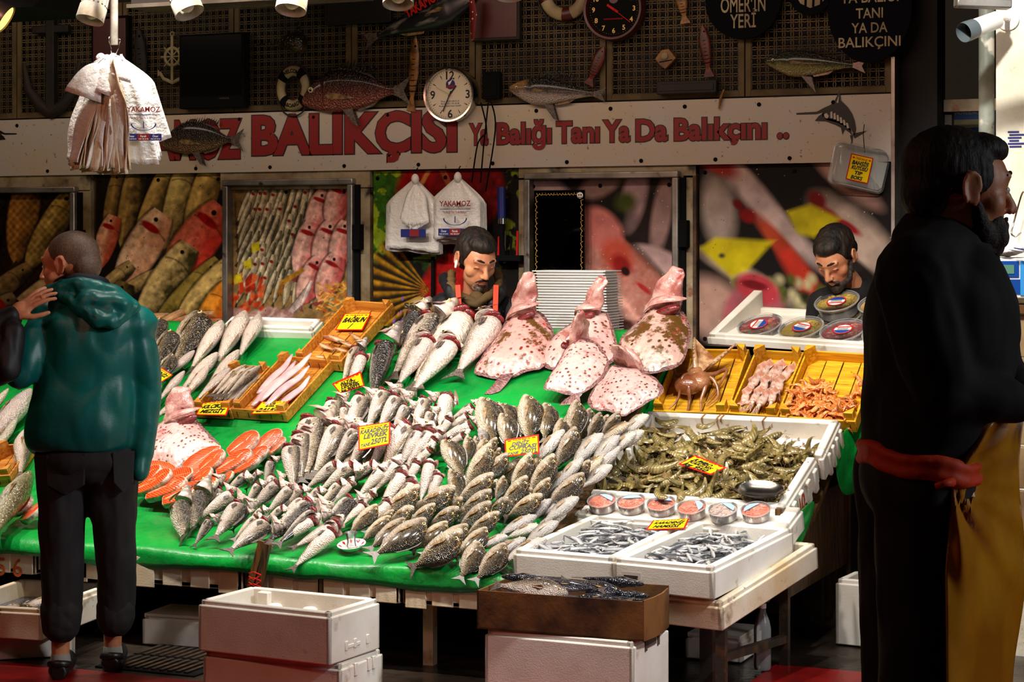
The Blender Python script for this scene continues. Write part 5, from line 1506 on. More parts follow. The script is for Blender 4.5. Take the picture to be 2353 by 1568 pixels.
def steak(label, a_, b_, wid=.42, h=.05, thick=.14, fillet=False, turn=0):
 A_, B_ = surf(*a_, h * .6), surf(*b_, h + .04)
 d = B_ - A_
 L = d.length
 d /= L
 n = V((0, -.62, .78))
 n = (n - d * n.dot(d)).normalized()
 y = n.cross(d)
 fr = frame(A_, d * L, y * L, n * L)
 if fillet:
  half = [(0, .1), (.1, .2), (.3, .24), (.6, .22), (.85, .14), (1.0, .02)]
  wd = wid / .34
 else:
  half = [(.02, .10), (.05, .15), (.2, .19), (.45, .23), (.7, .23), (.88, .17), (.97, .09), (1.0, .0)]
  wd = wid / .33
 up = [(x, q * wd) for x, q in half]
 dn = [(x, -q * wd) for x, q in half[::-1] if q > .005]
 poly = (up + dn)
 P_ = list(dict.fromkeys(poly))
 P_ = P_[::-1]     # counter clockwise
 th = thing('salmon_fillet' if fillet else 'salmon_steak', label, 'salmon', M=fr, group='salmon pieces')
 tk = thick * (.6 if fillet else 1)
 m = len(P_)
 cx, cy = .5, 0
 def ringz(s, z):
  return [(cx + (x - cx) * s, cy + (q - cy) * s, z) for x, q in P_]
 MB().loft([ringz(.93, 0), ringz(.955, tk * .9), ringz(.9, tk), ringz(.5, tk * 1.02), ringz(.02, tk * 1.02)]).build('flesh', M['salmon'], th, 50, local=True)
 MB().loft([ringz(.955, 0), ringz(1.0, tk * .25), ringz(1.0, tk * .8), ringz(.962, tk * .93), ringz(.945, tk * .9), ringz(.94, 0)], caps=False).build('skin', M['salmon_skin'], th, 50, local=True)
 if not fillet:
  b = MB()
  b.tube([(.55, 0, tk * 1.03), (.45, .02, tk * 1.035), (.3, .01, tk * 1.035), (.1, .0, tk * 1.03)], [.012, .03, .034, .02], 8, flat=.3)
  b.tube([(.62, .0, tk * 1.03), (.72, .05, tk * 1.03), (.84, .07, tk * 1.02)], [.014, .012, .006], 6, flat=.4)
  b.build('belly_flesh', M['salmon_pale'], th, 60, local=True)
 else:
  b = MB()
  b.tube([(.06, 0, tk * 1.02), (.5, .01, tk * 1.03), (.95, 0, tk * 1.02)], [.008, .012, .006], 6, flat=.4)
  b.build('fat_line', M['salmon_pale'], th, 60, local=True)
 return th
for i, (a, b, wd, h, lab) in enumerate(((((527, 1052), (599, 1000), .5, .06, 'orange salmon steak standing topmost on the green cloth')), ((584, 1052), (651, 993), .42, .06, 'orange salmon steak leaning right of the topmost steak'),
          ((607, 1054), (660, 1010), .34, .05, 'thin salmon steak half hidden by the sea bass at the top'), ((500, 1092), (584, 1042), .36, .08, 'long salmon steak in the middle beside the bass heap'),
          ((460, 1090), (521, 1041), .44, .08, 'salmon steak leaning against the large orange fillet'), ((532, 1094), (604, 1056), .3, .08, 'narrow salmon steak against the sea bass'),
          ((312, 1136), (381, 1108), .34, .07, 'salmon steak at the left end of the lower row'), ((340, 1148), (435, 1112), .32, .07, 'salmon steak in the middle of the lower row'),
          ((376, 1162), (470, 1120), .34, .07, 'salmon steak at the right end of the lower row'), ((312, 1108), (374, 1086), .4, .07, 'small salmon steak at the left beside the trouser leg'),
          ((440, 1116), (492, 1084), .44, .07, 'salmon steak in the centre of the salmon'), ((500, 1120), (540, 1090), .4, .07, 'short salmon steak behind the gilled bass'))):
 steak(lab, a, b, wd, h)
steak('large orange salmon fillet under the pink turbot', (424, 1092), (510, 1030), .5, .07, fillet=True)
steak('orange salmon fillet at the left beside the turbot', (402, 1096), (320, 1072), .5, .07, fillet=True)
steak('small pale salmon fillet piece in the middle', (378, 1108), (446, 1092), .46, .09, fillet=True)
steak('broad salmon steak lying flat between the fillet and the trouser leg', (330, 1122), (398, 1096), .42, .09)
steak('salmon steak half under the gilled bass at the lower right', (430, 1142), (505, 1112), .4, .08)
steak('pale edged salmon steak standing behind the long middle steak', (548, 1080), (622, 1034), .36, .05)
steak('salmon chunk on the cloth left of the standing man', (34, 1180), (78, 1155), .6, .04, thick=.2)
steak('second salmon chunk on the cloth left of the standing man, lower', (68, 1190), (100, 1178), .6, .03, thick=.2)
# ================================================================== what lies in the crates
def in_crate(key, x, y, z):
 return CR[key][0] @ V((x, y, z))
# -- whiting in crate A
w_, d = CR['A'][1], CR['A'][2]
for i in range(9):
 x0 = .03 + (w_ - .07) * (i % 5) / 5
 lv = i // 5
 t_ = in_crate('A', x0 + .02, .03 + .04 * lv, -.05 + .035 * lv)
 h_ = in_crate('A', x0 + .05 + .01 * (i % 3), min(.03 + .78 * d + .02 * (i % 3), d - .03), -.045 + .035 * lv)
 lay('slim', None, None, 'R' if i % 3 else 'L', 'slender grey whiting, %s in the honey coloured whiting crate, counted from the left bottom' % ORD[i], group='whiting in the crate', pts=(h_, t_), roll=20 - 12 * (i % 3))
# -- sole fillets in crate B
def sole(label, a, b, wid, lift):
 mb = MB()
 P0, P1 = in_crate('B', *a), in_crate('B', *b)
 dd = (P1 - P0)
 n = CR['B'][0].to_3x3() @ V((0, 0, 1))
 s_ = dd.cross(n).normalized()
 L = dd.length
 rg = []
 for i in range(11):
  u = i / 10
  ww = wid * (math.sin(pi * min(u * .9 + .07, 1)) ** .6)
  c = P0 + dd * u + n * (lift * math.sin(pi * u) + (.035 if u > .75 else 0) * (u - .75) * 4)
  rg.append([c + s_ * ww * cos(2 * pi * j / 12) + n * ww * .42 * sin(2 * pi * j / 12) for j in range(12)])
 mb.loft(rg)
 o = mb.build('sole_fillet', M['sole'], None, 180)
 tag(o, label, 'fish', 'sole fillets in the crate')
w_, d = CR['B'][1], CR['B'][2]
for i, (a, b, wd, l_) in enumerate((((.06, .08, -.06), (.12, d * .86, -.05), .026, .01), ((.1, .1, -.045), (.2, d * .92, -.02), .028, .02), ((.15, .06, -.045), (.24, d * .72, -.03), .026, .02),
          ((.2, .05, -.06), (.27, d * .6, -.05), .024, .01), ((.04, d * .35, -.05), (.08, d * .95, -.04), .024, .01))):
 sole(('long pale sole fillet at the left wall of its crate', 'raised pale sole fillet with a blunt tip in the middle of its crate', 'pale sole fillet lying across the middle of its crate', 'pale sole fillet at the right wall of its crate', 'short pale sole fillet at the back of its crate')[i], a, b, wd, l_)
# -- red mullet in crate C
w_, d = CR['C'][1], CR['C'][2]
for i, (a, b, sd) in enumerate((((.05, .24, -.05), (.19, .20, -.05), 'R'), ((.04, .17, -.05), (.16, .12, -.05), 'R'), ((.05, .20, -.025), (.17, .16, -.03), 'L'), ((.24, .17, -.05), (.14, .19, -.04), 'L'), ((.25, .23, -.05), (.15, .28, -.05), 'L'),
         ((.23, .12, -.05), (.13, .15, -.05), 'L'), ((.08, .06, -.05), (.2, .05, -.05), 'R'))):
 lay('mullet', None, None, sd, ('orange red mullet, highest on the left of its crate', 'orange red mullet at the front left of its crate', 'golden red mullet lying across two others', 'orange red mullet with its head at the right wall', 'orange red mullet topmost by the price card',
           'small orange red mullet at the front right of the heap', 'red mullet behind the front board of its crate')[i], group='red mullet in the crate', pts=(in_crate('C', *a), in_crate('C', *b)), roll=10)
# -- octopus
M['octo'] = pm('octopus_skin', (120, 66, 36), .22, col2=(176, 122, 84), sc=9, spots=(((84, 44, 26), 12, .6, .7),), coat=.7, bump=.4, bs=50)
M['octo_pale'] = pm('octopus_underside', (206, 168, 124), .25, col2=(150, 92, 54), sc=20, coat=.6, bump=.6, bs=70)
w_, d = CR['R1'][1], CR['R1'][2]
Mo = CR['R1'][0]
oc = thing('octopus', 'brown octopus spread out with one arm raised in the yellow crate', 'octopus', M=Mo)
h0 = -.085
c0 = V((w_ * .42, d * .55, h0 + .06))
MB().ell((w_ * .36, d * .40, h0 + .05), (.068, .05, .045), None, 18, 12).ell((w_ * .48, d * .47, h0 + .05), (.055, .06, .04), None, 16, 10).ell(tuple(c0), (.045, .045, .03), None, 14, 8).build('body', M['octo'], oc, 180, local=True)
web = MB()
tip1, tip2 = V((w_ * .3, d * .98, .035)), V((w_ * .86, d * .95, .01))
web.add([tip1, tip1.lerp(tip2, .5) + V((-.0, -.06, -.055)), tip2, c0 + V((.04, .0, .02)), c0 + V((-.04, 0, .02)), tip1.lerp(c0, .5) + V((.01, 0, -.01)), tip2.lerp(c0, .5)], [(0, 1, 6, 3, 4, 5), (1, 2, 6)])
web.build('web', M['octo_pale'], oc, 180, local=True)
arms = [([c0, (w_ * .36, d * .78, h0 + .12), tuple(tip1)], .017), ([c0, (w_ * .66, d * .76, h0 + .07), tuple(tip2)], .017), ([c0, (w_ * .2, d * .55, h0 + .04), (w_ * .1, d * .62, h0 + .05), (w_ * .08, d * .8, h0 + .09)], .013),
  ([c0, (w_ * .62, d * .6, h0 + .04), (w_ * .78, d * .7, h0 + .03), (w_ * .7, d * .4, h0 + .015), (w_ * .62, d * .22, h0 + .012)], .014), ([c0, (w_ * .58, d * .42, h0 + .05), (w_ * .56, d * .25, h0 + .02), (w_ * .6, d * .1, h0 + .012)], .015),
  ([c0, (w_ * .4, d * .34, h0 + .07), (w_ * .42, d * .2, h0 + .02), (w_ * .42, d * .02, h0 + .012)], .016), ([c0, (w_ * .3, d * .42, h0 + .09), (w_ * .26, d * .24, h0 + .03), (w_ * .16, d * .12, h0 + .012)], .012),
  ([c0, (w_ * .66, d * .5, h0 + .05), (w_ * .76, d * .34, h0 + .015), (w_ * .66, d * .18, h0 + .012)], .013)]
for i, (pts, r_) in enumerate(arms):
 P_ = smooth_secs([tuple(p) for p in pts], 6)
 n = len(P_)
 mb = MB().tube(P_, [r_ * (1 - .8 * k / (n - 1)) for k in range(n)], 9)
 if i < 2:
  for k in range(4, n - 2):
   p = V(P_[k])
   mb.ell(p + V((0, -.006, r_ * (1 - .8 * k / n) * .8)), (r_ * .34,) * 3, None, 6, 4)
 mb.build('arm', M['octo_pale'] if i < 2 else M['octo'], oc, 180, local=True)
# -- squid
M['squid'] = pm('squid_skin', (186, 124, 98), .22, col2=(220, 186, 168), sc=6, spots=(((140, 76, 56), 14, .6, .7), ((206, 196, 200), 5, .6, .7)), coat=.7, bump=.2, bs=40, rnd=.25)
M['squid_arm'] = pm('squid_tentacles', (228, 206, 190), .25, col2=(190, 140, 116), sc=16, coat=.6, rnd=.15)
mant = MB().loft([[(x, r_ * 1.05 * cos(2 * pi * j / 12), r_ * .72 * sin(2 * pi * j / 12)) for j in range(12)] for x, r_ in ((.36, .09), (.4, .105), (.55, .108), (.7, .09), (.85, .055), (.95, .025), (1.0, .006))])
sfin = MB().add([(.98, 0, .02), (.8, .15, .0), (.6, .07, .02), (.6, -.07, .02), (.8, -.15, .0), (.8, 0, .06)], [(0, 1, 5), (1, 2, 5), (2, 3, 5), (3, 4, 5), (4, 0, 5)])
shd = MB().ell((.33, 0, 0), (.06, .06, .05), None, 10, 6)
sten = MB()
for k in range(8):
 a = 2 * pi * k / 8
 sten.tube([(.3, .03 * cos(a), .02 * sin(a)), (.2, .05 * cos(a), .03 * sin(a)), (.1, .06 * cos(a + .5), .02 * sin(a)), (.0 + .03 * (k % 3), .075 * cos(a + .9), .015 * sin(a))], [.016, .014, .01, .004], 6)
sq_m = [mant.mesh('squid', M['squid'], 180), [('fin', sfin.mesh('fin', M['squid'], 180)), ('head', shd.mesh('head', M['squid_arm'], 180)), ('tentacles', sten.mesh('tentacles', M['squid_arm'], 180))]]
w_, d = CR['R2'][1], CR['R2'][2]
sq = [(.13, .96, .13, .62, 0), (.32, .97, .24, .63, 0), (.5, .99, .42, .62, 0), (.66, .98, .56, .6, 0), (.9, .96, .78, .6, 0), (.2, .72, .1, .42, 1), (.06, .66, .04, .35, 1), (.4, .66, .46, .34, 1), (.62, .7, .66, .4, 1),
   (.8, .68, .84, .36, 1), (.3, .5, .4, .2, 1), (.02, .06, .4, .16, 2), (.5, .42, .4, .1, 2), (.16, .38, .12, .08, 2), (.74, .4, .6, .06, 2), (.9, .4, .82, .12, 2)]
for i, (xa, ya, xb, yb, lv) in enumerate(sq):
 rx = lambda q: .03 + min(max(q + random.uniform(-.07, .07), 0), 1) * (w_ - .06)
 A_, B_ = V((rx(xa), ya * d * .92 + .02, -.078 + .022 * lv + .012 * (i % 2))), V((rx(xb), yb * d * .92 + .02, -.084 + .022 * lv))
 dv = A_ - B_
 L = dv.length * 1.3
 dv.normalize()
 z = V((0, 0, 1))
 z = (z - dv * z.dot(dv)).normalized()
 y = z.cross(dv)
 g = .17 / L if L > .17 else 1
 Mq = CR['R2'][0] @ frame(A_ - dv * L, dv * L, y * L * 1.05, z * L * .95)
 rowname = 'in the back row of the squid crate' if i < 5 else 'in the middle of the squid crate' if i < 11 else 'in the front row of the squid crate'
 kk = i if i < 5 else i - 5 if i < 11 else i - 11
 b = inst(sq_m[0], 'squid', None, Mq)
 tag(b, 'glossy brownish squid %s, listed %s' % (rowname, ORD[kk]), 'squid', 'squid in the yellow crate')
 for n_, me in sq_m[1]:
  inst(me, n_, b)
# -- shrimp, raw green and boiled orange
def shrimp_mesh(mat, mat2, curl, name):
 rg = []
 for i in range(10):
  u = i / 9
  a = curl * u
  x, z = math.sin(a) / max(curl, .01), (1 - math.cos(a)) / max(curl, .01)
  r_ = (.07, .11, .125, .12, .11, .1, .088, .072, .05, .022)[i] * (1 + .06 * (i % 2))
  tx, tz = math.cos(a), math.sin(a)
  rg.append([(x - tz * r_ * 1.15 * math.sin(2 * pi * j / 8), r_ * .75 * math.cos(2 * pi * j / 8), z + tx * r_ * 1.15 * math.sin(2 * pi * j / 8)) for j in range(8)])
 mb = MB().loft(rg)
 # rostrum, antennae, tail fan, legs
 mb.tube([(.0, 0, .03), (-.12, 0, .05)], [.018, .003], 4, 1)
 for s in (1, -1):
  mb.tube([(.0, .02 * s, .0), (-.18, .07 * s, .03), (-.34, .15 * s, .0)], [.006, .004, .002], 4, 1)
 a = curl
 ex_, ez = math.sin(a) / max(curl, .01), (1 - math.cos(a)) / max(curl, .01)
 tx, tz = math.cos(a), math.sin(a)
 for s in (-1, 0, 1):
  mb.add([(ex_, s * .01, ez), (ex_ + tx * .1 - s * 0, s * .05 + .02, ez + tz * .1), (ex_ + tx * .15, s * .07, ez + tz * .15), (ex_ + tx * .1, s * .05 - .02, ez + tz * .1)], [(0, 1, 2, 3)], 1)
 for k in range(4):
  x = .1 + .1 * k
  mb.tube([(x, .02, .06), (x - .05, .03, .13 + .02 * k)], [.01, .003], 4, 1)
 return mb.mesh(name, [mat, mat2], 60)
def shrimp_mat(name, a, b, dark):
 t = NT(name)
 vec = t.coord()
 wv = t.node('ShaderNodeTexWave', {'Vector': vec, 'Scale': 3.2, 'Distortion': .6}, wave_type='BANDS', bands_direction='X').outputs['Fac']
 c = t.mixc(t.rng(t.noise(vec, 4, 4), .4, .65), lin(a), lin(b))
 c = t.mixc(t.rng(wv, .82, 1.0, 0, .5), c, lin(dark))
 oi = t.node('ShaderNodeObjectInfo')
 c = t.mixc(1.0, c, t.ramp(oi.outputs['Random'], ((0, (.62, .6, .56)), (.7, (1, 1, .95)), (1, (1.25, 1.2, 1.15)))), 'MULTIPLY')
 t.bump(wv, .3, .02)
 return t.done(c, .2, 0, .6)
M['shr_g'] = shrimp_mat('raw_shrimp', (122, 108, 58), (164, 146, 96), (72, 44, 22))
M['shr_g2'] = pm('raw_shrimp_legs', (150, 116, 76), .35, coat=.3)
M['shr_o'] = shrimp_mat('boiled_shrimp', (232, 130, 50), (244, 176, 110), (186, 70, 20))
M['shr_o2'] = pm('boiled_shrimp_legs', (226, 120, 50), .35)
SHG = [shrimp_mesh(M['shr_g'], M['shr_g2'], c, 'raw_shrimp') for c in (.9, 1.7, 2.4)]
SHO = [shrimp_mesh(M['shr_o'], M['shr_o2'], c, 'boiled_shrimp') for c in (1.4, 2.2, 2.9)]
def heap(n, key_fn, height_fn, meshes, size, name, label, cat, group, flat=.35, ang=None, jit=True, sz=.15, rngs=random):
 """Scatter n small animals over a crate floor; each lies on the heap below it."""
 out = []
 for i in range(n):
  p, up, ex_ = key_fn(i)
  h = height_fn(p, i)
  a = rngs.uniform(0, 2 * pi) if ang is None else ang + rngs.gauss(0, .5)
  dx = V((cos(a), sin(a), rngs.uniform(-flat, flat) * .3)).normalized()
  rl = rngs.uniform(-1.2, 1.2)
  z = V((rngs.gauss(0, .5), rngs.gauss(0, .5), .08))
  z = (z - dx * z.dot(dx)).normalized()
  y = z.cross(dx)
  s = size * rngs.uniform(1 - sz, 1 + sz)
  Ml = ex_ @ frame(V((p[0], p[1], h)) - dx * s * .5, dx * s, y * s, z * s)
  o = inst(rngs.choice(meshes), name, None, Ml)
  tag(o, label, cat, group)
  out.append(o)
 return out
# raw green shrimp over both polystyrene crates
M1, w1_, d1_ = CR['S1']
M2, w2_, d2_ = CR['S2']
def key_s(i):
 if i % 5 < 3 or i > 270:
  x, y = random.uniform(.05, w1_ - .05), random.uniform(.05, d1_ - .0)
  return (x, y), None, M1
 while True:
  x, y = random.uniform(.06, w2_ - .06), random.uniform(-.02, d2_ * .62)
  if y < d2_ * (.62 - .25 * (x / w2_ - .35) ** 2 * 4 * 0) - (.1 if x > w2_ * .75 else 0) + .03 * noise.noise(V((x * 9, 0, 0))):
   return (x, y), None, M2
def h_s(p, i):
 e = min(p[0], w1_ - p[0])
 return -.095 + .085 * min(1, e / .12) * (i % 100) / 100 + .02
heap(296, key_s, h_s, SHG, .125, 'raw_shrimp', 'raw olive green shrimp lying in the heap in the white foam crates', 'shrimp', 'raw green shrimp in the foam crates')
# the bulk of the heap underneath
bed = MB()
for (Mx, w_, d, ya, yb) in ((M1, w1_, d1_, .04, d1_ + .03), (M2, w2_, d2_, -.03, d2_ * .6)):
 nx_, ny_ = 30, 18
 b0 = len(bed.v)
 for j in range(ny_ + 1):
  for i in range(nx_ + 1):
   x, y = .04 + (w_ - .08) * i / nx_, ya + (yb - ya) * j / ny_
   e = min(i, nx_ - i, (ny_ - j) if Mx is M2 else 9) / 5
   bed.v.append(tuple(Mx @ V((x, y, -.098 + .055 * min(1, e) + .018 * noise.noise(V((x * 26, y * 26, 1)))))))
 for j in range(ny_):
  for i in range(nx_):
   a = b0 + j * (nx_ + 1) + i
   bed.f.append((a, a + 1, a + nx_ + 2, a + nx_ + 1))
bed.m = [0] * len(bed.f)
bs = bed.build('shrimp_heap', pm('raw_shrimp_mass', (104, 94, 50), .25, col2=(50, 40, 20), sc=40, bump=.8, bs=60, coat=.5), None, 180)
tag(bs, 'mass of raw green shrimp underneath the top layer', 'shrimp', kind='stuff')
# boiled orange shrimp
M3, w3_, d3_ = CR['R3']
def key_o(i):
 if i < 2:
  return (w3_ * (.84, .9)[i], d3_ * (.72, .74)[i]), None, M3
 while True:
  x, y = random.uniform(.03, w3_ - .03), random.uniform(.02, d3_ * .6)
  lim = d3_ * (.36 + .26 * max(0, 1 - abs(x / w3_ - .28) / .3) + .12 * max(0, 1 - abs(x / w3_ - .85) / .2))
  if y < lim:
   return (x, y), None, M3
heap(190, key_o, lambda p, i: (-.085 if i < 2 else -.088 + .05 * (i % 80) / 80 * min(1, p[1] / .05 + .3)), SHO, .075, 'boiled_shrimp', 'orange boiled shrimp in the heap in the yellow wooden crate', 'shrimp', 'orange boiled shrimp in the yellow crate')
# anchovies in the two foam crates
anc = MB().loft(rings(smooth_secs([(.1, 0, .02, .01), (.25, 0, .045, .03), (.5, 0, .075, .05), (.72, 0, .08, .052), (.9, .0, .055, .04), (1.0, .01, .012, .012)], 1), 10))
finplate(anc, [(.12, .015), (.0, .07), (.04, 0), (.0, -.07), (.12, -.015)], .004)
anm = anc.mesh('anchovy', M['anchovy'], 60)
anb = MB()
for x, zc, h, w_ in smooth_secs([(.1, 0, .02, .01), (.25, 0, .045, .03), (.5, 0, .075, .05), (.72, 0, .08, .052), (.9, .0, .055, .04), (1.0, .01, .012, .012)], 1):
 pass
rg = rings(smooth_secs([(.1, 0, .02, .01), (.25, 0, .045, .03), (.5, 0, .075, .05), (.72, 0, .08, .052), (.9, .0, .055, .04), (1.0, .01, .012, .012)], 2), 10)
rg = [[V((q.x, q.y + .34 * (q.x - .5) ** 2, q.z)) for q in r_] for r_ in rg]
anb.loft(rg)
anm2 = anb.mesh('anchovy', M['anchovy'], 60)
for key, lab in (('H1', 'small silver anchovy in the left anchovy crate'), ('H2', 'small silver anchovy in the right anchovy crate')):
 Mx, w_, d = CR[key]
 def key_a(i, w_=w_, d=d, Mx=Mx):
  return (random.uniform(.06, w_ - .06), random.uniform(.06, d - .05)), None, Mx
 heap(150, key_a, lambda p, i: -.06 + .05 * i / 150, [anm, anm, anm2], .105, 'anchovy', lab, 'fish', lab + 's', flat=.5)
 bd = MB()
 nx_, ny_ = 16, 22
 for j in range(ny_ + 1):
  for i in range(nx_ + 1):
   x, y = .03 + (w_ - .06) * i / nx_, .03 + (d - .06) * j / ny_
   bd.v.append(tuple(Mx @ V((x, y, -.062 + .014 * noise.noise(V((x * 40, y * 40, 1)))))))
 bd.f = [(j * (nx_ + 1) + i, j * (nx_ + 1) + i + 1, (j + 1) * (nx_ + 1) + i + 1, (j + 1) * (nx_ + 1) + i) for j in range(ny_) for i in range(nx_)]
 bd.m = [0] * len(bd.f)
 tag(bd.build('anchovy_mass', pm('anchovy_mass_' + key, (96, 100, 108), .25, col2=(14, 18, 26), sc=50, bump=.8, bs=50, coat=.5), None, 180), 'mass of small anchovies under the top layer of the %s crate' % ('left' if key == 'H1' else 'right'), 'fish', kind='stuff')
# mackerel in the cardboard box
Mx, wb, db = CR['CB']
for i, (a, b, sd, kd) in enumerate((((.33, .05, -.02), (.02, .09, -.015), 'L', 'whiting'), ((.03, .16, .005), (.3, .19, -.005), 'L', 'mackerel'), ((.30, .2, -.01), (.12, .26, 0), 'R', 'mackerel'), ((.22, .13, .0), (.46, .1, -.01), 'R', 'mackerel'),
          ((.52, .1, -.012), (.24, .2, .0), 'L', 'mackerel'), ((.56, .22, .0), (.28, .25, .005), 'R', 'mackerel'), ((.60, .16, -.03), (.36, .15, -.03), 'R', 'mackerel'), ((.37, .06, -.03), (.58, .05, -.03), 'R', 'mackerel'), ((.46, .04, -.03), (.62, .12, -.035), 'L', 'mackerel'))):
 lay(kd, None, None, sd, ('white bellied mackerel along the front wall of the cardboard box', 'mackerel under the bent price card in the cardboard box', 'dark mackerel head up at the back of the cardboard box', 'blue mackerel in the middle of the cardboard box', 'pale mackerel slanting through the cardboard box',
        'long blue black mackerel at the back wall of the cardboard box', 'dark mackerel at the right side of the cardboard box', 'small dark mackerel at the front right of the cardboard box', 'silver mackerel in the front right corner of the cardboard box')[i],
  group='mackerel in the cardboard box', pts=(Mx @ (V(a) + V((0, 0, .022))), Mx @ (V(b) + V((0, 0, .022)))), roll=30)
bx = MB().box((.008, .008, -.13), (wb - .008, db - .008, -.045), Mx)
tag(bx.build('mackerel_mass', pm('mackerel_mass', (22, 26, 40), .2, col2=(70, 76, 90), sc=20, bump=.8, bs=30, coat=.5), None, 40), 'dark mass of mackerel deeper in the cardboard box', 'fish', kind='stuff')
# small fish in the stained crate at the left edge
Mx, w_, d = CR['LF']
for i in range(6):
 a = (w_ * (.55 + .05 * (i % 3)), d * (.12 + .1 * i), -.035 + .012 * (i % 2))
 b = (w_ * (.22 + .06 * i), d * (.2 + .08 * ((i * 3) % 5)), -.05)
 lay('bream' if i == 2 else 'slim', None, None, 'RL'[i % 2], 'small silver fish, %s from the front in the stained crate at the left edge' % ORD[i], group='small fish in the stained crate', pts=(Mx @ V(a), Mx @ V(b)), roll=15)
tag(MB().box((.03, .03, -.13), (w_ - .03, d - .03, -.07), Mx).build('fish_mass', M['mackerel_mass'] if 'mackerel_mass' in M else bpy.data.materials['mackerel_mass'], None, 40), 'mass of small fish deeper in the stained crate at the left edge', 'fish', kind='stuff')
# ================================================================== plastic tubs
def clear_mat(name, col=(.98, .98, .97), dens=.04, rough=.06):
 t = NT(name)
 tr = t.node('ShaderNodeBsdfTransparent', {'Color': col})
 gl = t.node('ShaderNodeBsdfGlossy', {'Roughness': rough})
 df = t.node('ShaderNodeBsdfDiffuse', {'Color': (.86, .85, .83)})
 m1 = t.node('ShaderNodeMixShader', {0: dens, 1: tr.outputs[0], 2: df.outputs[0]})
 fr = t.node('ShaderNodeFresnel', {'IOR': 1.45})
 m2 = t.node('ShaderNodeMixShader', {0: fr.outputs[0], 1: m1.outputs[0], 2: gl.outputs[0]})
 t.l.new(m2.outputs[0], t.n['Material Output'].inputs[0])
 return t.mat
M['clear'] = clear_mat('clear_plastic')
M['milky'] = clear_mat('milky_plastic', (.96, .95, .93), .2, .15)
M['sky_lbl'] = pm('pale_blue_label', (150, 176, 226), .4)
SEA = {'olive': ((176, 140, 36), (206, 176, 60)), 'mush': ((206, 160, 96), (226, 190, 130)), 'octo': ((120, 36, 40), (196, 110, 96)), 'pick': ((150, 120, 24), (186, 160, 50)), 'red': ((206, 60, 16), (236, 110, 30)), 'pink': ((214, 110, 84), (240, 170, 146)), 'grey': ((186, 160, 150), (226, 206, 200))}
for k, (a, b) in SEA.items():
 M['sea_' + k] = pm('tub_filling_' + k, a, .25, col2=b, sc=14, bump=.2, coat=.5)
 M['juice_' + k] = pm('tub_brine_' + k, tuple(min(255, x * 1.05) for x in a), .15, coat=.6)
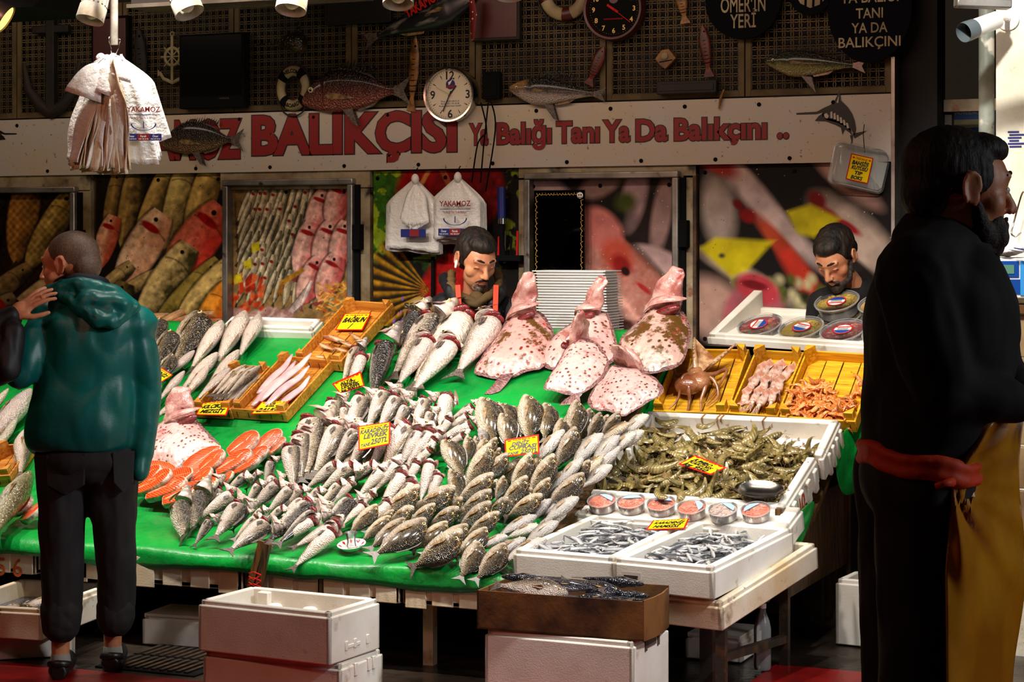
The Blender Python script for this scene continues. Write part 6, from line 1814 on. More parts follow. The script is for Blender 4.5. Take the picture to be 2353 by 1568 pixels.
def tub(label, Mx, r_, h, kind, lid='clear', oval=True, group=None, seed=0, lbl_ang=0.0, third=None):
 """Round tub with a clear lid; local origin at the middle of its bottom."""
 rr = random.Random(seed)
 th = thing('seafood_tub', label, 'tub', M=Mx, group=group)
 MB().lathe([(r_ * .86, 0), (r_ * .9, .002), (r_ * .985, h * .86), (r_ * 1.02, h * .87), (r_ * 1.02, h * .9), (r_ * .96, h * .9), (r_ * .86, .004)], 40, caps=False).build('bowl', M['milky'], th, 50, local=True)
 MB().lathe([(r_ * 1.05, h * .86), (r_ * 1.06, h * .97), (r_ * 1.02, h), (r_ * .97, h), (r_ * .95, h * .965), (.001, h * .968)], 40, caps=False).build('lid', M['clear' if lid == 'clear' else 'milky'], th, 50, local=True)
 MB().lathe([(r_ * 1.055, h * .93), (r_ * 1.07, h * .98), (r_ * 1.035, h * 1.02), (r_ * .99, h * 1.0)], 40, caps=False).build('rim', M['milky'], th, 50, local=True)
 MB().lathe([(.001, .003), (r_ * .85, .004), (r_ * .95, h * .8), (.001, h * .81)], 32, caps=False).build('brine', M['juice_' + kind], th, 60, local=True)
 mb = MB()
 n = {'olive': 60, 'mush': 18, 'octo': 12, 'pick': 22, 'red': 26, 'pink': 16, 'grey': 12}[kind]
 for i in range(n):
  a, q = rr.uniform(0, 2 * pi), r_ * .82 * math.sqrt(rr.random())
  c = V((q * cos(a), q * sin(a), h * .82))
  rot = Matrix.Rotation(rr.uniform(0, pi), 3, 'Z')
  if kind == 'olive':
   mb.ell(c, (r_ * .13, r_ * .085, h * .09), None, 8, 5, 0, rot)
  elif kind == 'mush':
   mb.ell(c, (r_ * .19, r_ * .17, h * .09), None, 10, 6, 0, rot)
  elif kind in ('pick', 'red'):
   dd = rot @ V((r_ * (.5 if kind == 'pick' else .4), 0, 0))
   mb.tube([c - dd * (.5), c, c + dd * .5], [r_ * .03, r_ * (.09 if kind == 'pick' else .05), r_ * .02], 7)
  else:
   for k in range(4):
    g = rr.uniform(0, 2 * pi)
    e = V((cos(g), sin(g), 0))
    f = V((-sin(g), cos(g), 0))
    mb.tube([c, c + e * r_ * .16, c + e * r_ * .26 + f * r_ * .1, c + e * r_ * .22 + f * r_ * .2], [r_ * .075, r_ * .06, r_ * .045, r_ * .02], 6)
   mb.ell(c, (r_ * .13, r_ * .13, h * .1), None, 8, 5)
 # keep the filling inside the bowl
 mb.v = [tuple(V((x, y, 0)) * min(1, r_ * .92 / max(math.hypot(x, y), 1e-6)) + V((0, 0, min(z, h * .9)))) for x, y, z in mb.v]
 tag(mb.build('filling', M['sea_' + kind], th, 60, local=True), kind='stuff')
 z = h * 1.0
 ca, sa = cos(lbl_ang), sin(lbl_ang)
 def disc(sx, sy, ox, oy, zz, mat, nm, y0=-9, y1=9):
  pts = []
  for j in range(28):
   x, y = sx * cos(2 * pi * j / 28), min(max(sy * sin(2 * pi * j / 28), y0), y1)
   x += ox
   y += oy
   pts.append((x * ca - y * sa, x * sa + y * ca, zz))
  MB().add(pts, [tuple(range(28))]).build(nm, mat, th, 0, local=True)
 if oval:
  disc(r_ * .46, r_ * .44, .0, -r_ * .05, z - .001, M['red'], 'label')
  disc(r_ * .4, r_ * .38, .0, -r_ * .05, z - .0002, M['white'], 'label_field')
  disc(r_ * .395, r_ * .375, .0, -r_ * .05, z + .0004, M['navy_lbl'], 'label_sea', r_ * .1, 9)
  bars = MB()
  bars.box((-r_ * .34, -r_ * .26, z + .0003), (r_ * .34, -r_ * .19, z + .0008), Matrix.Rotation(lbl_ang, 4, 'Z'))
  bars.build('label_band', M['red'], th, 0, local=True)
  ln = MB()
  for k in range(3):
   ln.box((-r_ * .26, -r_ * (.12 - .07 * k), z + .0003), (r_ * .26, -r_ * (.145 - .07 * k), z + .0007), Matrix.Rotation(lbl_ang, 4, 'Z'))
  tag(ln.build('label_print', M['cabinet'], th, 0, local=True), kind='stuff')
 else:
  disc(r_ * .8, r_ * .8, 0, 0, z - .0005, M['sky_lbl'], 'label', r_ * .36, 9)
 return th
M['navy_lbl'] = pm('sea_blue_print', (24, 70, 150), .4)
Mt = CR['T'][0]
wT, dT = CR['T'][1], CR['T'][2]
for i, (px, py, kind, lab, la) in enumerate(((1386, 1153, 'pink', 'small tub of pink octopus, first from the left on the closed foam box', -.6), (1453, 1155, 'pink', 'small tub of pink octopus with a wide blue label, second from the left', 0.2), (1522, 1160, 'pink', 'small tub with a green shrimp lying on its lid', .0),
          (1592, 1168, 'pink', 'small tub of pink octopus in the middle right, beside the clam tub', -1.1), (1664, 1174, 'grey', 'small tub of pale clams with a blue label', -.7), (1739, 1175, 'pink', 'small tub of pink shrimp, last on the right of its row', 1.0))):
 p = surf(px, py + 18, .115, PROF_B)
 up = (V((0, -.42, 1))).normalized()
 x = (V((1, 0, 0)) - up * up.x).normalized()
 tub(lab, frame(p, x, up.cross(x), up), .058, .046, kind, 'clear', False, 'small seafood tubs', i, la)
 if i == 2:
  o = inst(SHG[1], 'raw_shrimp', None, frame(p + up * .07 + V((.03, 0, .0)), V((-.11, .01, .0)), V((.0, -.04, .1)), V((0, .1, .04))))
  tag(o, 'single raw green shrimp lying on the lid of a small tub', 'shrimp')
JM, wJ = CR['J'][0], CR['J'][1]
for i, (px, yl, zl, kind, lab, la) in enumerate(((1718, .145, -.048, 'octo', 'round tub of dark octopus at the left end of the foam box', -1.5), (1818, .135, -.048, 'pick', 'round tub of yellow pickled peppers in the foam box', 2.9), (1913, .135, -.048, 'octo', 'round tub of octopus arms beside the tub of red peppers', 3.3), (2008, .135, -.048, 'red', 'round tub of red peppers half hidden by the man in black', .2),
              (1858, .345, -.048, 'olive', 'lower round tub of mussels under another mussel tub', .2), (1957, .345, -.048, 'mush', 'lower round tub under the mushroom tub', .1), (1854, .35, .022, 'olive', 'round tub of golden mussels on top of another tub', .2), (1954, .35, .022, 'mush', 'round tub of pale mushrooms stacked at the right', .1))):
 up = V((0, -.2, .98)).normalized()
 x = V((1, 0, 0))
 q = JM @ frame(V(((px - 1628) / 398 * wJ, yl, zl)), x, up.cross(x), up)
 tub(lab, q, .103, .068, kind, 'clear', True, 'round seafood tubs in the foam box', 20 + i, la)
# steel plate standing in the shrimp
sp = surf(1745, 1133, .155, PROF_B)
up = V((.05, -.35, .93)).normalized()
x = (V((1, 0, 0)) - up * up.x).normalized()
pl = thing('steel_plate', 'shallow oval steel plate at the front right of the shrimp crate', 'plate', M=frame(sp, x, up.cross(x) * .72, up))
MB().lathe([(.001, .002), (.07, .002), (.088, .016), (.1, .02), (.101, .018), (.089, .013), (.072, -.001), (.001, -.001)], 48, caps=False).build('dish', M['steel'], pl, 60, local=True)
# tea glass on its saucer
sc0 = surf(809, 1262, .008)
M['glass'] = clear_mat('thin_glass', (.96, .98, .97), .14, .02)
sr = thing('saucer', 'white saucer with red leaf stripes at the hem of the green cloth', 'saucer', sc0 + V((0, 0, 0)), M=Matrix.Translation(sc0) @ Matrix.Rotation(R(14), 4, 'X'))
pr = [(.001, .004), (.03, .004), (.036, .008), (.056, .022), (.058, .022), (.04, .005), (.032, 0), (.001, 0)]
MB().lathe(pr, 40, caps=False).build('dish', M['white'], sr, 60, local=True)
lf = MB()
for k in range(9):
 a = 2 * pi * k / 9
 e, f = V((cos(a), sin(a), 0)), V((-sin(a), cos(a), 0))
 lf.add([e * .037 + V((0, 0, .0105)), e * .047 + f * .006 + V((0, 0, .0175)), e * .0555 + V((0, 0, .0232)), e * .047 - f * .006 + V((0, 0, .0175))], [(0, 3, 2, 1)] if False else [(0, 1, 2, 3)])
lf.build('leaf_stripes', M['red'], sr, 0, local=True)
MB().bar(V((.01, -.03, .014)), V((.075, -.02, .03)), .004, .0015).build('tea_spoon', M['steel'], sr, local=True)
gl = MB().lathe([(.001, .006), (.018, .006), (.02, .012), (.017, .03), (.02, .05), (.0255, .068), (.0245, .068), (.019, .05), (.016, .03), (.018, .014), (.001, .009)], 32, 0, Matrix.Translation(sc0 + V((-.004, .004, .0))) @ Matrix.Rotation(R(5), 4, 'X'), caps=False)
tag(gl.build('tea_glass', M['glass'], None, 60), 'small empty tulip shaped tea glass on the striped saucer', 'glass')
# ------------------------------------------------------------------ stack of white foam trays behind the turbots
t0 = at(1313, 756, 9.84)
tr_w, tr_d, tr_h = .37, .24, .012
tmb = MB()
tmb.box((-tr_w / 2 + .012, .012, .0), (tr_w / 2 - .012, tr_d - .012, .0125)).box((-tr_w / 2 - .006, -.006, .0075), (tr_w / 2 + .006, tr_d + .006, .0125))
tme = tmb.mesh('foam_tray', M['white'], 40)
nt = 23
for i in range(nt):
 o = inst(tme, 'foam_tray', None, Matrix.Translation((t0.x + random.uniform(-.002, .002) - .0006 * i, t0.y, t0.z - .03 + .0138 * i)) @ Matrix.Rotation(R(random.uniform(-.6, .6) + 2), 4, 'Z'))
 lab = 'white foam tray, one of the tall stack behind the turbots'
 if i == nt - 1:
  lab = 'topmost white foam tray of the tall stack behind the turbots'
 tag(o, lab, 'tray', 'white foam trays in the tall stack')
ped = MB().box((t0.x - .22, t0.y - .02, 0), (t0.x + .22, t0.y + .27, t0.z - .03))
tag(ped.build('tray_shelf', M['old_wood'], None), 'dark wooden shelf behind the stall under the white trays', 'shelf')
# ================================================================== things hung on the wall
M['brass'] = pm('dull_brass', (150, 110, 50), .4, .5)
M['dark_wood'] = pm('dark_carved_wood', (34, 20, 12), .7, col2=(18, 11, 7), sc=5, bump=.2)
M['cream'] = pm('cream_paint', (168, 150, 112), .6, col2=(130, 112, 80), sc=6)
M['snapper'] = fish_skin('snapper_model_paint', (24, 8, 7), (84, 28, 22), (124, 60, 46), (-.2, .2), 0, None, None, 70, .3, .05)
M['model_bass'] = fish_skin('bass_model_paint', (12, 11, 13), (80, 72, 70), (176, 158, 146), (-.12, .1), 0, (150, 110, 60), None, 80, .25, .05)
M['model_dark'] = fish_skin('dark_model_paint', (16, 12, 8), (54, 38, 22), (110, 80, 48), (-.2, .16), 0, None, None, 70, .3, .05)
M['model_green'] = fish_skin('green_model_paint', (12, 15, 8), (60, 62, 28), (140, 130, 76), (-.12, .1), 0, None, None, 80, .3, .05)
M['model_black'] = pm('painted_black_fish', (28, 28, 32), .35, col2=(120, 116, 110), sc=14, lo=.56, hi=.68, stretch=(.3, 1, 1))
M['red_wood'] = pm('red_painted_wood', (104, 32, 18), .45, col2=(60, 18, 10), sc=6)
M['gold_wood'] = pm('golden_varnished_wood', (150, 100, 40), .45, col2=(84, 50, 20), sc=8)
KD['snapper'] = make_bream('snapper_model', M['snapper'], .96, .8)
KD['mdark'] = make_bream('dark_fish_model', M['model_dark'], .95, .8)
KD['mbass'] = make_slim('sea_bass_model', M['model_bass'], 1.35)
KD['mgreen'] = make_slim('amberjack_model', M['model_green'], 1.3)
KD['mblack'] = make_slim('painted_fish', M['model_black'], 1.2)
def wall_fish(kind, head, tail, label, off=.06, up='U', spine=None, k=1.0, roll=0):
 h_, t_ = onY(*head, YWALL - off), onY(*tail, YWALL - off)
 d = h_ - t_
 L = d.length * k
 d.normalize()
 n = V((0, -1, 0))
 z = d.cross(n)
 if (z.z < 0) == (up == 'U'):
  z = -z
 y = z.cross(d)
 b = inst(KD[kind].body, KD[kind].name, None, frame(h_ - d * L, d * L, y * L * .7, z * L))
 tag(b, label, 'fish model')
 for pn, pmesh in KD[kind].parts:
  inst(pmesh, pn, b)
 if spine:
  mb = MB()
  for q in range(14):
   x = .32 + .38 * q / 13
   zz = spine * (.06 + .04 * sin(pi * q / 13))
   base = KD[kind]
   zt = .13 if kind in ('snapper', 'mdark') else .09
   mb.add([(x, .006, zt + .03), (x + .02, .006, zt + .03), (x + .012 - .03, .004, zt + .04 + zz), (x, -.006, zt + .03), (x + .02, -.006, zt + .03), (x + .012 - .03, -.004, zt + .04 + zz)], [(0, 1, 2), (5, 4, 3), (0, 3, 4, 1), (1, 4, 5, 2), (2, 5, 3, 0)])
  mb.build('spiny_fin', KD[kind].body.materials[0], b, 0, local=True)
  pv = MB()
  for s in (1, -1):
   pv.add([(.62, s * .03, -.13), (.5, s * .05, -.26), (.46, s * .04, -.28), (.52, s * .03, -.13)], [(0, 1, 2, 3)])
  pv.build('pelvic_fin', M['fin'], b, 0, local=True)
 return b
wall_fish('snapper', (692, 214), (945, 208), 'red snapper model with a tall spiny back fin on the lattice', .07, spine=.9)
wall_fish('mdark', (372, 318), (560, 322), 'dark brown fish model hung over the banner lettering beside the bags', .07, spine=.6)
wall_fish('mbass', (1170, 203), (1392, 218), 'silver sea bass model above the banner right of the steel clock', .07, spine=.9)
wall_fish('mgreen', (1758, 140), (1990, 152), 'green olive fish model under the round slogan sign', .07, spine=.5)
wf = wall_fish('mblack', (1095, -10), (835, 95), 'long black painted fish with red lettering at the top of the wall', .1)
vs, fs = text_mb('YAKAMOZ', 1, .03)
Mw = wf.matrix_basis.copy()
xa, xb = min(v[0] for v in vs), max(v[0] for v in vs)
hd_, tl_ = onY(1015, -6, YWALL - .17), onY(935, 42, YWALL - .17)
dv = (hd_ - tl_)
un = V((0, -1, 0)).cross(dv).normalized() * -1
if un.z < 0:
 un = -un
lt = MB().add([tl_ + dv * ((x - xa) / (xb - xa)) + un * (y * .075) for x, y in vs], fs)
lt.v = [tuple(Mw.inverted() @ V(v)) for v in lt.v]
lt.build('lettering', M['red'], wf, 0, local=True)
def wood_fish(label, x0, y0, x1, y1, w_, mat, nm='wooden_fish'):
 a, b = onY(x0, y0, YWALL - .05), onY(x1, y1, YWALL - .05)
 d = b - a
 L = d.length
 d /= L
 s_ = V((0, -1, 0)).cross(d)
 th = thing(nm, label, 'wall ornament', M=frame(a, d * L, s_ * L, V((0, -1, 0)) * L))
 ww = w_ / L
 MB().loft(rings([(0, 0, .01, .01), (.08, 0, ww * .22, ww * .5), (.25, 0, ww * .36, ww), (.5, 0, ww * .36, ww), (.7, 0, ww * .26, ww * .7), (.8, 0, ww * .16, ww * .4), (.84, 0, .012, ww * .4)], 12)).build('body', mat, th, 60, local=True)
 MB().prism([(.8, -ww * .3), (.98, -ww * .95), (1.0, ww * .95), (.8, ww * .3)], -.01, .012).build('tail_fin', mat, th, 0, local=True)
 gr = MB()
 for k in range(7):
  x = .3 + .07 * k
  gr.tube([(x, -ww * .85, ww * .1), (x + .01, 0, ww * .38), (x, ww * .85, ww * .1)], .006, 5)
 tag(gr.build('carved_bands', M['matte_black'], th, 60, local=True), kind='stuff')
 MB().ell((.14, ww * .2, ww * .28), (.018, .018, .012), None, 8, 5).build('eye', M['matte_black'], th, 60, local=True)
 return th
wood_fish('small red wooden fish hanging head up above the banner', 1614, 56, 1630, 178, .03, M['red_wood'])
wood_fish('dark red wooden fish slanting under the black clock', 1388, 105, 1352, 196, .032, M['red_wood'])
wood_fish('narrow golden wooden fish hanging between the red snapper and the steel clock', 955, 82, 945, 258, .03, M['gold_wood'])
wood_fish('golden wooden fish at the top beside the black clock', 1560, -40, 1575, 55, .03, M['gold_wood'])
wood_fish('brown wooden fish hanging behind the bags', 318, 60, 330, 230, .04, M['dark_wood'])
# -- skeleton-grin fish ornament
p = onY(1530, 135, YWALL - .05)
ff = thing('fish_ornament', 'small carved fish ornament with a pale round eye above the banner', 'wall ornament', p)
MB().prism([(p.x - .055, p.z + .0), (p.x - .02, p.z + .045), (p.x + .02, p.z + .05), (p.x + .06, p.z + .0), (p.x + .03, p.z - .03), (p.x, p.z - .055), (p.x - .03, p.z - .035)][::1], -.015, .015, Matrix(((1, 0, 0, 0), (0, 0, -1, p.y), (0, 1, 0, 0), (0, 0, 0, 1)))).build('body', M['gold_wood'], ff, 0, bevel=.004)
MB().lathe([(.017, 0), (.017, .006), (.011, .008), (.002, .008)], 16, 0, frame((p.x, p.y - .015, p.z + .012), (1, 0, 0), (0, 0, 1), (0, -1, 0))).build('eye', M['cream'], ff)
MB().bar((p.x - .03, p.y - .017, p.z - .018), (p.x + .04, p.y - .017, p.z - .008), .004).build('mouth', M['matte_black'], ff)
MB().tube([(p.x, p.y, p.z + .045), (p.x - .003, p.y, p.z + .1), (p.x, p.y + .01, p.z + .15)], .002, 6).build('string', M['dark_wood'], ff)
# -- clocks
def clock(label, px, py, r_, rim, face, ink, hands, nums, numsize, depth=.05):
 c = onY(px, py, YWALL - .05)
 Mx = frame(c, (1, 0, 0), (0, 0, 1), (0, -1, 0))
 th = thing('wall_clock', label, 'clock', M=Mx)
 MB().lathe([(r_ * .98, -.03), (r_, .0), (r_, depth * .7), (r_ * .97, depth), (r_ * .9, depth * .95), (r_ * .86, depth * .5)], 64, caps=False).build('rim', rim, th, 50, local=True)
 MB().lathe([(r_ * .9, -.025), (r_ * .9, depth * .5), (.001, depth * .5)], 64, caps=False).build('dial', face, th, 40, local=True)
 z = depth * .5 + .001
 nm = MB()
 for k, s in nums:
  vs, fs = text_mb(s, numsize, numsize * .02)
  x0, x1 = min(v[0] for v in vs), max(v[0] for v in vs)
  y0, y1 = min(v[1] for v in vs), max(v[1] for v in vs)
  a = pi / 2 - 2 * pi * k / 12
  ox, oy = r_ * .68 * cos(a) - (x0 + x1) / 2, r_ * .68 * sin(a) - (y0 + y1) / 2
  nm.add([(x + ox, y + oy, z) for x, y in vs], fs)
 nm.build('numerals', ink, th, 0, local=True)
 tk = MB()
 for k in range(60):
  a = 2 * pi * k / 60
  big = k % 5 == 0
  if big and any(n[0] % 12 == (15 - k // 5) % 12 for n in nums) and rim is not M['red_rim']:
   continue
  r0, r1, w_ = (r_ * .62, r_ * .76, .006) if big and rim is not M['red_rim'] else (r_ * .79, r_ * .84, .0016)
  e, f = V((cos(a), sin(a), 0)), V((-sin(a), cos(a), 0))
  tk.add([e * r0 - f * .0008 + V((0, 0, z)), e * r0 + f * .0008 + V((0, 0, z)), e * r1 + f * w_ / 2 + V((0, 0, z)), e * r1 - f * w_ / 2 + V((0, 0, z))], [(0, 3, 2, 1)])
  if not big or True:
   e0, e1 = r_ * .8, r_ * .84
   tk.add([e * e0 - f * .0008 + V((0, 0, z)), e * e0 + f * .0008 + V((0, 0, z)), e * e1 + f * .0008 + V((0, 0, z)), e * e1 - f * .0008 + V((0, 0, z))], [(0, 3, 2, 1)])
 tag(tk.build('minute_marks', ink, th, 0, local=True), kind='stuff')
 for i, (ang, ln, w_, mt) in enumerate(hands):
  a = pi / 2 - R(ang)
  e = V((cos(a), sin(a), 0))
  MB().bar(e * (-.2 * ln) + V((0, 0, z + .004 + .003 * i)), e * ln + V((0, 0, z + .004 + .003 * i)), .001, w_, up=(cos(a + pi / 2), sin(a + pi / 2), 0)).build(('hour_hand', 'minute_hand', 'second_hand')[i], mt, th, 0, local=True)
 return th, z
M['red_rim'] = pm('dark_red_rim', (70, 14, 12), .4)
M['clock_face'] = pm('clock_dial', (222, 206, 182), .4)
M['num_gold'] = pm('gold_numerals', (240, 190, 80), .4, emit=.0)
ck, zc = clock('round white wall clock with a brushed steel rim above the banner', 1039, 218, .153, M['steel'], M['clock_face'], M['black_ink'], [(38, .06, .008, M['black_ink']), (204, .1, .006, M['black_ink']), (298, .09, .0014, M['brass'])],
      [(12, '12'), (3, '3'), (6, '6'), (9, '9')], .062)
MB().lathe([(.027, 0), (.027, .0008), (.001, .0008)], 28, 0, Matrix.Translation((.002, .055, zc - .0002))).build('emblem', M['navy'], ck, 0, local=True)
MB().box((-.024, .036, zc + .0006), (.03, .05, zc + .0012)).build('emblem_band', M['banner_red'], ck, 0, local=True)
MB().add([(-.008, .05, zc + .001), (.002, .058, zc + .001), (.02, .092, zc + .001), (.006, .075, zc + .001), (-.012, .066, zc + .001)], [(0, 1, 2, 3, 4)]).build('emblem_fish', M['white'], ck, 0, local=True)
lines = MB()
for k, s in enumerate(('Ömer - 0535 629 52 33', 'Faruk - 0531 763 24 48', 'Karaköy Balık Pazarı No:8/9')):
 vs, fs = text_mb(s, .0115, .0)
 x0, x1 = min(v[0] for v in vs), max(v[0] for v in vs)
 lines.add([(x - (x0 + x1) / 2, y - .04 - .0125 * k, zc + .001) for x, y in vs], fs)
lines.build('dial_lettering', M['navy'], ck, 0, local=True)
ck2, zc2 = clock('black wall clock with golden numerals and a dark red rim at the top', 1414, 22, .165, M['red_rim'], M['matte_black'], M['num_gold'], [(125, .03, .012, M['red']), (128, .12, .003, M['red']), (305, .04, .012, M['red'])],
     [(k, str(k)) for k in range(1, 13)], .036)
vs, fs = text_mb('FATİHKARAGÜMRÜK', .011, 0)
MB().add([(x - .055, y - .055, zc2 + .001) for x, y in vs], fs).build('dial_lettering', M['red'], ck2, 0, local=True)
MB().lathe([(.026, 0), (.026, .001), (.001, .001)], 24, 0, Matrix.Translation((0, .055, zc2))).build('emblem', M['red_rim'], ck2, 0, local=True)
vs, fs = text_mb('FK', .02, .001)
MB().add([(x - .013, y + .05, zc2 + .0015) for x, y in vs], fs).build('emblem_letters', M['cream'], ck2, 0, local=True)
# -- round black signs with words
def round_sign(label, px, py, rx, rz, lines, fish=False):
 c = onY(px, py, YWALL - .06)
 th = thing('round_sign', label, 'sign', M=frame(c, (1, 0, 0), (0, 0, 1), (0, -1, 0)))
 MB().loft([[(rx * cos(2 * pi * j / 48), rz * sin(2 * pi * j / 48), z) for j in range(48)] for z in (0, .02)]).build('board', M['sign_black'], th, 30, local=True)
 for s, zt, h, w_ in lines:
  vs, fs = text_mb(s, 1, .012)
  x0, x1 = min(v[0] for v in vs), max(v[0] for v in vs)
  k = h / .7
  kx = w_ / (x1 - x0)
  MB().add([((x - (x0 + x1) / 2) * kx, zt + y * k, .0212) for x, y in vs], fs).build('lettering', M['cream'], th, 0, local=True)
 if fish:
  pts = [(-.09, .02), (-.05, -.05), (.0, -.075), (.05, -.06), (.09, -.02), (.12, -.04), (.12, .04), (.09, .02), (.0, .06)]
  MB().add([(x, y, .0212) for x, y in pts], [tuple(range(len(pts)))]).build('fish_print', M['cream'], th, 0, local=True)
  st_ = MB()
  for x in (-.03, .01, .05):
   st_.add([(x, -.07, .0222), (x + .012, -.07, .0222), (x + .016, .05, .0222), (x + .004, .05, .0222)], [(0, 1, 2, 3)])
  st_.build('stripe_print', M['sign_black'], th, 0, local=True)
 return th
M['sign_black'] = pm('blue_black_sign', (8, 8, 14), .9, spec=.1)
K = 2.28e-3    # metres of wall per photo pixel there
round_sign("round black sign with the words Ömer'in Yeri", 1710, 0, .2, .2, [("ÖMER'İN", -.062, .075, .235), ('YERİ', -.142, .07, .135)])
round_sign('round black slogan sign with four lines of words', 2000, 20, .21, .27, [('YA BALIĞI', .03, .05, .29), ('TANI', -.048, .05, .135), ('YA DA', -.12, .05, .18), ('BALIKÇINI', -.19, .05, .31)])
round_sign('small round black sign with a pale striped fish between the two word signs', 1864, -15, .11, .11, [], True)
# -- lifebuoys
def lifebuoy(label, px, py, r_, tilt, words=(), mat2='matte_black', squash=1.0):
 c = onY(px, py, YWALL - .06)
 th = thing('lifebuoy', label, 'lifebuoy', M=frame(c, (squash, 0, 0), (0, 0, 1), (0, -1, 0)))
 q = r_ * .24
 n = 40
 for k in range(4):
  a0 = tilt + k * pi / 2
  for nm, f0, f1, mt in (('ring_segment', 0, .72, M['cream']), ('band', .72, 1.0, M[mat2])):
   pts = [((r_ - q) * cos(a0 + pi / 2 * (f0 + (f1 - f0) * i / 10)), (r_ - q) * sin(a0 + pi / 2 * (f0 + (f1 - f0) * i / 10)), 0) for i in range(11)]
   MB().tube(pts, q * (1 if f0 == 0 else 1.04), 12, flat=.7).build(nm, mt, th, 50, local=True)
 rp = [(r_ * 1.06 * cos(a), r_ * 1.06 * sin(a) - (.02 if sin(a) < -.8 else 0), .0) for a in [2 * pi * i / 40 for i in range(41)]]
 MB().tube(rp, .005, 6).build('rope', M['dark_wood'], th, 60, local=True)
 for s, ang in words:
  vs, fs = text_mb(s, .03, .001)
  x0, x1 = min(v[0] for v in vs), max(v[0] for v in vs)
  out = []
  for x, y in vs:
   xx = x - (x0 + x1) / 2
   a = (pi / 2 - xx / (r_ - q)) if ang > 0 else (-pi / 2 + xx / (r_ - q))
   rr = r_ - q + (y - .011) * (1 if ang > 0 else -1) * 1
   out.append((rr * cos(a), rr * sin(a), q * .72) if ang > 0 else ((r_ - q - (y - .011)) * cos(a), (r_ - q - (y - .011)) * sin(a), q * .72))
  MB().add(out, fs).build('lettering', M['matte_black'], th, 0, local=True)
 return th
lifebuoy('small cream lifebuoy with black bands and the words Welcome Aboard', 674, 203, .128, R(62), (('WELCOME', 1), ('ABOARD', -1)), squash=.82)
lifebuoy('cream and red lifebuoy cut by the top of the picture beside the black clock', 1298, -15, .145, R(-70), (), 'red_rim')
# -- ship wheel and anchor ornament
c = onY(396, 130, YWALL - .06)
aw_ = thing('wheel_ornament', 'white ship wheel and anchor ornament left of the television', 'wall ornament', M=frame(c, (1, 0, 0), (0, 0, 1), (0, -1, 0)))
MB().tube([(.05 * cos(2 * pi * i / 32), .05 * sin(2 * pi * i / 32), 0) for i in range(33)], .009, 8, flat=.6).build('wheel_rim', M['cream'], aw_, 60, local=True)
sp_ = MB()
for k in range(8):
 a = pi * k / 4
 sp_.bar((0, 0, 0), (.078 * cos(a), .078 * sin(a), 0), .006, .006)
sp_.build('spokes', M['cream'], aw_, 0, local=True)
an_ = MB().box((-.008, -.14, -.006), (.008, .12, .004)).tube([(-.085, -.09, 0), (-.06, -.125, 0), (0, -.15, 0), (.06, -.125, 0), (.085, -.09, 0)], .01, 6, flat=.5).tube([(.012 * cos(a), .13 + .012 * sin(a), 0) for a in [2 * pi * i / 12 for i in range(13)]], .004, 6)
an_.add([(-.1, -.07, 0), (-.07, -.1, 0), (-.1, -.11, 0)], [(0, 1, 2)]).add([(.1, -.07, 0), (.07, -.1, 0), (.1, -.11, 0)], [(2, 1, 0)])
an_.build('anchor', M['cream'], aw_, 50, local=True)
# -- dark anchor
c = onY(118, 150, YWALL - .06)
da = thing('wooden_anchor', 'big dark wooden anchor on the lattice at the far left', 'wall ornament', M=frame(c, (1, 0, 0), (0, 0, 1), (0, -1, 0)))
MB().box((-.03, -.27, -.02), (.03, .28, .02)).build('shank', M['dark_wood'], da, 30, .006, 2, True)
MB().tube([(-.2, .02, 0), (-.17, -.14, 0), (-.08, -.24, 0), (0, -.28, 0), (.08, -.24, 0), (.17, -.14, 0), (.2, .02, 0)], [.012, .03, .038, .04, .038, .03, .012], 8, flat=.6).build('arms', M['dark_wood'], da, 60, local=True)
MB().box((-.13, .19, -.018), (.13, .235, .018)).build('stock', M['dark_wood'], da, 30, .006, 2, True)
# -- television
a, b = onY(420, 82, YWALL - .06), onY(569, 247, YWALL - .06)
tv = thing('television', 'dark switched off television hung on the lattice', 'television', ((a.x + b.x) / 2, YWALL - .06, b.z))
MB().box((a.x, YWALL - .1, b.z), (b.x, YWALL - .04, a.z)).build('case', M['matte_black'], tv, bevel=.006)
MB().box((a.x + .015, YWALL - .103, b.z + .07), (b.x - .015, YWALL - .1, a.z - .012)).build('screen', pm('tv_screen', (7, 7, 8), .12), tv)
vs, fs = text_mb('SAMSUNG', .026, .0)
MB().add([(b.x - .16 + x * .55, YWALL - .1035, b.z + .048 + y * .6) for x, y in vs], fs).build('lettering', M['cabinet'], tv, 0)
# -- other dark pictures at the top
for (x0, y0, x1, y1, lab, mt) in ((752, -40, 902, 52, 'dark carved board at the top of the wall above the snapper', 'dark_wood'), (1088, -40, 1198, 92, 'dark framed picture at the top beside the black painted fish', 'dark_wood'), (1112, 166, 1152, 228, 'small black box behind the steel clock', 'matte_black'),
        (1512, 188, 1650, 214, 'dark narrow shelf board above the banner', 'dark_wood'), (215, 40, 300, 150, 'dark framed picture behind the hanging bags', 'matte_black')):
 a, b = onY(x0, y0, YWALL - .05), onY(x1, y1, YWALL - .05)
 th = thing('dark_picture' if 'picture' in lab else 'dark_board', lab, 'wall decoration', ((a.x + b.x) / 2, YWALL - .05, b.z))
 MB().box((a.x, YWALL - .075, b.z), (b.x, YWALL - .035, a.z)).build('board', M[mt], th, bevel=.006)
 MB().box((a.x + .015, YWALL - .079, b.z + .015), (b.x - .015, YWALL - .074, a.z - .015)).build('panel', M['red_rim'] if 'framed' in lab else M[mt], th, bevel=.003)
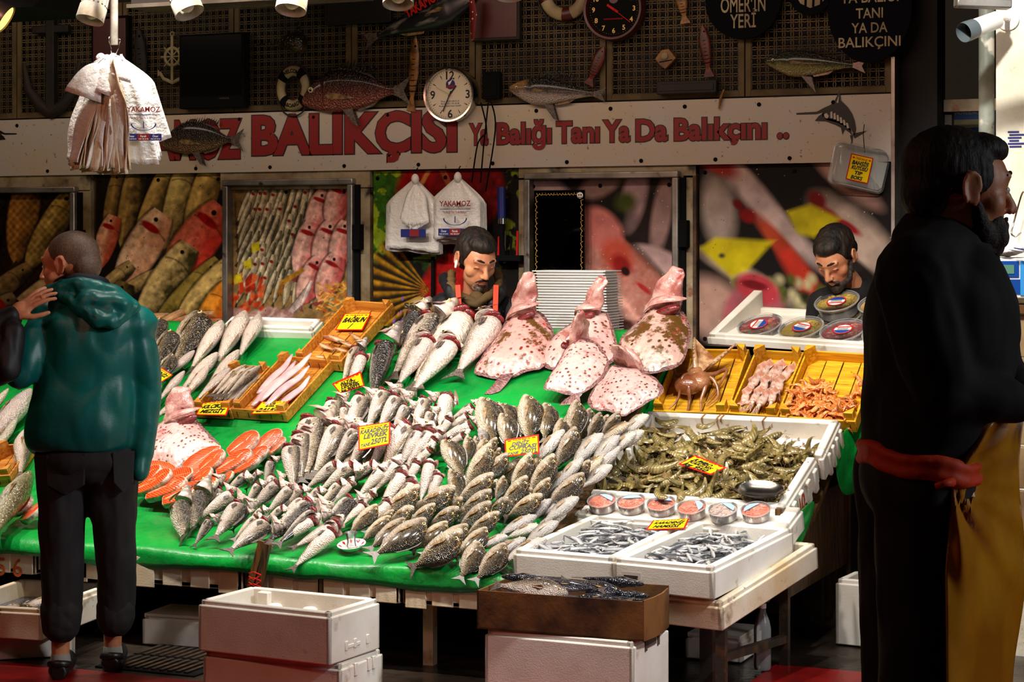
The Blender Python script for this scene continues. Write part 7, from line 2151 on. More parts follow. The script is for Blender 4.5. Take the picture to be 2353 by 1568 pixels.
# -- polka dot scarf
p0, p1 = onY(1082, -10, YWALL - .2), onY(1086, 92, YWALL - .16)
sc1 = MB().tube([p0, p0.lerp(p1, .4) + V((.01, 0, 0)), p1], [.02, .028, .012], 8, flat=.4)
t = NT('polka_dots')
vv = t.voro(t.coord(), 46)
M['polka'] = t.done(t.mixc(t.rng(vv, .2, .24), lin((220, 196, 170)), lin((110, 14, 16))), .6)
tag(sc1.build('polka_dot_scarf', M['polka'], None, 60), 'red polka dot scarf tied on the black painted fish', 'scarf')
# -- dark marlin head model between television and lifebuoy
c = onY(675, 100, YWALL - .08)
mh = thing('marlin_model', 'dark marlin head model with a long bill above the small lifebuoy', 'fish model', c)
MB().loft([[(c.x + x, c.y + ry * cos(2 * pi * j / 12), c.z + zc + rz * sin(2 * pi * j / 12)) for j in range(12)] for x, zc, ry, rz in ((-.25, .0, .003, .003), (-.1, .008, .01, .012), (-.06, .012, .03, .035), (0, .01, .05, .055), (.05, .0, .055, .06), (.07, 0, .03, .04))]).build('head', M['model_dark'], mh, 180)
MB().add([(c.x, c.y, c.z + .05), (c.x + .05, c.y, c.z + .06), (c.x + .03, c.y - .004, c.z + .13)], [(0, 1, 2)]).build('fin', M['model_dark'], mh, 0)
# -- small gold and dark pendant on the banner
a, b = onY(1664, 206, YWALL - .06), onY(1652, 250, YWALL - .06)
tag(MB().tube([a, a.lerp(b, .5) + V((-.006, 0, 0)), b], [.006, .008, .005], 8).build('pendant', M['gold_wood'], None, 60), 'thin dark wooden pendant hanging onto the banner top', 'wall ornament')
# -- black cables from the clock down past the banner
for i, pts in enumerate((((1105, 236), (1118, 300), (1098, 330), (1084, 420)), ((1122, 236), (1112, 330), (1104, 420)), ((1116, 232), (1130, 240), (1138, 300), (1116, 440)))):
 P_ = smooth_secs([tuple(onY(x, y, YWALL - .075 - .01 * i)) for x, y in pts], 5)
 tag(MB().tube(P_, .0042, 7).build('black_cable', M['matte_black'], None, 180), ('black cable hanging from the steel clock, the one furthest left', 'black cable in the middle of the three under the clock', 'black cable curving under the clock, rightmost of three')[i], 'cable')
# ================================================================== hooks, bags, boxes hung in front of the wall
def hook(label, pts, r_=.0022, mat='steel'):
 return tag(MB().tube(smooth_secs([tuple(p) for p in pts], 5), r_, 8).build('metal_hook', M[mat], None, 180), label, 'hook')
# bag bundle material: thin white plastic
def bag_mat():
 t = NT('white_carrier_bag')
 vec = t.coord()
 n = t.noise(vec, 14, 5)
 t.bump(t.math('ADD', n, t.noise(vec, 50, 4)), .35, .02)
 m = t.done(lin((236, 230, 222)), .35, 0, .2)
 t.b.inputs['Transmission Weight'].default_value = 0.0
 t.put(t.b.inputs['Subsurface Weight'], .15)
 t.put(t.b.inputs['Subsurface Radius'], (.02, .015, .01))
 return m
M['bag'] = bag_mat()
M['bag_in'] = pm('bag_edges', (230, 216, 192), .5, col2=(206, 178, 136), sc=30, stretch=(8, 8, 1), bump=.3)
def bag_sheet(top, bl, br, puff, wav, seed, thick=.004, nu=14, nv=18, side=V((0, -1, 0)), curl=0):
 """One hanging carrier bag: gathered at the top point, flaring to its bottom corners."""
 mb = MB()
 g0 = random.Random(seed).uniform(0, 50)
 for j in range(nv + 1):
  v_ = j / nv
  sp = min(1, .06 + 1.05 * math.sin(min(v_ * 1.9, 1) * pi / 2) ** 1.3)
  for i in range(nu + 1):
   u = i / nu
   b = bl.lerp(br, u)
   p = top.lerp(b, v_)
   c = top.lerp(bl.lerp(br, .5), v_)
   p = c + (p - c) * (sp / max(v_, .06) if v_ > 0 else 1) if v_ > .0 else top + (br - bl) * (u - .5) * .06
   w_ = wav * (noise.noise(V((u * 5 + g0, v_ * 2.2, seed))) + .5 * sin(u * 14 + seed) * (1 - v_ * .4))
   p = p + side * (puff * sin(pi * u) * sin(pi * min(v_ * 1.1, 1)) + w_ * min(1, v_ * 3)) + V((0, 0, curl * (u - .5) ** 2 - .012 * noise.noise(V((u * 4, g0, 3)))))
   mb.v.append(tuple(p))
 n = nu + 1
 mb.f = [(j * n + i, (j + 1) * n + i, (j + 1) * n + i + 1, j * n + i + 1) for j in range(nv) for i in range(nu)]
 mb.m = [0] * len(mb.f)
 return mb
def bag_print(parent, o, x, z, s, wdt, words=True, flip=False):
 """Shop print on the front of a carrier bag, in the bag's plane at o (point), x (right), z (up); s = size."""
 n = x.cross(z).normalized()
 if n.y > 0:
  n = -n
 P = lambda a, b, e=.0015: o + x * (a * s) + z * (b * s) + n * e
 def txt(t_, cx, cy, h, w2, mat, nm):
  vs, fs = text_mb(t_, 1, .015, 2)
  x0, x1 = min(v[0] for v in vs), max(v[0] for v in vs)
  MB().add([P(cx + ((a - x0) / (x1 - x0) - .5) * w2, cy + b / .7 * h, .003) for a, b in vs], fs).build(nm, mat, parent, 0)
 txt('YAKAMOZ', 0, .18, .12, .78, M['banner_red'], 'bag_lettering')
 txt('"Ya Balığı Tanı Ya da Balıkçını"', 0, .02, .05, .62, M['banner_red'], 'bag_slogan')
 MB().add([P(-.38, .12), P(.38, .12), P(.38, .105), P(-.38, .105)], [(0, 1, 2, 3)]).build('bag_rule', M['navy'], parent, 0)
 b = MB()
 arc_ = [(.3 * cos(a), -.1 + .16 * sin(a)) for a in [pi + pi * i / 14 for i in range(15)]]
 for (xa, ya), (xb, yb) in zip(arc_, arc_[1:]):
  b.add([P(xa, ya, .002), P(xb, yb, .002), P(xb * .9, yb + .012, .002), P(xa * .9, ya + .012, .002)], [(0, 1, 2, 3)])
 b.add([P(-.012, -.05, .002), P(.012, -.05, .002), P(.012, -.2, .002), P(-.012, -.2, .002)], [(0, 1, 2, 3)])
 b.build('bag_emblem', M['navy'], parent, 0)
 MB().add([P(-.42, -.33, .002), P(.42, -.33, .002), P(.42, -.49, .002), P(-.42, -.49, .002)], [(0, 1, 2, 3)]).build('bag_bar', M['navy'], parent, 0)
 MB().add([P(-.14, -.335, .0028), P(.14, -.335, .0028), P(.14, -.485, .0028), P(-.14, -.485, .0028)], [(0, 1, 2, 3)]).build('bag_bar_middle', M['banner_red'], parent, 0)
 for i, nme in enumerate(('Ömer', 'Faruk', 'Öner')):
  txt(nme, -.28 + .28 * i, -.41, .05, .14, M['white'], 'bag_name')
  txt(('0535 629 52 33', '0531 763 24 48', '0536 327 69 29')[i], -.28 + .28 * i, -.465, .03, .22, M['white'], 'bag_phone')
# pipe with two hooks at the top left
T0 = 7.75
pt, pbm = at(262, -40, T0), at(262, 103, T0)
tag(MB().tube([pbm, (pbm.x, pbm.y, pt.z + .3)], .0155, 14).build('hanging_pipe', pm('white_painted_pipe', (214, 208, 196), .4, col2=(150, 140, 120), sc=8), None, 50), 'white vertical pipe that carries the bag hooks', 'pipe')
hook('left wire hook on the white pipe', [at(252, 84, T0 - .02), at(250, 92, T0 - .03), at(255, 112, T0 - .03), at(256, 128, T0 - .02), at(250, 136, T0 - .02)])
hook('right wire hook on the white pipe', [at(272, 90, T0 - .02), at(276, 92, T0 - .03), at(272, 110, T0 - .03), at(267, 124, T0 - .02), at(272, 132, T0 - .02)])
# left bunch seen edge on: many bags folded over each other
bb = thing('bag_bundle', 'thick bunch of white carrier bags hanging edge on from the left hook', 'plastic bags', at(245, 130, T0))
S = lambda x, y, dt=0: at(x, y, T0 + dt)
for k in range(15):
 f = k / 14
 top = S(238 + 20 * f, 140, -.01 * k + .03)
 mb = bag_sheet(top, S(150 + 7 * k, 366 + 12 * (k % 3) + 14 * f, .06), S(172 + 9 * k, 380 + 9 * (k % 2) + 12 * f, -.10), .03, .03, 10 + k, nu=12, nv=26, side=-RV, curl=.02)
 o = mb.build('bag', M['bag'] if k % 3 == 0 else M['bag_in'], bb, 180)
 o.modifiers.new('thick', 'SOLIDIFY').thickness = .004
for k, (x0, y0, x1, y1, x2, y2) in enumerate(((240, 132, 148, 208, 232, 236), (262, 130, 196, 196, 262, 226), (270, 128, 226, 170, 300, 190))):
 mb = MB()
 A_, B_, C_ = S(x0, y0, -.05), S(x1, y1, -.09 + .02 * k), S(x2, y2, -.12)
 nn = 10
 for j in range(nn + 1):
  for i in range(nn + 1):
   u, v_ = i / nn, j / nn
   p = A_.lerp(B_.lerp(C_, u), v_ ** .8)
   mb.v.append(tuple(p + FV * (-.03 * sin(pi * u) * v_ + .012 * noise.noise(V((u * 5, v_ * 5, k)))) + ZV * (.03 * sin(pi * v_))))
 mb.f = [(j * (nn + 1) + i, (j + 1) * (nn + 1) + i, (j + 1) * (nn + 1) + i + 1, j * (nn + 1) + i + 1) for j in range(nn) for i in range(nn)]
 mb.m = [0] * len(mb.f)
 o = mb.build('bag_flap', M['bag'], bb, 180)
 o.modifiers.new('thick', 'SOLIDIFY').thickness = .004
for k in range(3):
 MB().ell(S(232 + 14 * k, 136 + 3 * (k % 2), -.02), (.022, .018, .024), None, 10, 8).build('gathered_knot', M['bag'], bb, 180)
# right bunch seen from the front with its print
b2 = thing('bag_bundle', 'bunch of printed white carrier bags hanging from the right hook at the top left', 'plastic bags', at(300, 130, T0))
for k in range(5):
 mb = bag_sheet(S(278, 128, .05 - .012 * k), S(292 - 2 * k, 362 + 5 * k - 6, .06 - .012 * k), S(374 - 2 * k + (20 if k == 0 else 0), 352 + 7 * k - (36 if k == 0 else 0), .06 - .012 * k), .02, .008, 30 + k, nu=14, nv=20, side=-FV)
 o = mb.build('bag', M['bag'], b2, 180)
 o.modifiers.new('thick', 'SOLIDIFY').thickness = .004
bag_print(b2, S(330, 275, -.055), RV, ZV, .165, 1)
# bags behind the seller
YB = YWALL - .12
for (tp, bl, br, lab, n_, sd, prn) in (((954, 408), (885, 575), (1005, 585), 'folded white carrier bags hanging left behind the seller', 4, 50, (946, 540, .19)), ((1052, 404), (988, 560), (1100, 562), 'printed white carrier bags hanging right behind the seller', 6, 60, (1046, 492, .235))):
 th = thing('bag_bundle', lab, 'plastic bags', onY(*tp, YB))
 for k in range(n_):
  dy = .02 - .013 * k
  mb = bag_sheet(onY(tp[0], tp[1], YB + dy), onY(bl[0] + 2 * k, bl[1] + 4 * (k % 2) - 3 * k, YB + dy), onY(br[0] + 3 * (n_ - k), br[1] + 4 * (k % 2) - 3 * k, YB + dy), .02, .008, sd + k, nu=14, nv=20)
  o = mb.build('bag', M['bag'], th, 180)
  o.modifiers.new('thick', 'SOLIDIFY').thickness = .003
 MB().ell(onY(tp[0], tp[1] + 4, YB - .05), (.022, .02, .03), None, 10, 8).build('gathered_knot', M['bag'], th, 180)
 if sd == 60:
  bag_print(th, onY(prn[0], prn[1], YB - .085), V((1, 0, 0)), ZV, prn[2], 1)
 else:
  for k in range(6):
   q = onY(930 + 9 * k, 470, YB - .07)
   mb = bag_sheet(onY(955, 420, YB - .05), onY(918 + 6 * k, 505 + 6 * k, YB - .075), onY(940 + 9 * k, 520 - 2 * k, YB - .075), .01, .006, 80 + k, nu=8, nv=10)
   o = mb.build('bag_flap', M['bag'], th, 180)
   o.modifiers.new('thick', 'SOLIDIFY').thickness = .003
  o_ = onY(950, 536, YB - .075)
  MB().box((o_.x - .075, o_.y - .004, o_.z - .022), (o_.x + .075, o_.y, o_.z + .022)).build('bag_bar', M['navy'], th, bevel=.002)
  MB().box((o_.x - .02, o_.y - .006, o_.z - .018), (o_.x + .035, o_.y - .003, o_.z + .018)).build('bag_bar_middle', M['banner_red'], th)
 hook('small dark hook holding the %s bags behind the seller' % ('left' if sd == 50 else 'right'), [onY(tp[0] + 6, tp[1] - 22, YB), onY(tp[0] + 2, tp[1] - 14, YB - .02), onY(tp[0] + 4, tp[1], YB - .03)], .003, 'matte_black')
# dark tools beside the seller
tl = thing('steam_gun', 'blue and black pressure hose gun hanging right of the seller', 'tool', onY(1152, 480, YWALL - .08))
a, b = onY(1152, 430, YWALL - .08), onY(1153, 502, YWALL - .08)
MB().tube([a, b], .022, 14).build('handle', M['navy'], tl, 50)
MB().tube([b, b + V((0, 0, -.03))], .024, 14).build('collar', M['steel'], tl, 50)
MB().tube([b + V((0, 0, -.03)), b + V((0, 0, -.14)), b + V((.02, 0, -.24))], [.016, .014, .012], 10).build('hose', M['matte_black'], tl, 60)
a, b = onY(1130, 520, YWALL - .1), onY(1195, 600, YWALL - .1)
bxt = thing('tool_rack', 'dark rack with small tools on the wall beside the aluminium frame', 'rack', ((a.x + b.x) / 2, a.y, b.z))
MB().box((a.x, YWALL - .1, b.z), (b.x, YWALL - .03, b.z + .03)).build('shelf', M['matte_black'], bxt)
for k in range(4):
 x = a.x + (b.x - a.x) * (.15 + .22 * k)
 MB().tube([(x, YWALL - .07, b.z + .03), (x + .004, YWALL - .07, b.z + .13 + .03 * (k % 2))], .006, 8).build('tool_handle', M[('red', 'steel', 'matte_black', 'red')[k]], bxt)
# scale corner / sack with letters
a = at(965, 700, 9.95)
sk = thing('yellow_sack', 'dull yellow sack with black letters behind the dark sea bass', 'sack', a)
MB().ell((a.x, a.y, a.z - .06), (.09, .05, .1), None, 14, 10).box((a.x - .06, a.y - .03, 0), (a.x + .06, a.y + .03, a.z - .06)).build('body', pm('dull_yellow_sack', (120, 96, 40), .5, bump=.2), sk, 180)
vs, fs = text_mb('Sera', .06, .002)
MB().add([(a.x - .06 + x, a.y - .056, a.z - .02 + y * .7) for x, y in vs], fs).build('lettering', M['black_ink'], sk, 0)
tag(MB().tube([onY(995, 590, YWALL - .03), (onY(993, 700, YWALL - .03).x, YWALL - .03, 0)], .012, 8).build('dark_pole', M['matte_black'], None), 'thin dark pole beside the seller in front of the red board', 'pole')
tag(MB().box((at(1400, 752, 9.9).x, 8.92, 1.26), (at(1460, 752, 9.9).x, 9.0, 1.285)).build('red_tray', M['red'], None, bevel=.004), 'flat red tray edge behind the middle turbot', 'tray')
# -- mirror leaning in the framed poster
a, b = onY(1228, 438, YWALL - .085), onY(1344, 640, YWALL - .085)
mi = thing('wall_mirror', 'narrow dark mirror with a scratched gold border in front of the turbot poster', 'mirror', ((a.x + b.x) / 2, a.y, b.z))
t = NT('dark_mirror_glass')
M['mirror'] = t.done(t.mixc(t.rng(t.noise(t.coord(), 60, 2), .74, .78), lin((60, 56, 54)), lin((220, 200, 160))), .06, 1.0)
MB().box((a.x, YWALL - .09, b.z), (b.x, YWALL - .08, a.z)).build('glass', M['mirror'], mi)
sq_ = MB()
for (x0, z0, x1, z1) in ((a.x + .012, a.z - .02, b.x - .04, a.z - .02), (a.x + .015, a.z - .03, a.x + .015, b.z + .02), (b.x - .015, a.z - .05, b.x - .015, b.z + .02)):
 n = 40
 pts = []
 for i in range(n):
  u = i / (n - 1)
  amp = .008
  pts.append((x0 + (x1 - x0) * u + amp * cos(i * 2.3) * (1 if x0 == x1 else .6), YWALL - .0915, z0 + (z1 - z0) * u + amp * sin(i * 2.3)))
 sq_.tube(pts, .0016, 5)
tag(sq_.build('scroll_border', M['num_gold'], mi, 60), kind='stuff')
sk_ = MB().lathe([(.017, 0), (.017, .001), (.001, .001)], 18, 0, frame((b.x - .025, YWALL - .0905, a.z - .028), (1, 0, 0), (0, 0, 1), (0, -1, 0)))
sk_.build('skull_sticker', M['white'], mi, 0)
se = MB()
for s in (-1, 1):
 se.lathe([(.004, 0), (.004, .0008), (.001, .0008)], 10, 0, frame((b.x - .025 + s * .006, YWALL - .0917, a.z - .026), (1, 0, 0), (0, 0, 1), (0, -1, 0)))
se.bar((b.x - .037, YWALL - .092, a.z - .042), (b.x - .013, YWALL - .092, a.z - .036), .002).bar((b.x - .037, YWALL - .092, a.z - .036), (b.x - .013, YWALL - .092, a.z - .042), .002)
se.build('skull_marks', M['matte_black'], mi, 0)
# -- tip box on its hook
tp = thing('tip_box', 'clear lidded foam tip box with a yellow card hanging in front of the banner', 'box', at(1975, 380, 9.9))
P_ = lambda x, y, e=0: at(x, y, 9.9 + e)
TLb, TRb, BRb, BLb = P_(1914, 322), P_(2046, 346), P_(2030, 452), P_(1904, 418)
fx, fz = ((TRb - TLb) + (BRb - BLb)) / 2, ((TLb - BLb) + (TRb - BRb)) / 2
cc = (TLb + TRb + BRb + BLb) / 4
wX, hZ = fx.length, fz.length
fx.normalize()
fz = (fz - fx * fz.dot(fx)).normalized()
fy = fz.cross(fx)
Mb_ = frame(cc, fx, fz, fx.cross(fz))
if (Mb_.to_3x3() @ V((0, 0, 1))).y > 0:
 Mb_ = frame(cc, fx, fz, -fx.cross(fz))
def rrect(w2, h2, r_, n=6):
 out = []
 for sx, sy, a0 in ((1, 1, 0), (-1, 1, 90), (-1, -1, 180), (1, -1, 270)):
  for i in range(n + 1):
   a = R(a0 + 90 * i / n)
   out.append((sx * (w2 - r_) + r_ * cos(a), sy * (h2 - r_) + r_ * sin(a)))
 return out
def rloft(levels, r_):
 return MB().loft([[(x, y, z) for x, y in rrect(a, b, r_)] for a, b, z in levels])
for mb, nm, mt in ((rloft([(wX * .42, hZ * .40, -.05), (wX * .47, hZ * .46, .0)], .02), 'foam_base', M['white']), (rloft([(wX * .5, hZ * .5, .0), (wX * .5, hZ * .5, .008), (wX * .46, hZ * .45, .018), (wX * .44, hZ * .43, .045), (wX * .41, hZ * .40, .05)], .03), 'clear_lid', M['milky'])):
 o = mb.build(nm, mt, None, 40, local=True)
 o.parent = tp
 o.matrix_basis = ROOTM[tp.name].inverted() @ Mb_
q = [Mb_ @ V(p) for p in ((-.06, .055, .054), (.052, .055, .054), (.052, -.075, .054), (-.06, -.075, .054))]
card('yellow card reading Bahşiş Kutusu Tip Boks on the hanging tip box', None, [('BAHŞİŞ', .12, .38, .84, .15, 0), ('KUTUSU', .14, .56, .84, .14, 0), ('TIP', .3, .74, .66, .13, 0), ('BOKS', .2, .93, .7, .14, 0)], pts=q)
hook('S shaped hook that holds the tip box', [at(1986, 248, 10.0), at(1979, 256, 9.98), at(1984, 268, 9.98), at(1992, 280, 9.98), at(1988, 288, 9.98), at(1978, 280, 9.98)], .003, 'matte_black')
hook('dark wire from the S hook down to the tip box', [at(1986, 286, 9.9), at(1984, 310, 9.88), at(1987, 350, 9.85)], .002, 'matte_black')
# ================================================================== lamps at the top
M['lamp_shell'] = pm('white_lamp_shell', (206, 198, 184), .5, col2=(150, 130, 100), sc=7, spots=(((90, 60, 30), 24, .68, .74),))
M['lamp_glow'] = pm('lamp_glow', (255, 196, 90), .5, emit=3.0)
def lamp(label, px, py, t_, r_, tilt_x, tilt_d, h=.13, glow=False):
 p = at(px, py, t_)
 z = (ZV + RV * tilt_x + FV * tilt_d).normalized()
 x = (RV - z * RV.dot(z)).normalized()
 th = thing('reflector_lamp', label, 'lamp', M=frame(p, x, z.cross(x), z), group='reflector lamps over the stall')
 MB().lathe([(r_, 0), (r_ * .97, h * .45), (r_ * .88, h * .5), (r_ * .86, h)], 40, caps=False).lathe([(r_ * .985, .001), (r_ * .955, h * .45), (r_ * .4, h * .9)], 40, caps=False).build('shade', M['lamp_shell'], th, 50, local=True)
 sl = MB()
 for k in range(18):
  a = 2 * pi * k / 18
  e = V((cos(a), sin(a), 0))
  sl.bar(e * r_ * .9 + V((0, 0, h * .52)), e * r_ * .84 + V((0, 0, h)), .006, .006)
 tag(sl.build('cooling_ribs', M['lamp_shell'], th, 0, local=True), kind='stuff')
 MB().lathe([(r_ * .5, h), (r_ * .42, h * 1.3), (.02, h * 1.4), (.02, h * 3)], 20, caps=False).build('socket', M['matte_black'], th, 50, local=True)
 MB().ell((0, 0, h * .35), (r_ * .55, r_ * .55, h * .3), None, 16, 10).build('bulb', M['lamp_glow'] if glow else M['clock_face'], th, 180, local=True)
 return th
lamp('white ribbed reflector lamp left of the hanging pipe', 206, 47, 7.9, .056, .22, .3)
lamp('white ribbed reflector lamp right of the grey beam tilted to the left', 436, 30, 7.9, .06, -.45, .3)
lamp('white ribbed reflector lamp above the lifebuoy', 668, 24, 7.9, .062, .12, .35)
lamp('white reflector lamp above the black painted fish', 915, 10, 7.9, .062, .0, .35)
lamp('reflector lamp cut by the top of the picture above the steel clock', 1170, -8, 7.9, .06, 0, .3)
lamp('reflector lamp cut by the top edge between two others', 800, -14, 7.9, .05, 0, .3)
# lit floodlight at the top left corner
p = at(14, 46, 6.6)
z = (ZV * .55 - RV * .85).normalized()
x = (FV - z * FV.dot(z)).normalized()
fl_ = thing('floodlight', 'glowing yellow floodlight at the top left corner', 'lamp', M=frame(p, x, z.cross(x), z))
MB().lathe([(.05, 0), (.052, .01), (.044, .05), (.03, .1)], 28, caps=False).build('housing', M['metal'], fl_, 50, local=True)
MB().lathe([(.046, .004), (.03, .012), (.001, .012)], 28, caps=False).build('lens', M['lamp_glow'], fl_, 50, local=True)
MB().box((-.012, .03, .02), (.012, .065, .06)).build('bracket', M['metal'], fl_, local=True)
# strip lamp at the top right
a, b = at(2195, 6, 7.6), at(2300, 10, 7.6)
sl_ = thing('strip_lamp', 'grey strip lamp at the top right beside the white pillar', 'lamp', a)
MB().bar(a, b + (b - a) * .2, .07, .035).build('housing', M['metal'], sl_, bevel=.006)
# camera-like spotlight on the pillar
pc = onY(2312, 42, 8.25)
ca = thing('security_camera', 'white bullet shaped security camera on the white pillar', 'camera', pc)
MB().lathe([(.045, 0), (.045, .012), (.03, .02), (.014, .024), (.012, .04)], 24, 0, frame((pc.x, 8.3, pc.z), (1, 0, 0), (0, 0, 1), (0, -1, 0))).build('mount', M['white'], ca, 50)
e0, e1 = at(2300, 42, 8.05), at(2222, 72, 7.95)
MB().tube([(pc.x, 8.26, pc.z), e0, e0.lerp(e1, .2)], .01, 10).build('arm', M['white'], ca, 60)
d_ = (e1 - e0).normalized()
MB().tube([e0 + d_ * .02, e0 + d_ * .025, e0.lerp(e1, .8), e0.lerp(e1, .82)], [.02, .036, .038, .036], 20).build('body', M['white'], ca, 50)
MB().tube([e0.lerp(e1, .8), e1, e1 + d_ * .02], [.04, .042, .04], 20, caps=False).build('hood', pm('camera_hood', (90, 100, 104), .4), ca, 50)
MB().tube([e0.lerp(e1, .82), e0.lerp(e1, .86)], [.034, .034], 20).build('lens', M['matte_black'], ca, 50)
# ================================================================== right edge: hook, scale, bags on the counter
hook('long steel hook on the white pillar', [onY(2352, 440, 8.22), onY(2346, 452, 8.22), onY(2330, 510, 8.22), onY(2324, 536, 8.2), onY(2334, 544, 8.2), onY(2346, 534, 8.2)], .004)
a = onY(2330, 322, 8.297)
stp = MB()
for k in range(6):
 stp.box((a.x - .025 + .006 * (k % 2), 8.297, a.z + .03 - .012 * k), (a.x + .02 + .01 * ((k * 2) % 3), 8.2985, a.z + .037 - .012 * k))
tag(stp.build('blue_stamp', M['navy'], None, 0), 'blue ink stamp on the white pillar', 'stamp')
t_ = 7.9
ctr = thing('scale_counter', 'wooden counter with planks at the right edge under the scale', 'counter', at(2330, 900, t_))
a, b = at(2262, 700, t_), at(2420, 700, t_)
MB().box((a.x, a.y - .1, a.z - .03), (b.x + .3, a.y + .3, a.z)).build('top', M['old_wood'], ctr)
for k in range(5):
 MB().box((a.x, a.y - .08, a.z - .2 - .17 * k), (b.x + .3, a.y - .05, a.z - .04 - .17 * k)).build('plank', pm('pale_plank', (150, 124, 88), .6, col2=(110, 84, 54), sc=5) if k == 0 else bpy.data.materials['pale_plank'], ctr, bevel=.003)
sca = thing('weighing_scale', 'white market scale with blue keypad at the right edge', 'scale', at(2330, 690, t_))
a = at(2268, 688, t_ - .05)
Ms = frame(a, RV, FV, ZV)
MB().box((0, 0, .0), (.4, .22, .165), Ms).build('case', M['white'], sca, bevel=.008)
blue = pm('scale_blue', (20, 70, 150), .3)
MB().box((.035, -.003, .085), (.125, .0, .15), Ms).build('display_frame', blue, sca, bevel=.003)
MB().box((.05, -.005, .1), (.105, -.002, .135), Ms).build('display', pm('lcd', (86, 130, 110), .2, emit=.15), sca)
MB().box((.035, -.003, .02), (.4, .0, .078), Ms).build('keypad', blue, sca)
MB().box((.13, -.004, .015), (.2, -.001, .15), Ms).build('side_keypad', pm('scale_light_blue', (60, 150, 220), .3), sca)
key = MB().lathe([(.007, 0), (.007, .003), (.001, .003)], 10).mesh('key', M['white'])
for i in range(3):
 for j in range(5):
  inst(key, 'key', sca, ROOTM[sca.name].inverted() @ (Ms @ frame((.05 + .03 * i + (.06 if j > 1 else 0) * 0 + (.09 if i > 1 else 0), -.003, .03 + .02 * j if i > 1 else .03 + .02 * (j % 2)), (1, 0, 0), (0, 0, 1), (0, -1, 0))))
for k in range(3):
 c0 = at(2300 + 18 * k, 578 - 5 * k, t_ + .0)
 mb = MB().ell(c0, (.08, .07, .018), None, 18, 8)
 mb.v = [tuple(V(v) + V((0, 0, .014 * noise.noise(V(v) * 22)))) for v in mb.v]
 tag(mb.build('folded_bag', M['bag'], None, 180), ('crumpled white bag on the scale, the lowest one', 'crumpled white bag on the scale, the middle one', 'crumpled white bag with a blue print on top of the scale')[k], 'plastic bag')
a = at(2330, 570, t_ - .09)
MB().bar(a, at(2352, 574, t_ - .09), .012, .004).build('blue_print', M['navy'], bpy.data.objects['folded_bag.002'])
# window with a blue box in the dark recess
a, b = onY(2195, 235, 10.6), onY(2290, 320, 10.6)
bb_ = thing('blue_carton', 'blue and white carton on a shelf in the dark recess', 'box', ((a.x + b.x) / 2, 10.6, b.z))
z0, z1 = b.z, a.z
MB().box((a.x, 10.55, z0), (b.x, 10.75, z1)).build('carton', pm('carton_blue', (30, 70, 130), .5), bb_)
MB().box((a.x - .001, 10.545, z0 + .06), (b.x, 10.551, z0 + (z1 - z0) * .52)).build('white_band', M['cream'], bb_)
vs, fs = text_mb('MOVESDROP', .03, .0)
MB().add([(a.x + .01 + x * .8, 10.5445, z1 - .07 + y) for x, y in vs], fs).build('lettering', M['cream'], bb_, 0)
tag(MB().box((a.x - .2, 10.4, 0), (b.x + .1, 10.8, z0)).build('recess_shelf', M['cabinet'], None), 'grey shelf in the dark recess under the blue carton', 'shelf')
w1p = MB().box((onY(2160, 215, 10.2).x, 10.2, onY(2160, 640, 10.2).z), (onY(2168, 215, 10.2).x, 10.24, onY(2160, 215, 10.2).z))
struct('window_1', w1p, M['metal'])
lt_ = onY(2158, 258, 10.15)
tag(MB().box((lt_.x - .012, 10.1, lt_.z - .04), (lt_.x + .02, 10.15, lt_.z + .04)).box((lt_.x - .02, 10.09, lt_.z - .008), (lt_.x + .03, 10.11, lt_.z + .008)).build('cabinet_latch', M['matte_black'], None, bevel=.003), 'small dark latch on the edge of the grey brown panel', 'latch')
# plastic bottle under the stall
p = at(1752, 1560, 7.85)
bo = thing('plastic_bottle', 'white plastic bottle standing behind the steel trestle', 'bottle', (p.x, p.y, 0))
MB().lathe([(.03, .01), (.034, .02), (.034, .17), (.028, .2), (.014, .235), (.013, .25)], 24, 0, Matrix.Translation((p.x, p.y, 0))).build('body', M['milky'], bo, 60)
MB().lathe([(.015, .25), (.015, .268), (.001, .268)], 18, 0, Matrix.Translation((p.x, p.y, 0))).build('cap', M['white'], bo, 50)
# ================================================================== people
def skin_mat(name, col, red):
 t = NT(name)
 vec = t.coord()
 c = t.mixc(t.rng(t.noise(vec, 12, 5), .4, .68, 0, .6), lin(col), lin(red))
 t.bump(t.noise(vec, 160, 4), .12, .004)
 t.put(t.b.inputs['Subsurface Weight'], .12)
 t.put(t.b.inputs['Subsurface Radius'], (.012, .005, .003))
 t.b.inputs['Subsurface Scale'].default_value = .5
 return t.done(c, .48)
def cloth_m(name, col, col2, rough=.75, bs=400, b=.1):
 return pm(name, col, rough, col2=col2, sc=3, bump=b, bs=bs, spec=.35)
M['skin_a'] = skin_mat('skin_tanned', (196, 128, 88), (168, 84, 60))
M['skin_b'] = skin_mat('skin_light_brown', (204, 140, 100), (176, 92, 66))
M['stubble'] = pm('shaved_hair', (78, 58, 44), .6, col2=(104, 76, 56), sc=140, bump=.2, bs=300)
M['hair'] = pm('black_hair', (14, 11, 9), .6, spec=.3, col2=(40, 28, 20), sc=30, stretch=(1, 1, .2), bump=.5, bs=90)
M['beard'] = pm('dark_beard', (26, 20, 16), .7, col2=(60, 46, 38), sc=60, bump=.5, bs=200)
M['beard_grey'] = pm('grey_beard', (110, 96, 84), .7, col2=(60, 48, 40), sc=60, bump=.5, bs=200)
M['teal'] = cloth_m('teal_windbreaker', (0, 96, 88), (0, 74, 70), .42, 60, .08)
M['teal_in'] = cloth_m('dark_hood_lining', (12, 16, 26), (8, 10, 18))
M['denim'] = cloth_m('black_denim', (34, 31, 32), (22, 20, 22), .8)
M['black_cl'] = cloth_m('black_fleece', (13, 12, 13), (20, 18, 19), .85)
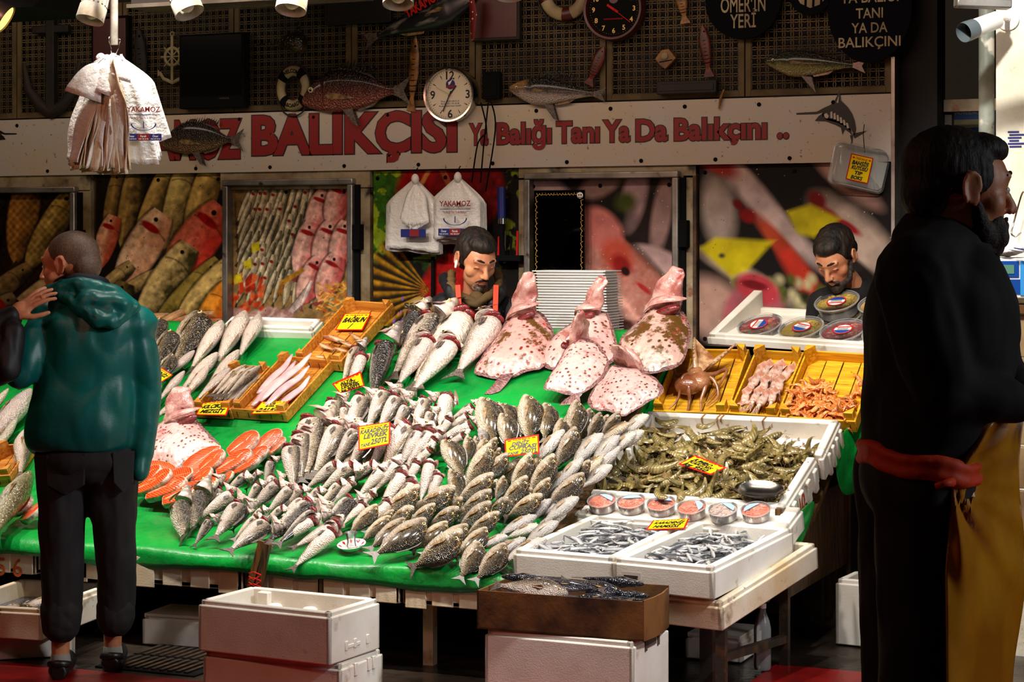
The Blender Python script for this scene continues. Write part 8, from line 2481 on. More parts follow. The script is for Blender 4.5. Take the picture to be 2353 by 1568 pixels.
M['black_shell'] = cloth_m('black_shell_jacket', (15, 14, 16), (24, 23, 26), .55)
M['olive'] = cloth_m('olive_hood', (96, 72, 36), (74, 54, 26), .85)
M['orange'] = cloth_m('orange_straps', (228, 70, 24), (196, 50, 14), .6)
M['apron'] = pm('yellow_oilskin_apron', (222, 152, 28), .32, col2=(180, 112, 16), sc=2.5, bump=.1, bs=30, coat=.2)
M['rubber'] = pm('black_rubber', (18, 18, 18), .4)
M['sock'] = cloth_m('pale_socks', (150, 144, 136), (130, 124, 116))
M['lips'] = pm('lips', (150, 78, 62), .4)
M['nail'] = pm('finger_nail', (216, 160, 130), .3)
def blob(name, mb, mat, parent, voxel=.008, smooth=5, fold=0, fs=(6, 6, 6), seed=0):
 """One continuous surface from overlapping closed shapes; fold = depth of the cloth's creases."""
 o = bpy.data.objects.new('tmp', mb.mesh('tmp', mat, 180))
 COL.objects.link(o)
 r_ = o.modifiers.new('r', 'REMESH')
 r_.mode, r_.voxel_size, r_.use_smooth_shade = 'VOXEL', voxel, True
 s = o.modifiers.new('s', 'SMOOTH')
 s.factor, s.iterations = .5, smooth
 dg = bpy.context.evaluated_depsgraph_get()
 me = bpy.data.meshes.new_from_object(o.evaluated_get(dg), depsgraph=dg)
 bpy.data.objects.remove(o)
 me.name = name
 if fold:
  n = len(me.vertices)
  co = np.empty(n * 3, np.float32)
  no = np.empty(n * 3, np.float32)
  me.vertices.foreach_get('co', co)
  me.vertices.foreach_get('normal', no)
  co, no = co.reshape(-1, 3), no.reshape(-1, 3)
  d = np.empty(n, np.float32)
  for i in range(n):
   x, y, z = co[i]
   q = noise.noise(V((x * fs[0] + seed, y * fs[1], z * fs[2])))
   q2 = noise.noise(V((x * fs[0] * 2.3 + q * 1.5, y * fs[1] * 2.3 + seed, z * fs[2] * 2.1)))
   d[i] = fold * (1.6 * (abs(q) - .25) + .7 * q2)
  co += no * d[:, None]
  me.vertices.foreach_set('co', co.reshape(-1))
 me.materials.clear()
 me.materials.append(mat)
 me.polygons.foreach_set('use_smooth', [True] * len(me.polygons))
 me.update()
 if parent is not None:
  me.transform(ROOTM[parent.name].inverted())
 ob = bpy.data.objects.new(name, me)
 COL.objects.link(ob)
 if parent is not None:
  ob.parent = parent
  ROOTM[ob.name] = ROOTM[parent.name]
 else:
  ROOTM[ob.name] = Matrix.Identity(4)
 return ob
def trunk(mb, secs, n=28):
 """A trunk as one smooth loft: (centre, half width, half depth) from bottom to top."""
 q = smooth_secs([(c.x, c.y, c.z, a, b) for c, a, b in secs], 5)
 return mb.loft([[V((x, y, z)) + RV * (a * cos(2 * pi * j / n)) + FV * (b * sin(2 * pi * j / n)) for j in range(n)] for x, y, z, a, b in q])
def head_frame(c, face, s, up=(0, 0, 1)):
 f = V(face).normalized()
 x = f.cross(V(up)).normalized()
 z = x.cross(f)
 return frame(c, x * s, f * s, z * s)
def head_prims(mb, H, jaw=1.0, mouth=0.0):
 mb.ell((0, -.018, .035), (.075, .096, .084), H, 20, 14).ell((0, .02, .02), (.069, .078, .075), H, 18, 12)
 mb.ell((0, .03, -.045), (.057 * jaw, .063, .07), H, 16, 10).ell((0, .064, -.096), (.027 * jaw, .022, .02), H, 10, 8).cap((0, .0, -.07), (0, .055, -.095), .046 * jaw, .026, 12, H)
 mb.cap((0, .09, .018), (0, .113, -.026), .008, .0125, 10, H).ell((0, .117, -.03), (.011, .011, .0095), H, 10, 8)
 for s in (-1, 1):
  mb.ell((s * .012, .104, -.033), (.009, .011, .008), H, 8, 6)
  mb.cap((s * .008, .091, .028), (s * .045, .078, .032), .0105, .009, 10, H)
  mb.ell((s * .036, .048, -.022), (.032, .032, .034), H, 12, 8).ell((s * .031, .073, .004), (.017, .0125, .012), H, 10, 8)
  mb.cap((s * .012, .094, -.058), (0, .097, -.058), .0065, .007, 8, H).cap((s * .01, .092, -.069), (0, .095, -.07), .0065, .008, 8, H)
  R_ = Matrix.Rotation(s * -.28, 3, 'Z') @ Matrix.Rotation(.18, 3, 'X')
  mb.ell((s * .08, -.012, -.002), (.006, .019, .031), H, 10, 10, 0, R_).ell((s * .076, -.004, -.022), (.006, .01, .013), H, 8, 6)
  for k in range(9):
   a0, a1 = R(-60 + 30 * k), R(-60 + 30 * (k + 1))
   if k < 8:
    mb.cap((s * .086, -.014 - .019 * cos(a0), .002 + .031 * sin(a0)), (s * .086, -.014 - .019 * cos(a1), .002 + .031 * sin(a1)), .0048, .0048, 6, H)
 return mb
def face_parts(root, H, brow='hair', lids=True, gaze_closed=False):
 for s in (-1, 1):
  MB().cap((s * .013, .0955, .033), (s * .03, .0905, .039), .004, .005, 8, H).cap((s * .03, .0905, .039), (s * .05, .0745, .033), .0048, .003, 8, H).build('eyebrow', M[brow], root, 180)
  mb = MB().ell((s * .0305, .079, .0055), (.0125, .0115, .0095 if not gaze_closed else .007), H, 14, 10)
  mb.build('eye', M['eye_w'] if not gaze_closed else M['skin_b'], root, 180)
  if not gaze_closed:
   MB().ell((s * .0305, .088, .0055), (.0055, .004, .0055), H, 10, 8).build('iris', M['eye_d'], root, 180)
  MB().cap((s * (.0305 - .0125), .0865, .0075 if not gaze_closed else -.001), (s * (.0305 + .0125), .0775, .0075 if not gaze_closed else -.001), .0024, .0022, 8, H).build('lashes', M['hair'], root, 180)
M['eye_w'] = pm('eye_white', (214, 204, 196), .2)
M['eye_d'] = pm('eye_iris', (30, 18, 12), .1)
def hand_prims(mb, H, curl=.35, spread=.12, r_=.0085, side=1):
 """Hand in its own frame: wrist at the origin, fingers along +y, back of the hand +z; thumb on the side*x."""
 mb.cap((0, -.01, 0), (0, .03, 0), .026, .03, 12, H)
 mb.ell((0, .045, 0), (.04, .048, .015), H, 16, 8).ell((side * .022, .028, -.006), (.02, .032, .014), H, 10, 8)
 for i, (x, L) in enumerate(((.030, .070), (.0105, .079), (-.0095, .073), (-.029, .057))):
  x *= side
  sp = spread * (1.5 - i) * side
  p = V((x * .95, .082, .002))
  a = -.05
  q = p
  for k, f in enumerate((.45, .31, .27)):
   n_ = q + V((math.sin(sp) * L * f, cos(sp) * L * f * cos(a), L * f * math.sin(a)))
   mb.cap(q, n_, r_ * (1.08 - .1 * k), r_ * (1.0 - .12 * k), 10, H)
   q = n_
   a -= curl
  mb.cap((x * .7, .045, .0), p, r_ * 1.05, r_ * 1.12, 10, H)
 q = V((side * .03, .022, -.006))
 for dx, dy, dz, r0, r1 in ((.022, .028, -.01, .0125, .0105), (.01, .03, -.008, .0105, .0092), (.003, .024, -.006, .0092, .0075)):
  n_ = q + V((side * dx, dy, dz))
  mb.cap(q, n_, r0, r1, 10, H)
  q = n_
 return mb
def hand_frame(wrist, fdir, back, s=1.0):
 y = V(fdir).normalized()
 z = V(back)
 z = (z - y * z.dot(y)).normalized()
 return frame(wrist, y.cross(z) * s, y * s, z * s)
# ---------------------------------------------------------------- 1. customer in the teal hoodie, seen from behind
T1 = 7.7
P = lambda x, y, dt=0.0: at(x, y, T1 + dt)
hc = P(160, 612)
face1 = -.93 * RV + .36 * FV - .1 * ZV
H = head_frame(hc, face1, 1.1)
mb = head_prims(MB(), H)
nk, ch, pv = P(195, 690, .02), P(205, 800), P(192, 1030)
mb.cap(hc + V((0, 0, -.06)) + RV * .03, nk + V((0, 0, -.05)), .063, .07)
mb.ell(ch, (.15, .10, .2), None, 16, 10, 0, Matrix.Rotation(YAW, 3, 'Z')).ell(pv, (.15, .1, .15), None, 16, 10, 0, Matrix.Rotation(YAW, 3, 'Z')).cap(nk, pv, .09, .12)
hipL, hipR, knL, knR, anL, anR = P(150, 1060), P(255, 1055), P(150, 1270, .0), P(262, 1265, .05), P(139, 1478, .05), P(259, 1462, .2)
for a, b, c in ((hipL, knL, anL), (hipR, knR, anR)):
 mb.cap(a, b, .075, .055).cap(b, c, .052, .036)
toe = (FV * .9 - RV * .1).normalized()
for c in (anL, anR):
 mb.cap(c, c + V((0, 0, -.07)), .036, .034).cap(c + V((0, 0, -.085)), c + toe * .16 + V((0, 0, -.1)), .034, .03)
shL, shR, elL, elR = P(112, 730), P(312, 752), P(45, 858, -.1), P(338, 905, .02)
wrL, wrR = P(-30, 800, -.05), P(312, 1075, .03)
mb.cap(shL, elL, .04, .035).cap(elL, wrL, .035, .026).cap(shR, elR, .04, .035).cap(elR, wrR, .035, .026).cap(nk, shL, .06, .05).cap(nk, shR, .06, .05)
hand_prims(mb, hand_frame(wrR, V((0, 0, -1)) - RV * .55 + FV * .2, -FV * .6 + RV), .5, .05, .0085, 1)
hand_prims(mb, hand_frame(wrL, FV, ZV), .5, .05, .0085, 1)
c1 = blob('person', mb, M['skin_a'], None, .0055, 4)
tag(c1, 'shaven headed man in a teal hooded jacket seen from behind at the stall', 'person')
face_parts(c1, H, 'stubble')
hm = MB().ell((0, -.02, .041), (.0775, .0975, .0825), H, 24, 14).ell((0, -.07, -.0), (.062, .05, .06), H, 16, 10)
blob('cropped_hair', hm, M['stubble'], c1, .006, 3)
# jacket
jk = MB()
Rz = Matrix.Rotation(YAW, 3, 'Z')
trunk(jk, [(P(186, 1036), .185, .14), (P(186, 1022), .205, .155), (P(188, 985), .213, .165), (P(196, 900), .2, .155), (P(204, 800), .207, .148), (P(208, 730), .2, .13), (P(206, 690), .12, .09), (P(200, 668), .07, .06)])
jk.cap(shL, elL, .075, .064).cap(elL, wrL, .064, .045).cap(shR, elR, .076, .062).cap(elR, P(326, 1040), .062, .05).cap(P(326, 1040), P(322, 1086, -.02), .044, .04).cap(shL, shR, .085, .085).cap(P(98, 960), P(90, 1025), .05, .045)
blob('hooded_jacket', jk, M['teal'], c1, .009, 8, .012, (6, 6, 4.5), 3)
# hood lying on the back
hd = MB()
hd.cap(P(120, 668, -.06), P(185, 655, -.1), .03, .035).cap(P(185, 655, -.1), P(262, 672, -.08), .035, .03).cap(P(262, 672, -.08), P(306, 704, -.06), .03, .028)
hd.cap(P(140, 672, -.08), P(225, 735, -.15), .03, .035).cap(P(225, 735, -.15), P(262, 738, -.14), .035, .03).cap(P(262, 738, -.14), P(306, 706, -.08), .03, .03).cap(P(200, 690, -.12), P(282, 700, -.11), .04, .04).cap(P(165, 665, -.08), P(255, 715, -.12), .035, .04)
blob('hood', hd, M['teal'], c1, .007, 4, .007, (14, 14, 10), 8)
MB().tube(smooth_secs([tuple(P(*q)) for q in ((132, 652, -.03), (180, 640, -.09), (236, 650, -.05), (240, 668, .05))], 5), .022, 10).build('hood_lining', M['teal_in'], c1, 180)
# trousers with rolled cuffs
tr_ = MB()
tr_.ell(P(196, 1055), (.2, .15, .11), None, 20, 12, 0, Rz).cap(P(140, 1070), P(143, 1270), .105, .085).cap(P(143, 1270), P(142, 1400), .085, .078).cap(P(254, 1070), P(266, 1265, .05), .105, .08).cap(P(266, 1265, .05), P(266, 1395, .1), .08, .072)
blob('trousers', tr_, M['denim'], c1, .009, 4, .009, (8, 8, 4), 14)
cf = MB().cap(P(141, 1398, .0), P(140, 1432, .0), .081, .079).cap(P(266, 1392, .1), P(265, 1422, .1), .076, .074)
blob('rolled_cuffs', cf, M['denim'], c1, .008, 3, .004, (12, 12, 12), 4)
for x0, x1, y0, y1 in ((104, 196, 1046, 1140), (258, 308, 1040, 1134)):
 pk = MB()
 pts = [(x0, y0), (x1, y0 - 3), (x1 - 3, y1 - 24), ((x0 + x1) / 2, y1), (x0 + 3, y1 - 24)]
 front = [P(x, y, -.143 + .0000045 * (x - 190) ** 2) for x, y in pts]
 pk.add(front + [p + FV * .02 for p in front], [(0, 1, 2, 3, 4)[::-1], (5, 6, 7, 8, 9)] + [(i, (i + 1) % 5, 5 + (i + 1) % 5, 5 + i) for i in range(5)])
 pk.build('back_pocket', M['denim'], c1, 0, bevel=.004)
# clogs
for c in (anL, anR):
 f = V((c.x, c.y, 0))
 cg = MB()
 cg.loft([[f + toe * (x) + RV * (w_ * cos(2 * pi * j / 14)) + ZV * (zc + h * sin(2 * pi * j / 14)) for j in range(14)] for x, w_, zc, h in ((-.085, .03, .035, .03), (-.06, .042, .036, .035), (.0, .046, .034, .032), (.06, .05, .042, .042), (.12, .052, .045, .045), (.16, .045, .04, .04), (.185, .02, .03, .02))])
 blob('rubber_clog', cg, M['rubber'], c1, .006, 3)
 MB().tube([f + toe * .0 + RV * .047 + ZV * .05, f - toe * .07 + RV * .035 + ZV * .066, f - toe * .088 + ZV * .07, f - toe * .07 - RV * .035 + ZV * .066, f + toe * .0 - RV * .047 + ZV * .05], [.007, .008, .009, .008, .007], 8, flat=1.6).build('heel_strap', M['rubber'], c1, 180)
 blob('sock', MB().cap(c + V((0, 0, -.05)), c + V((0, 0, -.085)), .038, .042), M['sock'], c1, .006, 2)
# ---------------------------------------------------------------- 2. companion at the left edge, hand on the shoulder
T2 = 7.5
P = lambda x, y, dt=0.0: at(x, y, T2 + dt)
wr = P(38, 722, .06)
mb = MB()
hf = hand_frame(wr + RV * -.01, RV * .80 + ZV * .55 + FV * .12, ZV * .62 - RV * .5 - FV * .75, 1.08)
hand_prims(mb, hf, .2, .13, .0085, 1)
elb, sh2 = P(-70, 800, .02), P(-135, 745, .15)
mb.cap(elb, wr, .036, .026).cap(sh2, elb, .042, .036)
hc2 = P(-190, 610, .2)
H2 = head_frame(hc2, RV, 1.05)
head_prims(mb, H2)
nk2, pv2 = P(-190, 690, .2), P(-190, 1040, .2)
mb.cap(hc2, nk2, .06, .065).cap(nk2, pv2, .1, .12).cap(nk2, sh2, .055, .05)
sh3 = P(-245, 760, .25)
el3, wr3 = P(-262, 900, .25), P(-258, 1050, .2)
mb.cap(nk2, sh3, .055, .05).cap(sh3, el3, .042, .036).cap(el3, wr3, .036, .026)
hand_prims(mb, hand_frame(wr3, V((0, 0, -1)), -FV), .4, .06, .0085, -1)
for dx in (-45, 40):
 mb.cap(P(-190 + dx, 1060, .2), P(-190 + dx, 1280, .2), .075, .055).cap(P(-190 + dx, 1280, .2), P(-190 + dx, 1500, .2), .05, .036).cap(P(-190 + dx, 1520, .2), P(-160 + dx, 1560, .1), .036, .03)
c2 = blob('person', mb, M['skin_b'], None, .0042, 3)
tag(c2, 'person in black cut by the left edge, hand on the teal shoulder', 'person')
# nails at the finger ends
for i, (x, L) in enumerate(((.030, .070), (.0105, .079), (-.0095, .073), (-.029, .057))):
 sp = .13 * (1.5 - i)
 q = V((x * .95 + math.sin(sp) * L * .93, .082 + cos(sp) * L * .93, .006 - L * .28))
 MB().ell(q, (.0055, .008, .003), hf, 10, 6).build('fingernail', M['nail'], c2, 180)
MB().tube([hf @ V((.012 + .0105 * cos(a), .112, .0105 * sin(a) + .0)) for a in [2 * pi * i / 16 for i in range(17)]], .0016, 6).build('ring', M['brass'], c2, 180)
sl = MB().cap(elb, wr.lerp(elb, .12), .066, .05).cap(sh2, elb, .08, .07).cap(P(30, 760, .0), P(20, 850, -.02), .045, .05).cap(P(-30, 780, .0), P(0, 860, 0), .06, .05)
sl.cap(nk2, pv2, .14, .17).cap(nk2, sh2, .085, .08).cap(nk2, sh3, .085, .08).cap(sh3, el3, .08, .066).cap(el3, wr3, .066, .045)
blob('black_jacket', sl, M['black_shell'], c2, .009, 3, .009, (9, 9, 7), 21)
blob('trousers', MB().cap(P(-232, 1060, .2), P(-235, 1480, .2), .11, .075).cap(P(-150, 1060, .2), P(-150, 1480, .2), .11, .075).cap(pv2, P(-190, 1090, .2), .17, .16), M['denim'], c2, .012, 3)
blob('hair', MB().ell((0, -.025, .045), (.08, .1, .085), H2, 20, 12), M['hair'], c2, .008, 3)
blob('shoe', MB().cap(P(-235, 1540, .2), P(-190, 1560, .1), .05, .045).cap(P(-150, 1540, .2), P(-105, 1560, .1), .05, .045), M['rubber'], c2, .008, 3)
# ---------------------------------------------------------------- 3. seller with an earbud and orange apron straps
T3 = 9.95
P = lambda x, y, dt=0.0: at(x, y, T3 + dt)
hc3 = P(1094, 598, -.05)
face3 = (-.80 * FV + .42 * RV - .42 * ZV)
H = head_frame(hc3, face3, 1.17)
mb = head_prims(MB(), H, .96)
nk3, ch3, pv3 = P(1092, 682, .06), P(1098, 770, .05), P(1098, 980, .15)
mb.cap(hc3 + V((0, 0, -.05)) + FV * .03, nk3, .06, .062).cap(nk3, pv3, .07, .1)
sL, sR, eL, eR, wL, wR = P(1018, 708, .08), P(1172, 712, .08), P(1000, 800, .0), P(1196, 800, .0), P(1040, 850, -.1), P(1150, 850, -.1)
mb.cap(nk3, sL, .045, .04).cap(nk3, sR, .045, .04).cap(sL, eL, .045, .04).cap(sR, eR, .045, .04).cap(eL, wL, .04, .028).cap(eR, wR, .04, .028)
hand_prims(mb, hand_frame(wL, RV * .6 - FV * .4 - ZV * .3, -FV), .5, .05, .0085, 1)
hand_prims(mb, hand_frame(wR, -RV * .6 - FV * .4 - ZV * .3, -FV), .5, .05, .0085, -1)
for dx in (-40, 40):
 mb.cap(pv3 + RV * dx * .002, V((pv3.x, pv3.y, .5)) + RV * dx * .0024, .08, .06).cap(V((pv3.x, pv3.y, .5)) + RV * dx * .0024, V((pv3.x, pv3.y, .06)) + RV * dx * .0024, .055, .04)
c3 = blob('person', mb, M['skin_b'], None, .0052, 6)
tag(c3, 'seller with slicked black hair and orange straps looking down behind the stall', 'person')
face_parts(c3, H, 'hair', gaze_closed=True)
hr = MB().ell((0, -.03, .05), (.082, .1, .085), H, 22, 14).ell((0, .015, .085), (.066, .075, .042), H, 18, 10).ell((0, -.075, .0), (.07, .05, .08), H, 16, 10)
for s in (-1, 1):
 hr.ell((s * .066, -.012, .045), (.016, .055, .045), H, 12, 8).ell((s * .07, .005, .012), (.008, .018, .03), H, 10, 6)
blob('hair', hr, M['hair'], c3, .006, 3, .003, (30, 30, 10))
mu = MB()
for s in (-1, 1):
 mu.cap((0, .104, -.047), (s * .02, .1, -.05), .005, .005, 8, H).cap((s * .02, .1, -.05), (s * .031, .089, -.062), .005, .003, 8, H)
blob('moustache', mu, M['hair'], c3, .0035, 1)
blob('goatee', MB().ell((0, .078, -.096), (.022, .014, .02), H, 12, 8).cap((-.024, .074, -.086), (.024, .074, -.086), .009, .009, 8, H), M['beard_grey'], c3, .004, 2)
MB().ell((0, .0985, -.0655), (.02, .006, .0045), H, 12, 6).build('lips', M['lips'], c3, 180)
MB().cap((.088, -.005, -.008), (.09, .0, -.032), .007, .005, 10, H).build('earbud', M['white'], c3, 180)
MB().cap((-.088, -.005, -.008), (-.09, .0, -.032), .007, .005, 10, H).build('earbud', M['white'], c3, 180)
jk = MB().ell(P(1096, 735, .1), (.17, .13, .12), None, 18, 10, 0, Rz).ell(P(1098, 810, .1), (.22, .15, .2), None, 18, 10, 0, Rz).cap(P(1098, 810, .1), pv3, .18, .17).cap(P(1030, 712, .1), P(1160, 712, .1), .085, .085).cap(sL, eL, .08, .07).cap(sR, eR, .08, .07).cap(eL, wL, .07, .05).cap(eR, wR, .07, .05)
blob('black_jacket', jk, M['black_shell'], c3, .009, 4, .009, (9, 9, 6), 31)
hd = MB()
pts = [(1038, 628, .1), (1036, 655, -.0), (1058, 680, -.1), (1095, 700, -.14), (1130, 678, -.11), (1148, 650, -.0), (1140, 622, .1)]
for a, b in zip(pts, pts[1:]):
 hd.cap(P(*a), P(*b), .022, .022)
blob('hood', hd, M['olive'], c3, .006, 3, .006, (16, 16, 16), 5)
blob('jumper_collar', MB().cap(P(1096, 690, -.08), P(1102, 722, -.07), .045, .03), M['olive'], c3, .006, 2, .004, (16, 16, 16), 6)
blob('jacket_collar', MB().cap(P(1022, 640, .12), P(1034, 668, -.02), .035, .035).cap(P(1034, 668, -.02), P(1062, 700, -.1), .035, .03).cap(P(1150, 640, .12), P(1150, 672, -.02), .03, .035).cap(P(1150, 672, -.02), P(1130, 700, -.1), .03, .03), M['black_shell'], c3, .007, 3, .005, (14, 14, 14), 7)
for x0, x1 in ((1052, 1056), (1140, 1138)):
 MB().bar(P(x0, 655, -.13), P(x1, 722, -.17), .026, .006, up=-FV).build('apron_strap', M['orange'], c3, bevel=.002)
blob('apron_bib', MB().ell(P(1098, 860, -.09), (.17, .06, .16), None, 16, 10, 0, Rz), M['orange'], c3, .01, 3)
def long_trousers(pv, root):
 mb = MB().ell(pv + V((0, 0, -.02)), (.17, .14, .14), None, 18, 10, 0, Rz)
 for dx in (-.09, .09):
  q = V((pv.x, pv.y, .07)) + RV * dx
  mb.cap(pv + RV * dx - ZV * .05, V((pv.x, pv.y, .5)) + RV * dx, .11, .085).cap(V((pv.x, pv.y, .5)) + RV * dx, q, .085, .075)
  blob('shoe', MB().cap(q - ZV * .025, q - ZV * .03 - FV * .17, .05, .04), M['rubber'], root, .01, 3)
 blob('trousers', mb, M['denim'], root, .012, 3, .006, (8, 8, 5), 9)
long_trousers(pv3, c3)
# ---------------------------------------------------------------- 4. seller bending over the foam box at the right
T4 = 9.55
P = lambda x, y, dt=0.0: at(x, y, T4 + dt)
hc4 = P(1920, 592)
face4 = (-.62 * FV - .46 * RV - .62 * ZV)
H = head_frame(hc4, face4, 1.13)
mb = head_prims(MB(), H)
nk4, pv4 = P(1965, 668, .12), P(1990, 960, .25)
mb.cap(hc4 + FV * .05 + V((0, 0, -.03)), nk4, .06, .062).cap(nk4, pv4, .065, .1)
sL, sR = P(1890, 700, .1), P(2050, 690, .16)
eL, eR, wL, wR = P(1880, 780, .1), P(2070, 800, .1), P(1900, 800, -.05), P(2030, 800, -.05)
mb.cap(nk4, sL, .045, .04).cap(nk4, sR, .045, .04).cap(sL, eL, .045, .04).cap(sR, eR, .045, .04).cap(eL, wL, .038, .026).cap(eR, wR, .038, .026)
hand_prims(mb, hand_frame(wL, RV * .8 - FV * .3, ZV), .5, .05, .0085, 1)
hand_prims(mb, hand_frame(wR, -RV * .8 - FV * .3, ZV), .5, .05, .0085, -1)
for dx in (-.09, .09):
 mb.cap(pv4 + RV * dx, V((pv4.x, pv4.y, .5)) + RV * dx, .08, .06).cap(V((pv4.x, pv4.y, .5)) + RV * dx, V((pv4.x, pv4.y, .06)) + RV * dx, .055, .04)
c4 = blob('person', mb, M['skin_b'], None, .0055, 6)
tag(c4, 'bearded seller in black bending over the round tubs at the right', 'person')
face_parts(c4, H, 'hair', gaze_closed=True)
hr = MB().ell((0, -.028, .05), (.083, .1, .086), H, 22, 14).ell((0, .02, .088), (.064, .07, .038), H, 18, 10).ell((0, -.075, .0), (.07, .05, .07), H, 16, 10)
for s in (-1, 1):
 hr.ell((s * .068, -.008, .04), (.014, .05, .045), H, 12, 8)
blob('hair', hr, M['hair'], c4, .006, 3, .003, (30, 30, 10))
bd = MB().cap((0, .072, -.1), (0, .04, -.105), .03, .034, 12, H)
for s in (-1, 1):
 bd.cap((s * .064, .0, -.03), (s * .052, .04, -.08), .012, .016, 10, H).cap((s * .052, .04, -.08), (s * .0, .08, -.094), .017, .02, 10, H).cap((0, .105, -.047), (s * .03, .088, -.064), .005, .007, 8, H)
blob('beard', bd, M['beard'], c4, .005, 3, .002, (40, 40, 40))
jk = MB().ell(P(1975, 740, .2), (.22, .15, .14), None, 18, 10, 0, Rz).cap(nk4 - ZV * .02, sL, .08, .08).cap(nk4 - ZV * .02, sR, .08, .08).cap(P(1980, 790, .2), pv4, .18, .17).cap(sL, sR, .08, .08).cap(sL, eL, .075, .07).cap(sR, eR, .075, .07).cap(eL, wL, .065, .05).cap(eR, wR, .065, .05).cap(P(1975, 672, .14), P(1960, 690, .1), .085, .08)
blob('black_sweatshirt', jk, M['black_cl'], c4, .01, 4, .008, (9, 9, 6), 41)
long_trousers(pv4, c4)
# ---------------------------------------------------------------- 5. man in black with a yellow apron, near right
T5 = 4.1
P = lambda x, y, dt=0.0: at(x, y, T5 + dt)
hc5 = P(2203, 438)
face5 = (.96 * RV + .24 * FV - .06 * ZV)
H = head_frame(hc5, face5, 1.06)
mb = head_prims(MB(), H, 1.04)
nk5, pv5 = P(2165, 560, .02), P(2105, 1080, .05)
mb.cap(hc5 + V((0, 0, -.06)) - RV * .02, nk5, .06, .062).cap(nk5, P(2150, 850), .07, .1).cap(P(2150, 850), pv5, .09, .08)
sN, sF = P(2110, 640, -.16), P(2210, 620, .16)
eN, wN = P(2160, 880, -.18), P(2330, 930, -.12)
eF, wF = P(2270, 860, .16), P(2390, 930, .1)
mb.cap(nk5, sN, .045, .045).cap(nk5, sF, .045, .045).cap(sN, eN, .048, .04).cap(eN, wN, .04, .028).cap(sF, eF, .048, .04).cap(eF, wF, .04, .028)
hand_prims(mb, hand_frame(wN, RV, ZV), .5, .05, .0085, -1)
hand_prims(mb, hand_frame(wF, RV, ZV), .5, .05, .0085, 1)
hz = pv5.z
for dt in (-.1, .1):
 a = pv5 + FV * dt - RV * .01
 k_, n_ = V((a.x, a.y, .54)), V((a.x, a.y, .1)) - RV * .03
 mb.cap(a, k_, .07, .055).cap(k_, n_, .052, .04).cap(n_ + V((0, 0, -.06)), n_ + RV * .17 + V((0, 0, -.07)), .038, .03)
c5 = blob('person', mb, M['skin_a'], None, .005, 6)
tag(c5, 'man in a black hoodie with a yellow oilskin apron at the right', 'person')
face_parts(c5, H, 'hair')
hr = MB().ell((0, -.022, .042), (.078, .098, .084), H, 24, 14).ell((0, .035, .082), (.062, .06, .034), H, 18, 10).ell((0, -.07, .0), (.066, .045, .07), H, 16, 10)
for s in (-1, 1):
 hr.ell((s * .068, -.006, .03), (.011, .046, .045), H, 12, 8)
blob('hair', hr, M['hair'], c5, .006, 3, .0015, (60, 60, 40))
bd = MB().cap((0, .072, -.102), (0, .03, -.1), .03, .036, 12, H)
for s in (-1, 1):
 bd.cap((s * .066, .002, -.02), (s * .052, .03, -.075), .009, .02, 10, H).cap((s * .05, .03, -.075), (s * .0, .078, -.098), .024, .024, 10, H).cap((s * .04, .06, -.06), (s * .02, .082, -.09), .02, .02, 10, H).cap((0, .105, -.047), (s * .03, .088, -.066), .0045, .007, 8, H)
blob('beard', bd, M['beard'], c5, .005, 3, .002, (40, 40, 40))
jk = MB()
trunk(jk, [(P(2113, 1050), .1, .165), (P(2116, 1030), .115, .18), (P(2135, 960), .132, .19), (P(2160, 850), .152, .195), (P(2162, 730), .155, .21), (P(2160, 640), .13, .2), (P(2164, 590), .1, .13), (P(2166, 555), .062, .07)])
jk.cap(P(2125, 545), P(2215, 585), .062, .06).cap(P(2110, 560), P(2120, 640), .06, .07).cap(P(2130, 530, -.05), P(2215, 565, -.05), .03, .03).cap(P(2130, 530, .05), P(2215, 565, .05), .03, .03)
jk.cap(nk5 + ZV * .01, sN, .07, .09).cap(nk5, sF, .07, .09)
jk.cap(sN, eN, .085, .072).cap(eN, wN, .07, .045).cap(sF, eF, .085, .072).cap(eF, wF, .07, .045)
blob('black_hoodie', jk, M['black_cl'], c5, .009, 4, .01, (7, 7, 5), 51)
wb_ = MB()
bc = P(2112, 1060)
MB_r = [bc + RV * (.112 * cos(a)) + FV * (.185 * sin(a)) + ZV * (-.018 * cos(a) - .004 * sin(5 * a)) for a in [2 * pi * i / 40 for i in range(41)]]
for a, b in zip(MB_r, MB_r[1:]):
 wb_.cap(a + ZV * .014, b + ZV * .014, .014, .014, 8).cap(a - ZV * .012, b - ZV * .012, .014, .014, 8)
blob('orange_waistband', wb_, M['orange'], c5, .006, 3, .004, (12, 12, 12), 3)
tr_ = MB().ell(P(2105, 1095), (.115, .18, .12), None, 20, 12, 0, Rz)
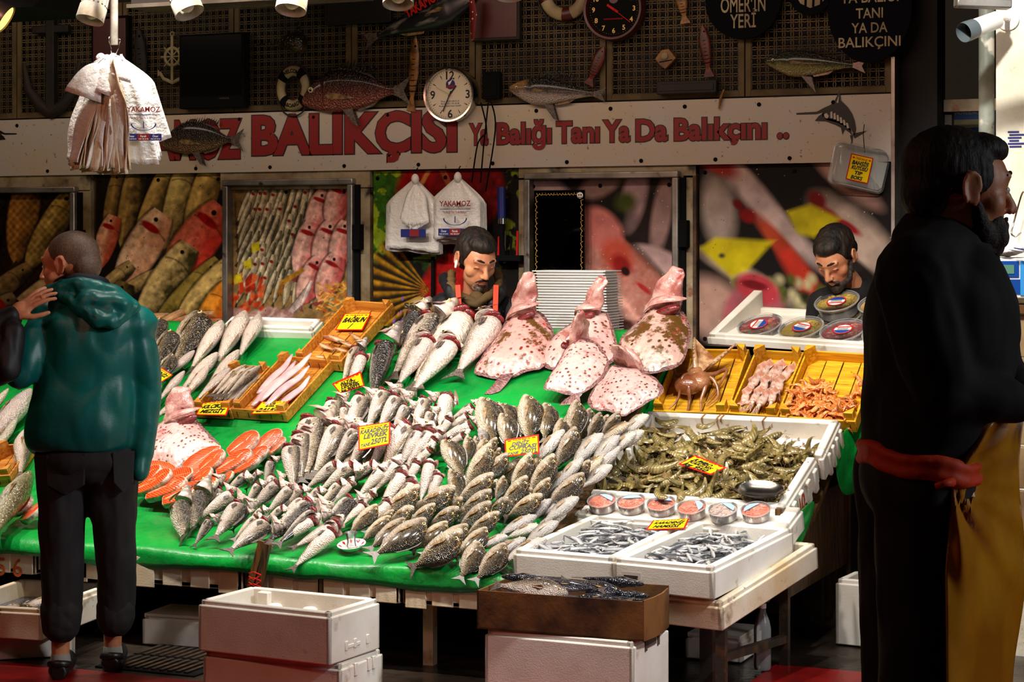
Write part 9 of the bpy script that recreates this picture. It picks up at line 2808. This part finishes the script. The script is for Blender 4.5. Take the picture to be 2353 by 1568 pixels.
for dt in (-.1, .1):
 a = pv5 + FV * dt - RV * .01
 tr_.cap(a, V((a.x, a.y, .56)), .1, .082).cap(V((a.x, a.y, .56)), V((a.x, a.y, .1)) - RV * .03, .082, .075)
blob('trousers', tr_, M['denim'], c5, .009, 4, .008, (7, 7, 5), 61)
for dt in (-.1, .1):
 a = V((pv5.x, pv5.y, 0)) + FV * dt - RV * .04
 blob('shoe', MB().cap(a + V((0, 0, .05)), a + RV * .18 + V((0, 0, .04)), .05, .042), M['rubber'], c5, .008, 3)
# apron gathered at the hip, falling in pleats
ap = MB()
kn = P(2186, 1108, -.17)
prof_top = [(2268, 968, -.1), (2290, 972, -.02), (2330, 985, .05), (2352, 1000, .12)]
nu, nv = 34, 40
for j in range(nv + 1):
 v_ = j / nv
 for i in range(nu + 1):
  u = i / nu
  y = 968 + (1740 - 968) * v_
  if y < 1108:
   k = (y - 968) / 140
   xl = 2270 + (2190 - 2270) * k ** .8
  else:
   k = (y - 1108) / 632
   xl = 2186 - 14 * min(1, k * 3) + 6 * k
  xr = 2352 - 10 * sin(3.2 * pi * v_) - 30 * max(0, v_ - .3)
  x = xl + (xr - xl) * u
  dpt = -.17 + .30 * u ** 1.5
  ang = math.atan2(y - 1108, (x - 2186) + 1)
  dist = math.hypot(y - 1108, x - 2186)
  pl_ = .018 * sin(ang * 14 + 1.0) * min(1, dist / 60) * math.exp(-max(0, dist - 240) / 260) + .008 * noise.noise(V((u * 4, v_ * 7, 2)))
  p = P(x, y, dpt - pl_)
  ap.v.append(tuple(p))
n = nu + 1
ap.f = [(j * n + i, (j + 1) * n + i, (j + 1) * n + i + 1, j * n + i + 1) for j in range(nv) for i in range(nu)]
ap.m = [0] * len(ap.f)
o = ap.build('oilskin_apron', M['apron'], c5, 180)
o.modifiers.new('thick', 'SOLIDIFY').thickness = .003
MB().tube([P(2152, 1118, -.2), P(2168, 1112, -.21), P(2188, 1108, -.19)], [.007, .006, .01], 8).build('apron_tie', M['orange'], c5, 180)
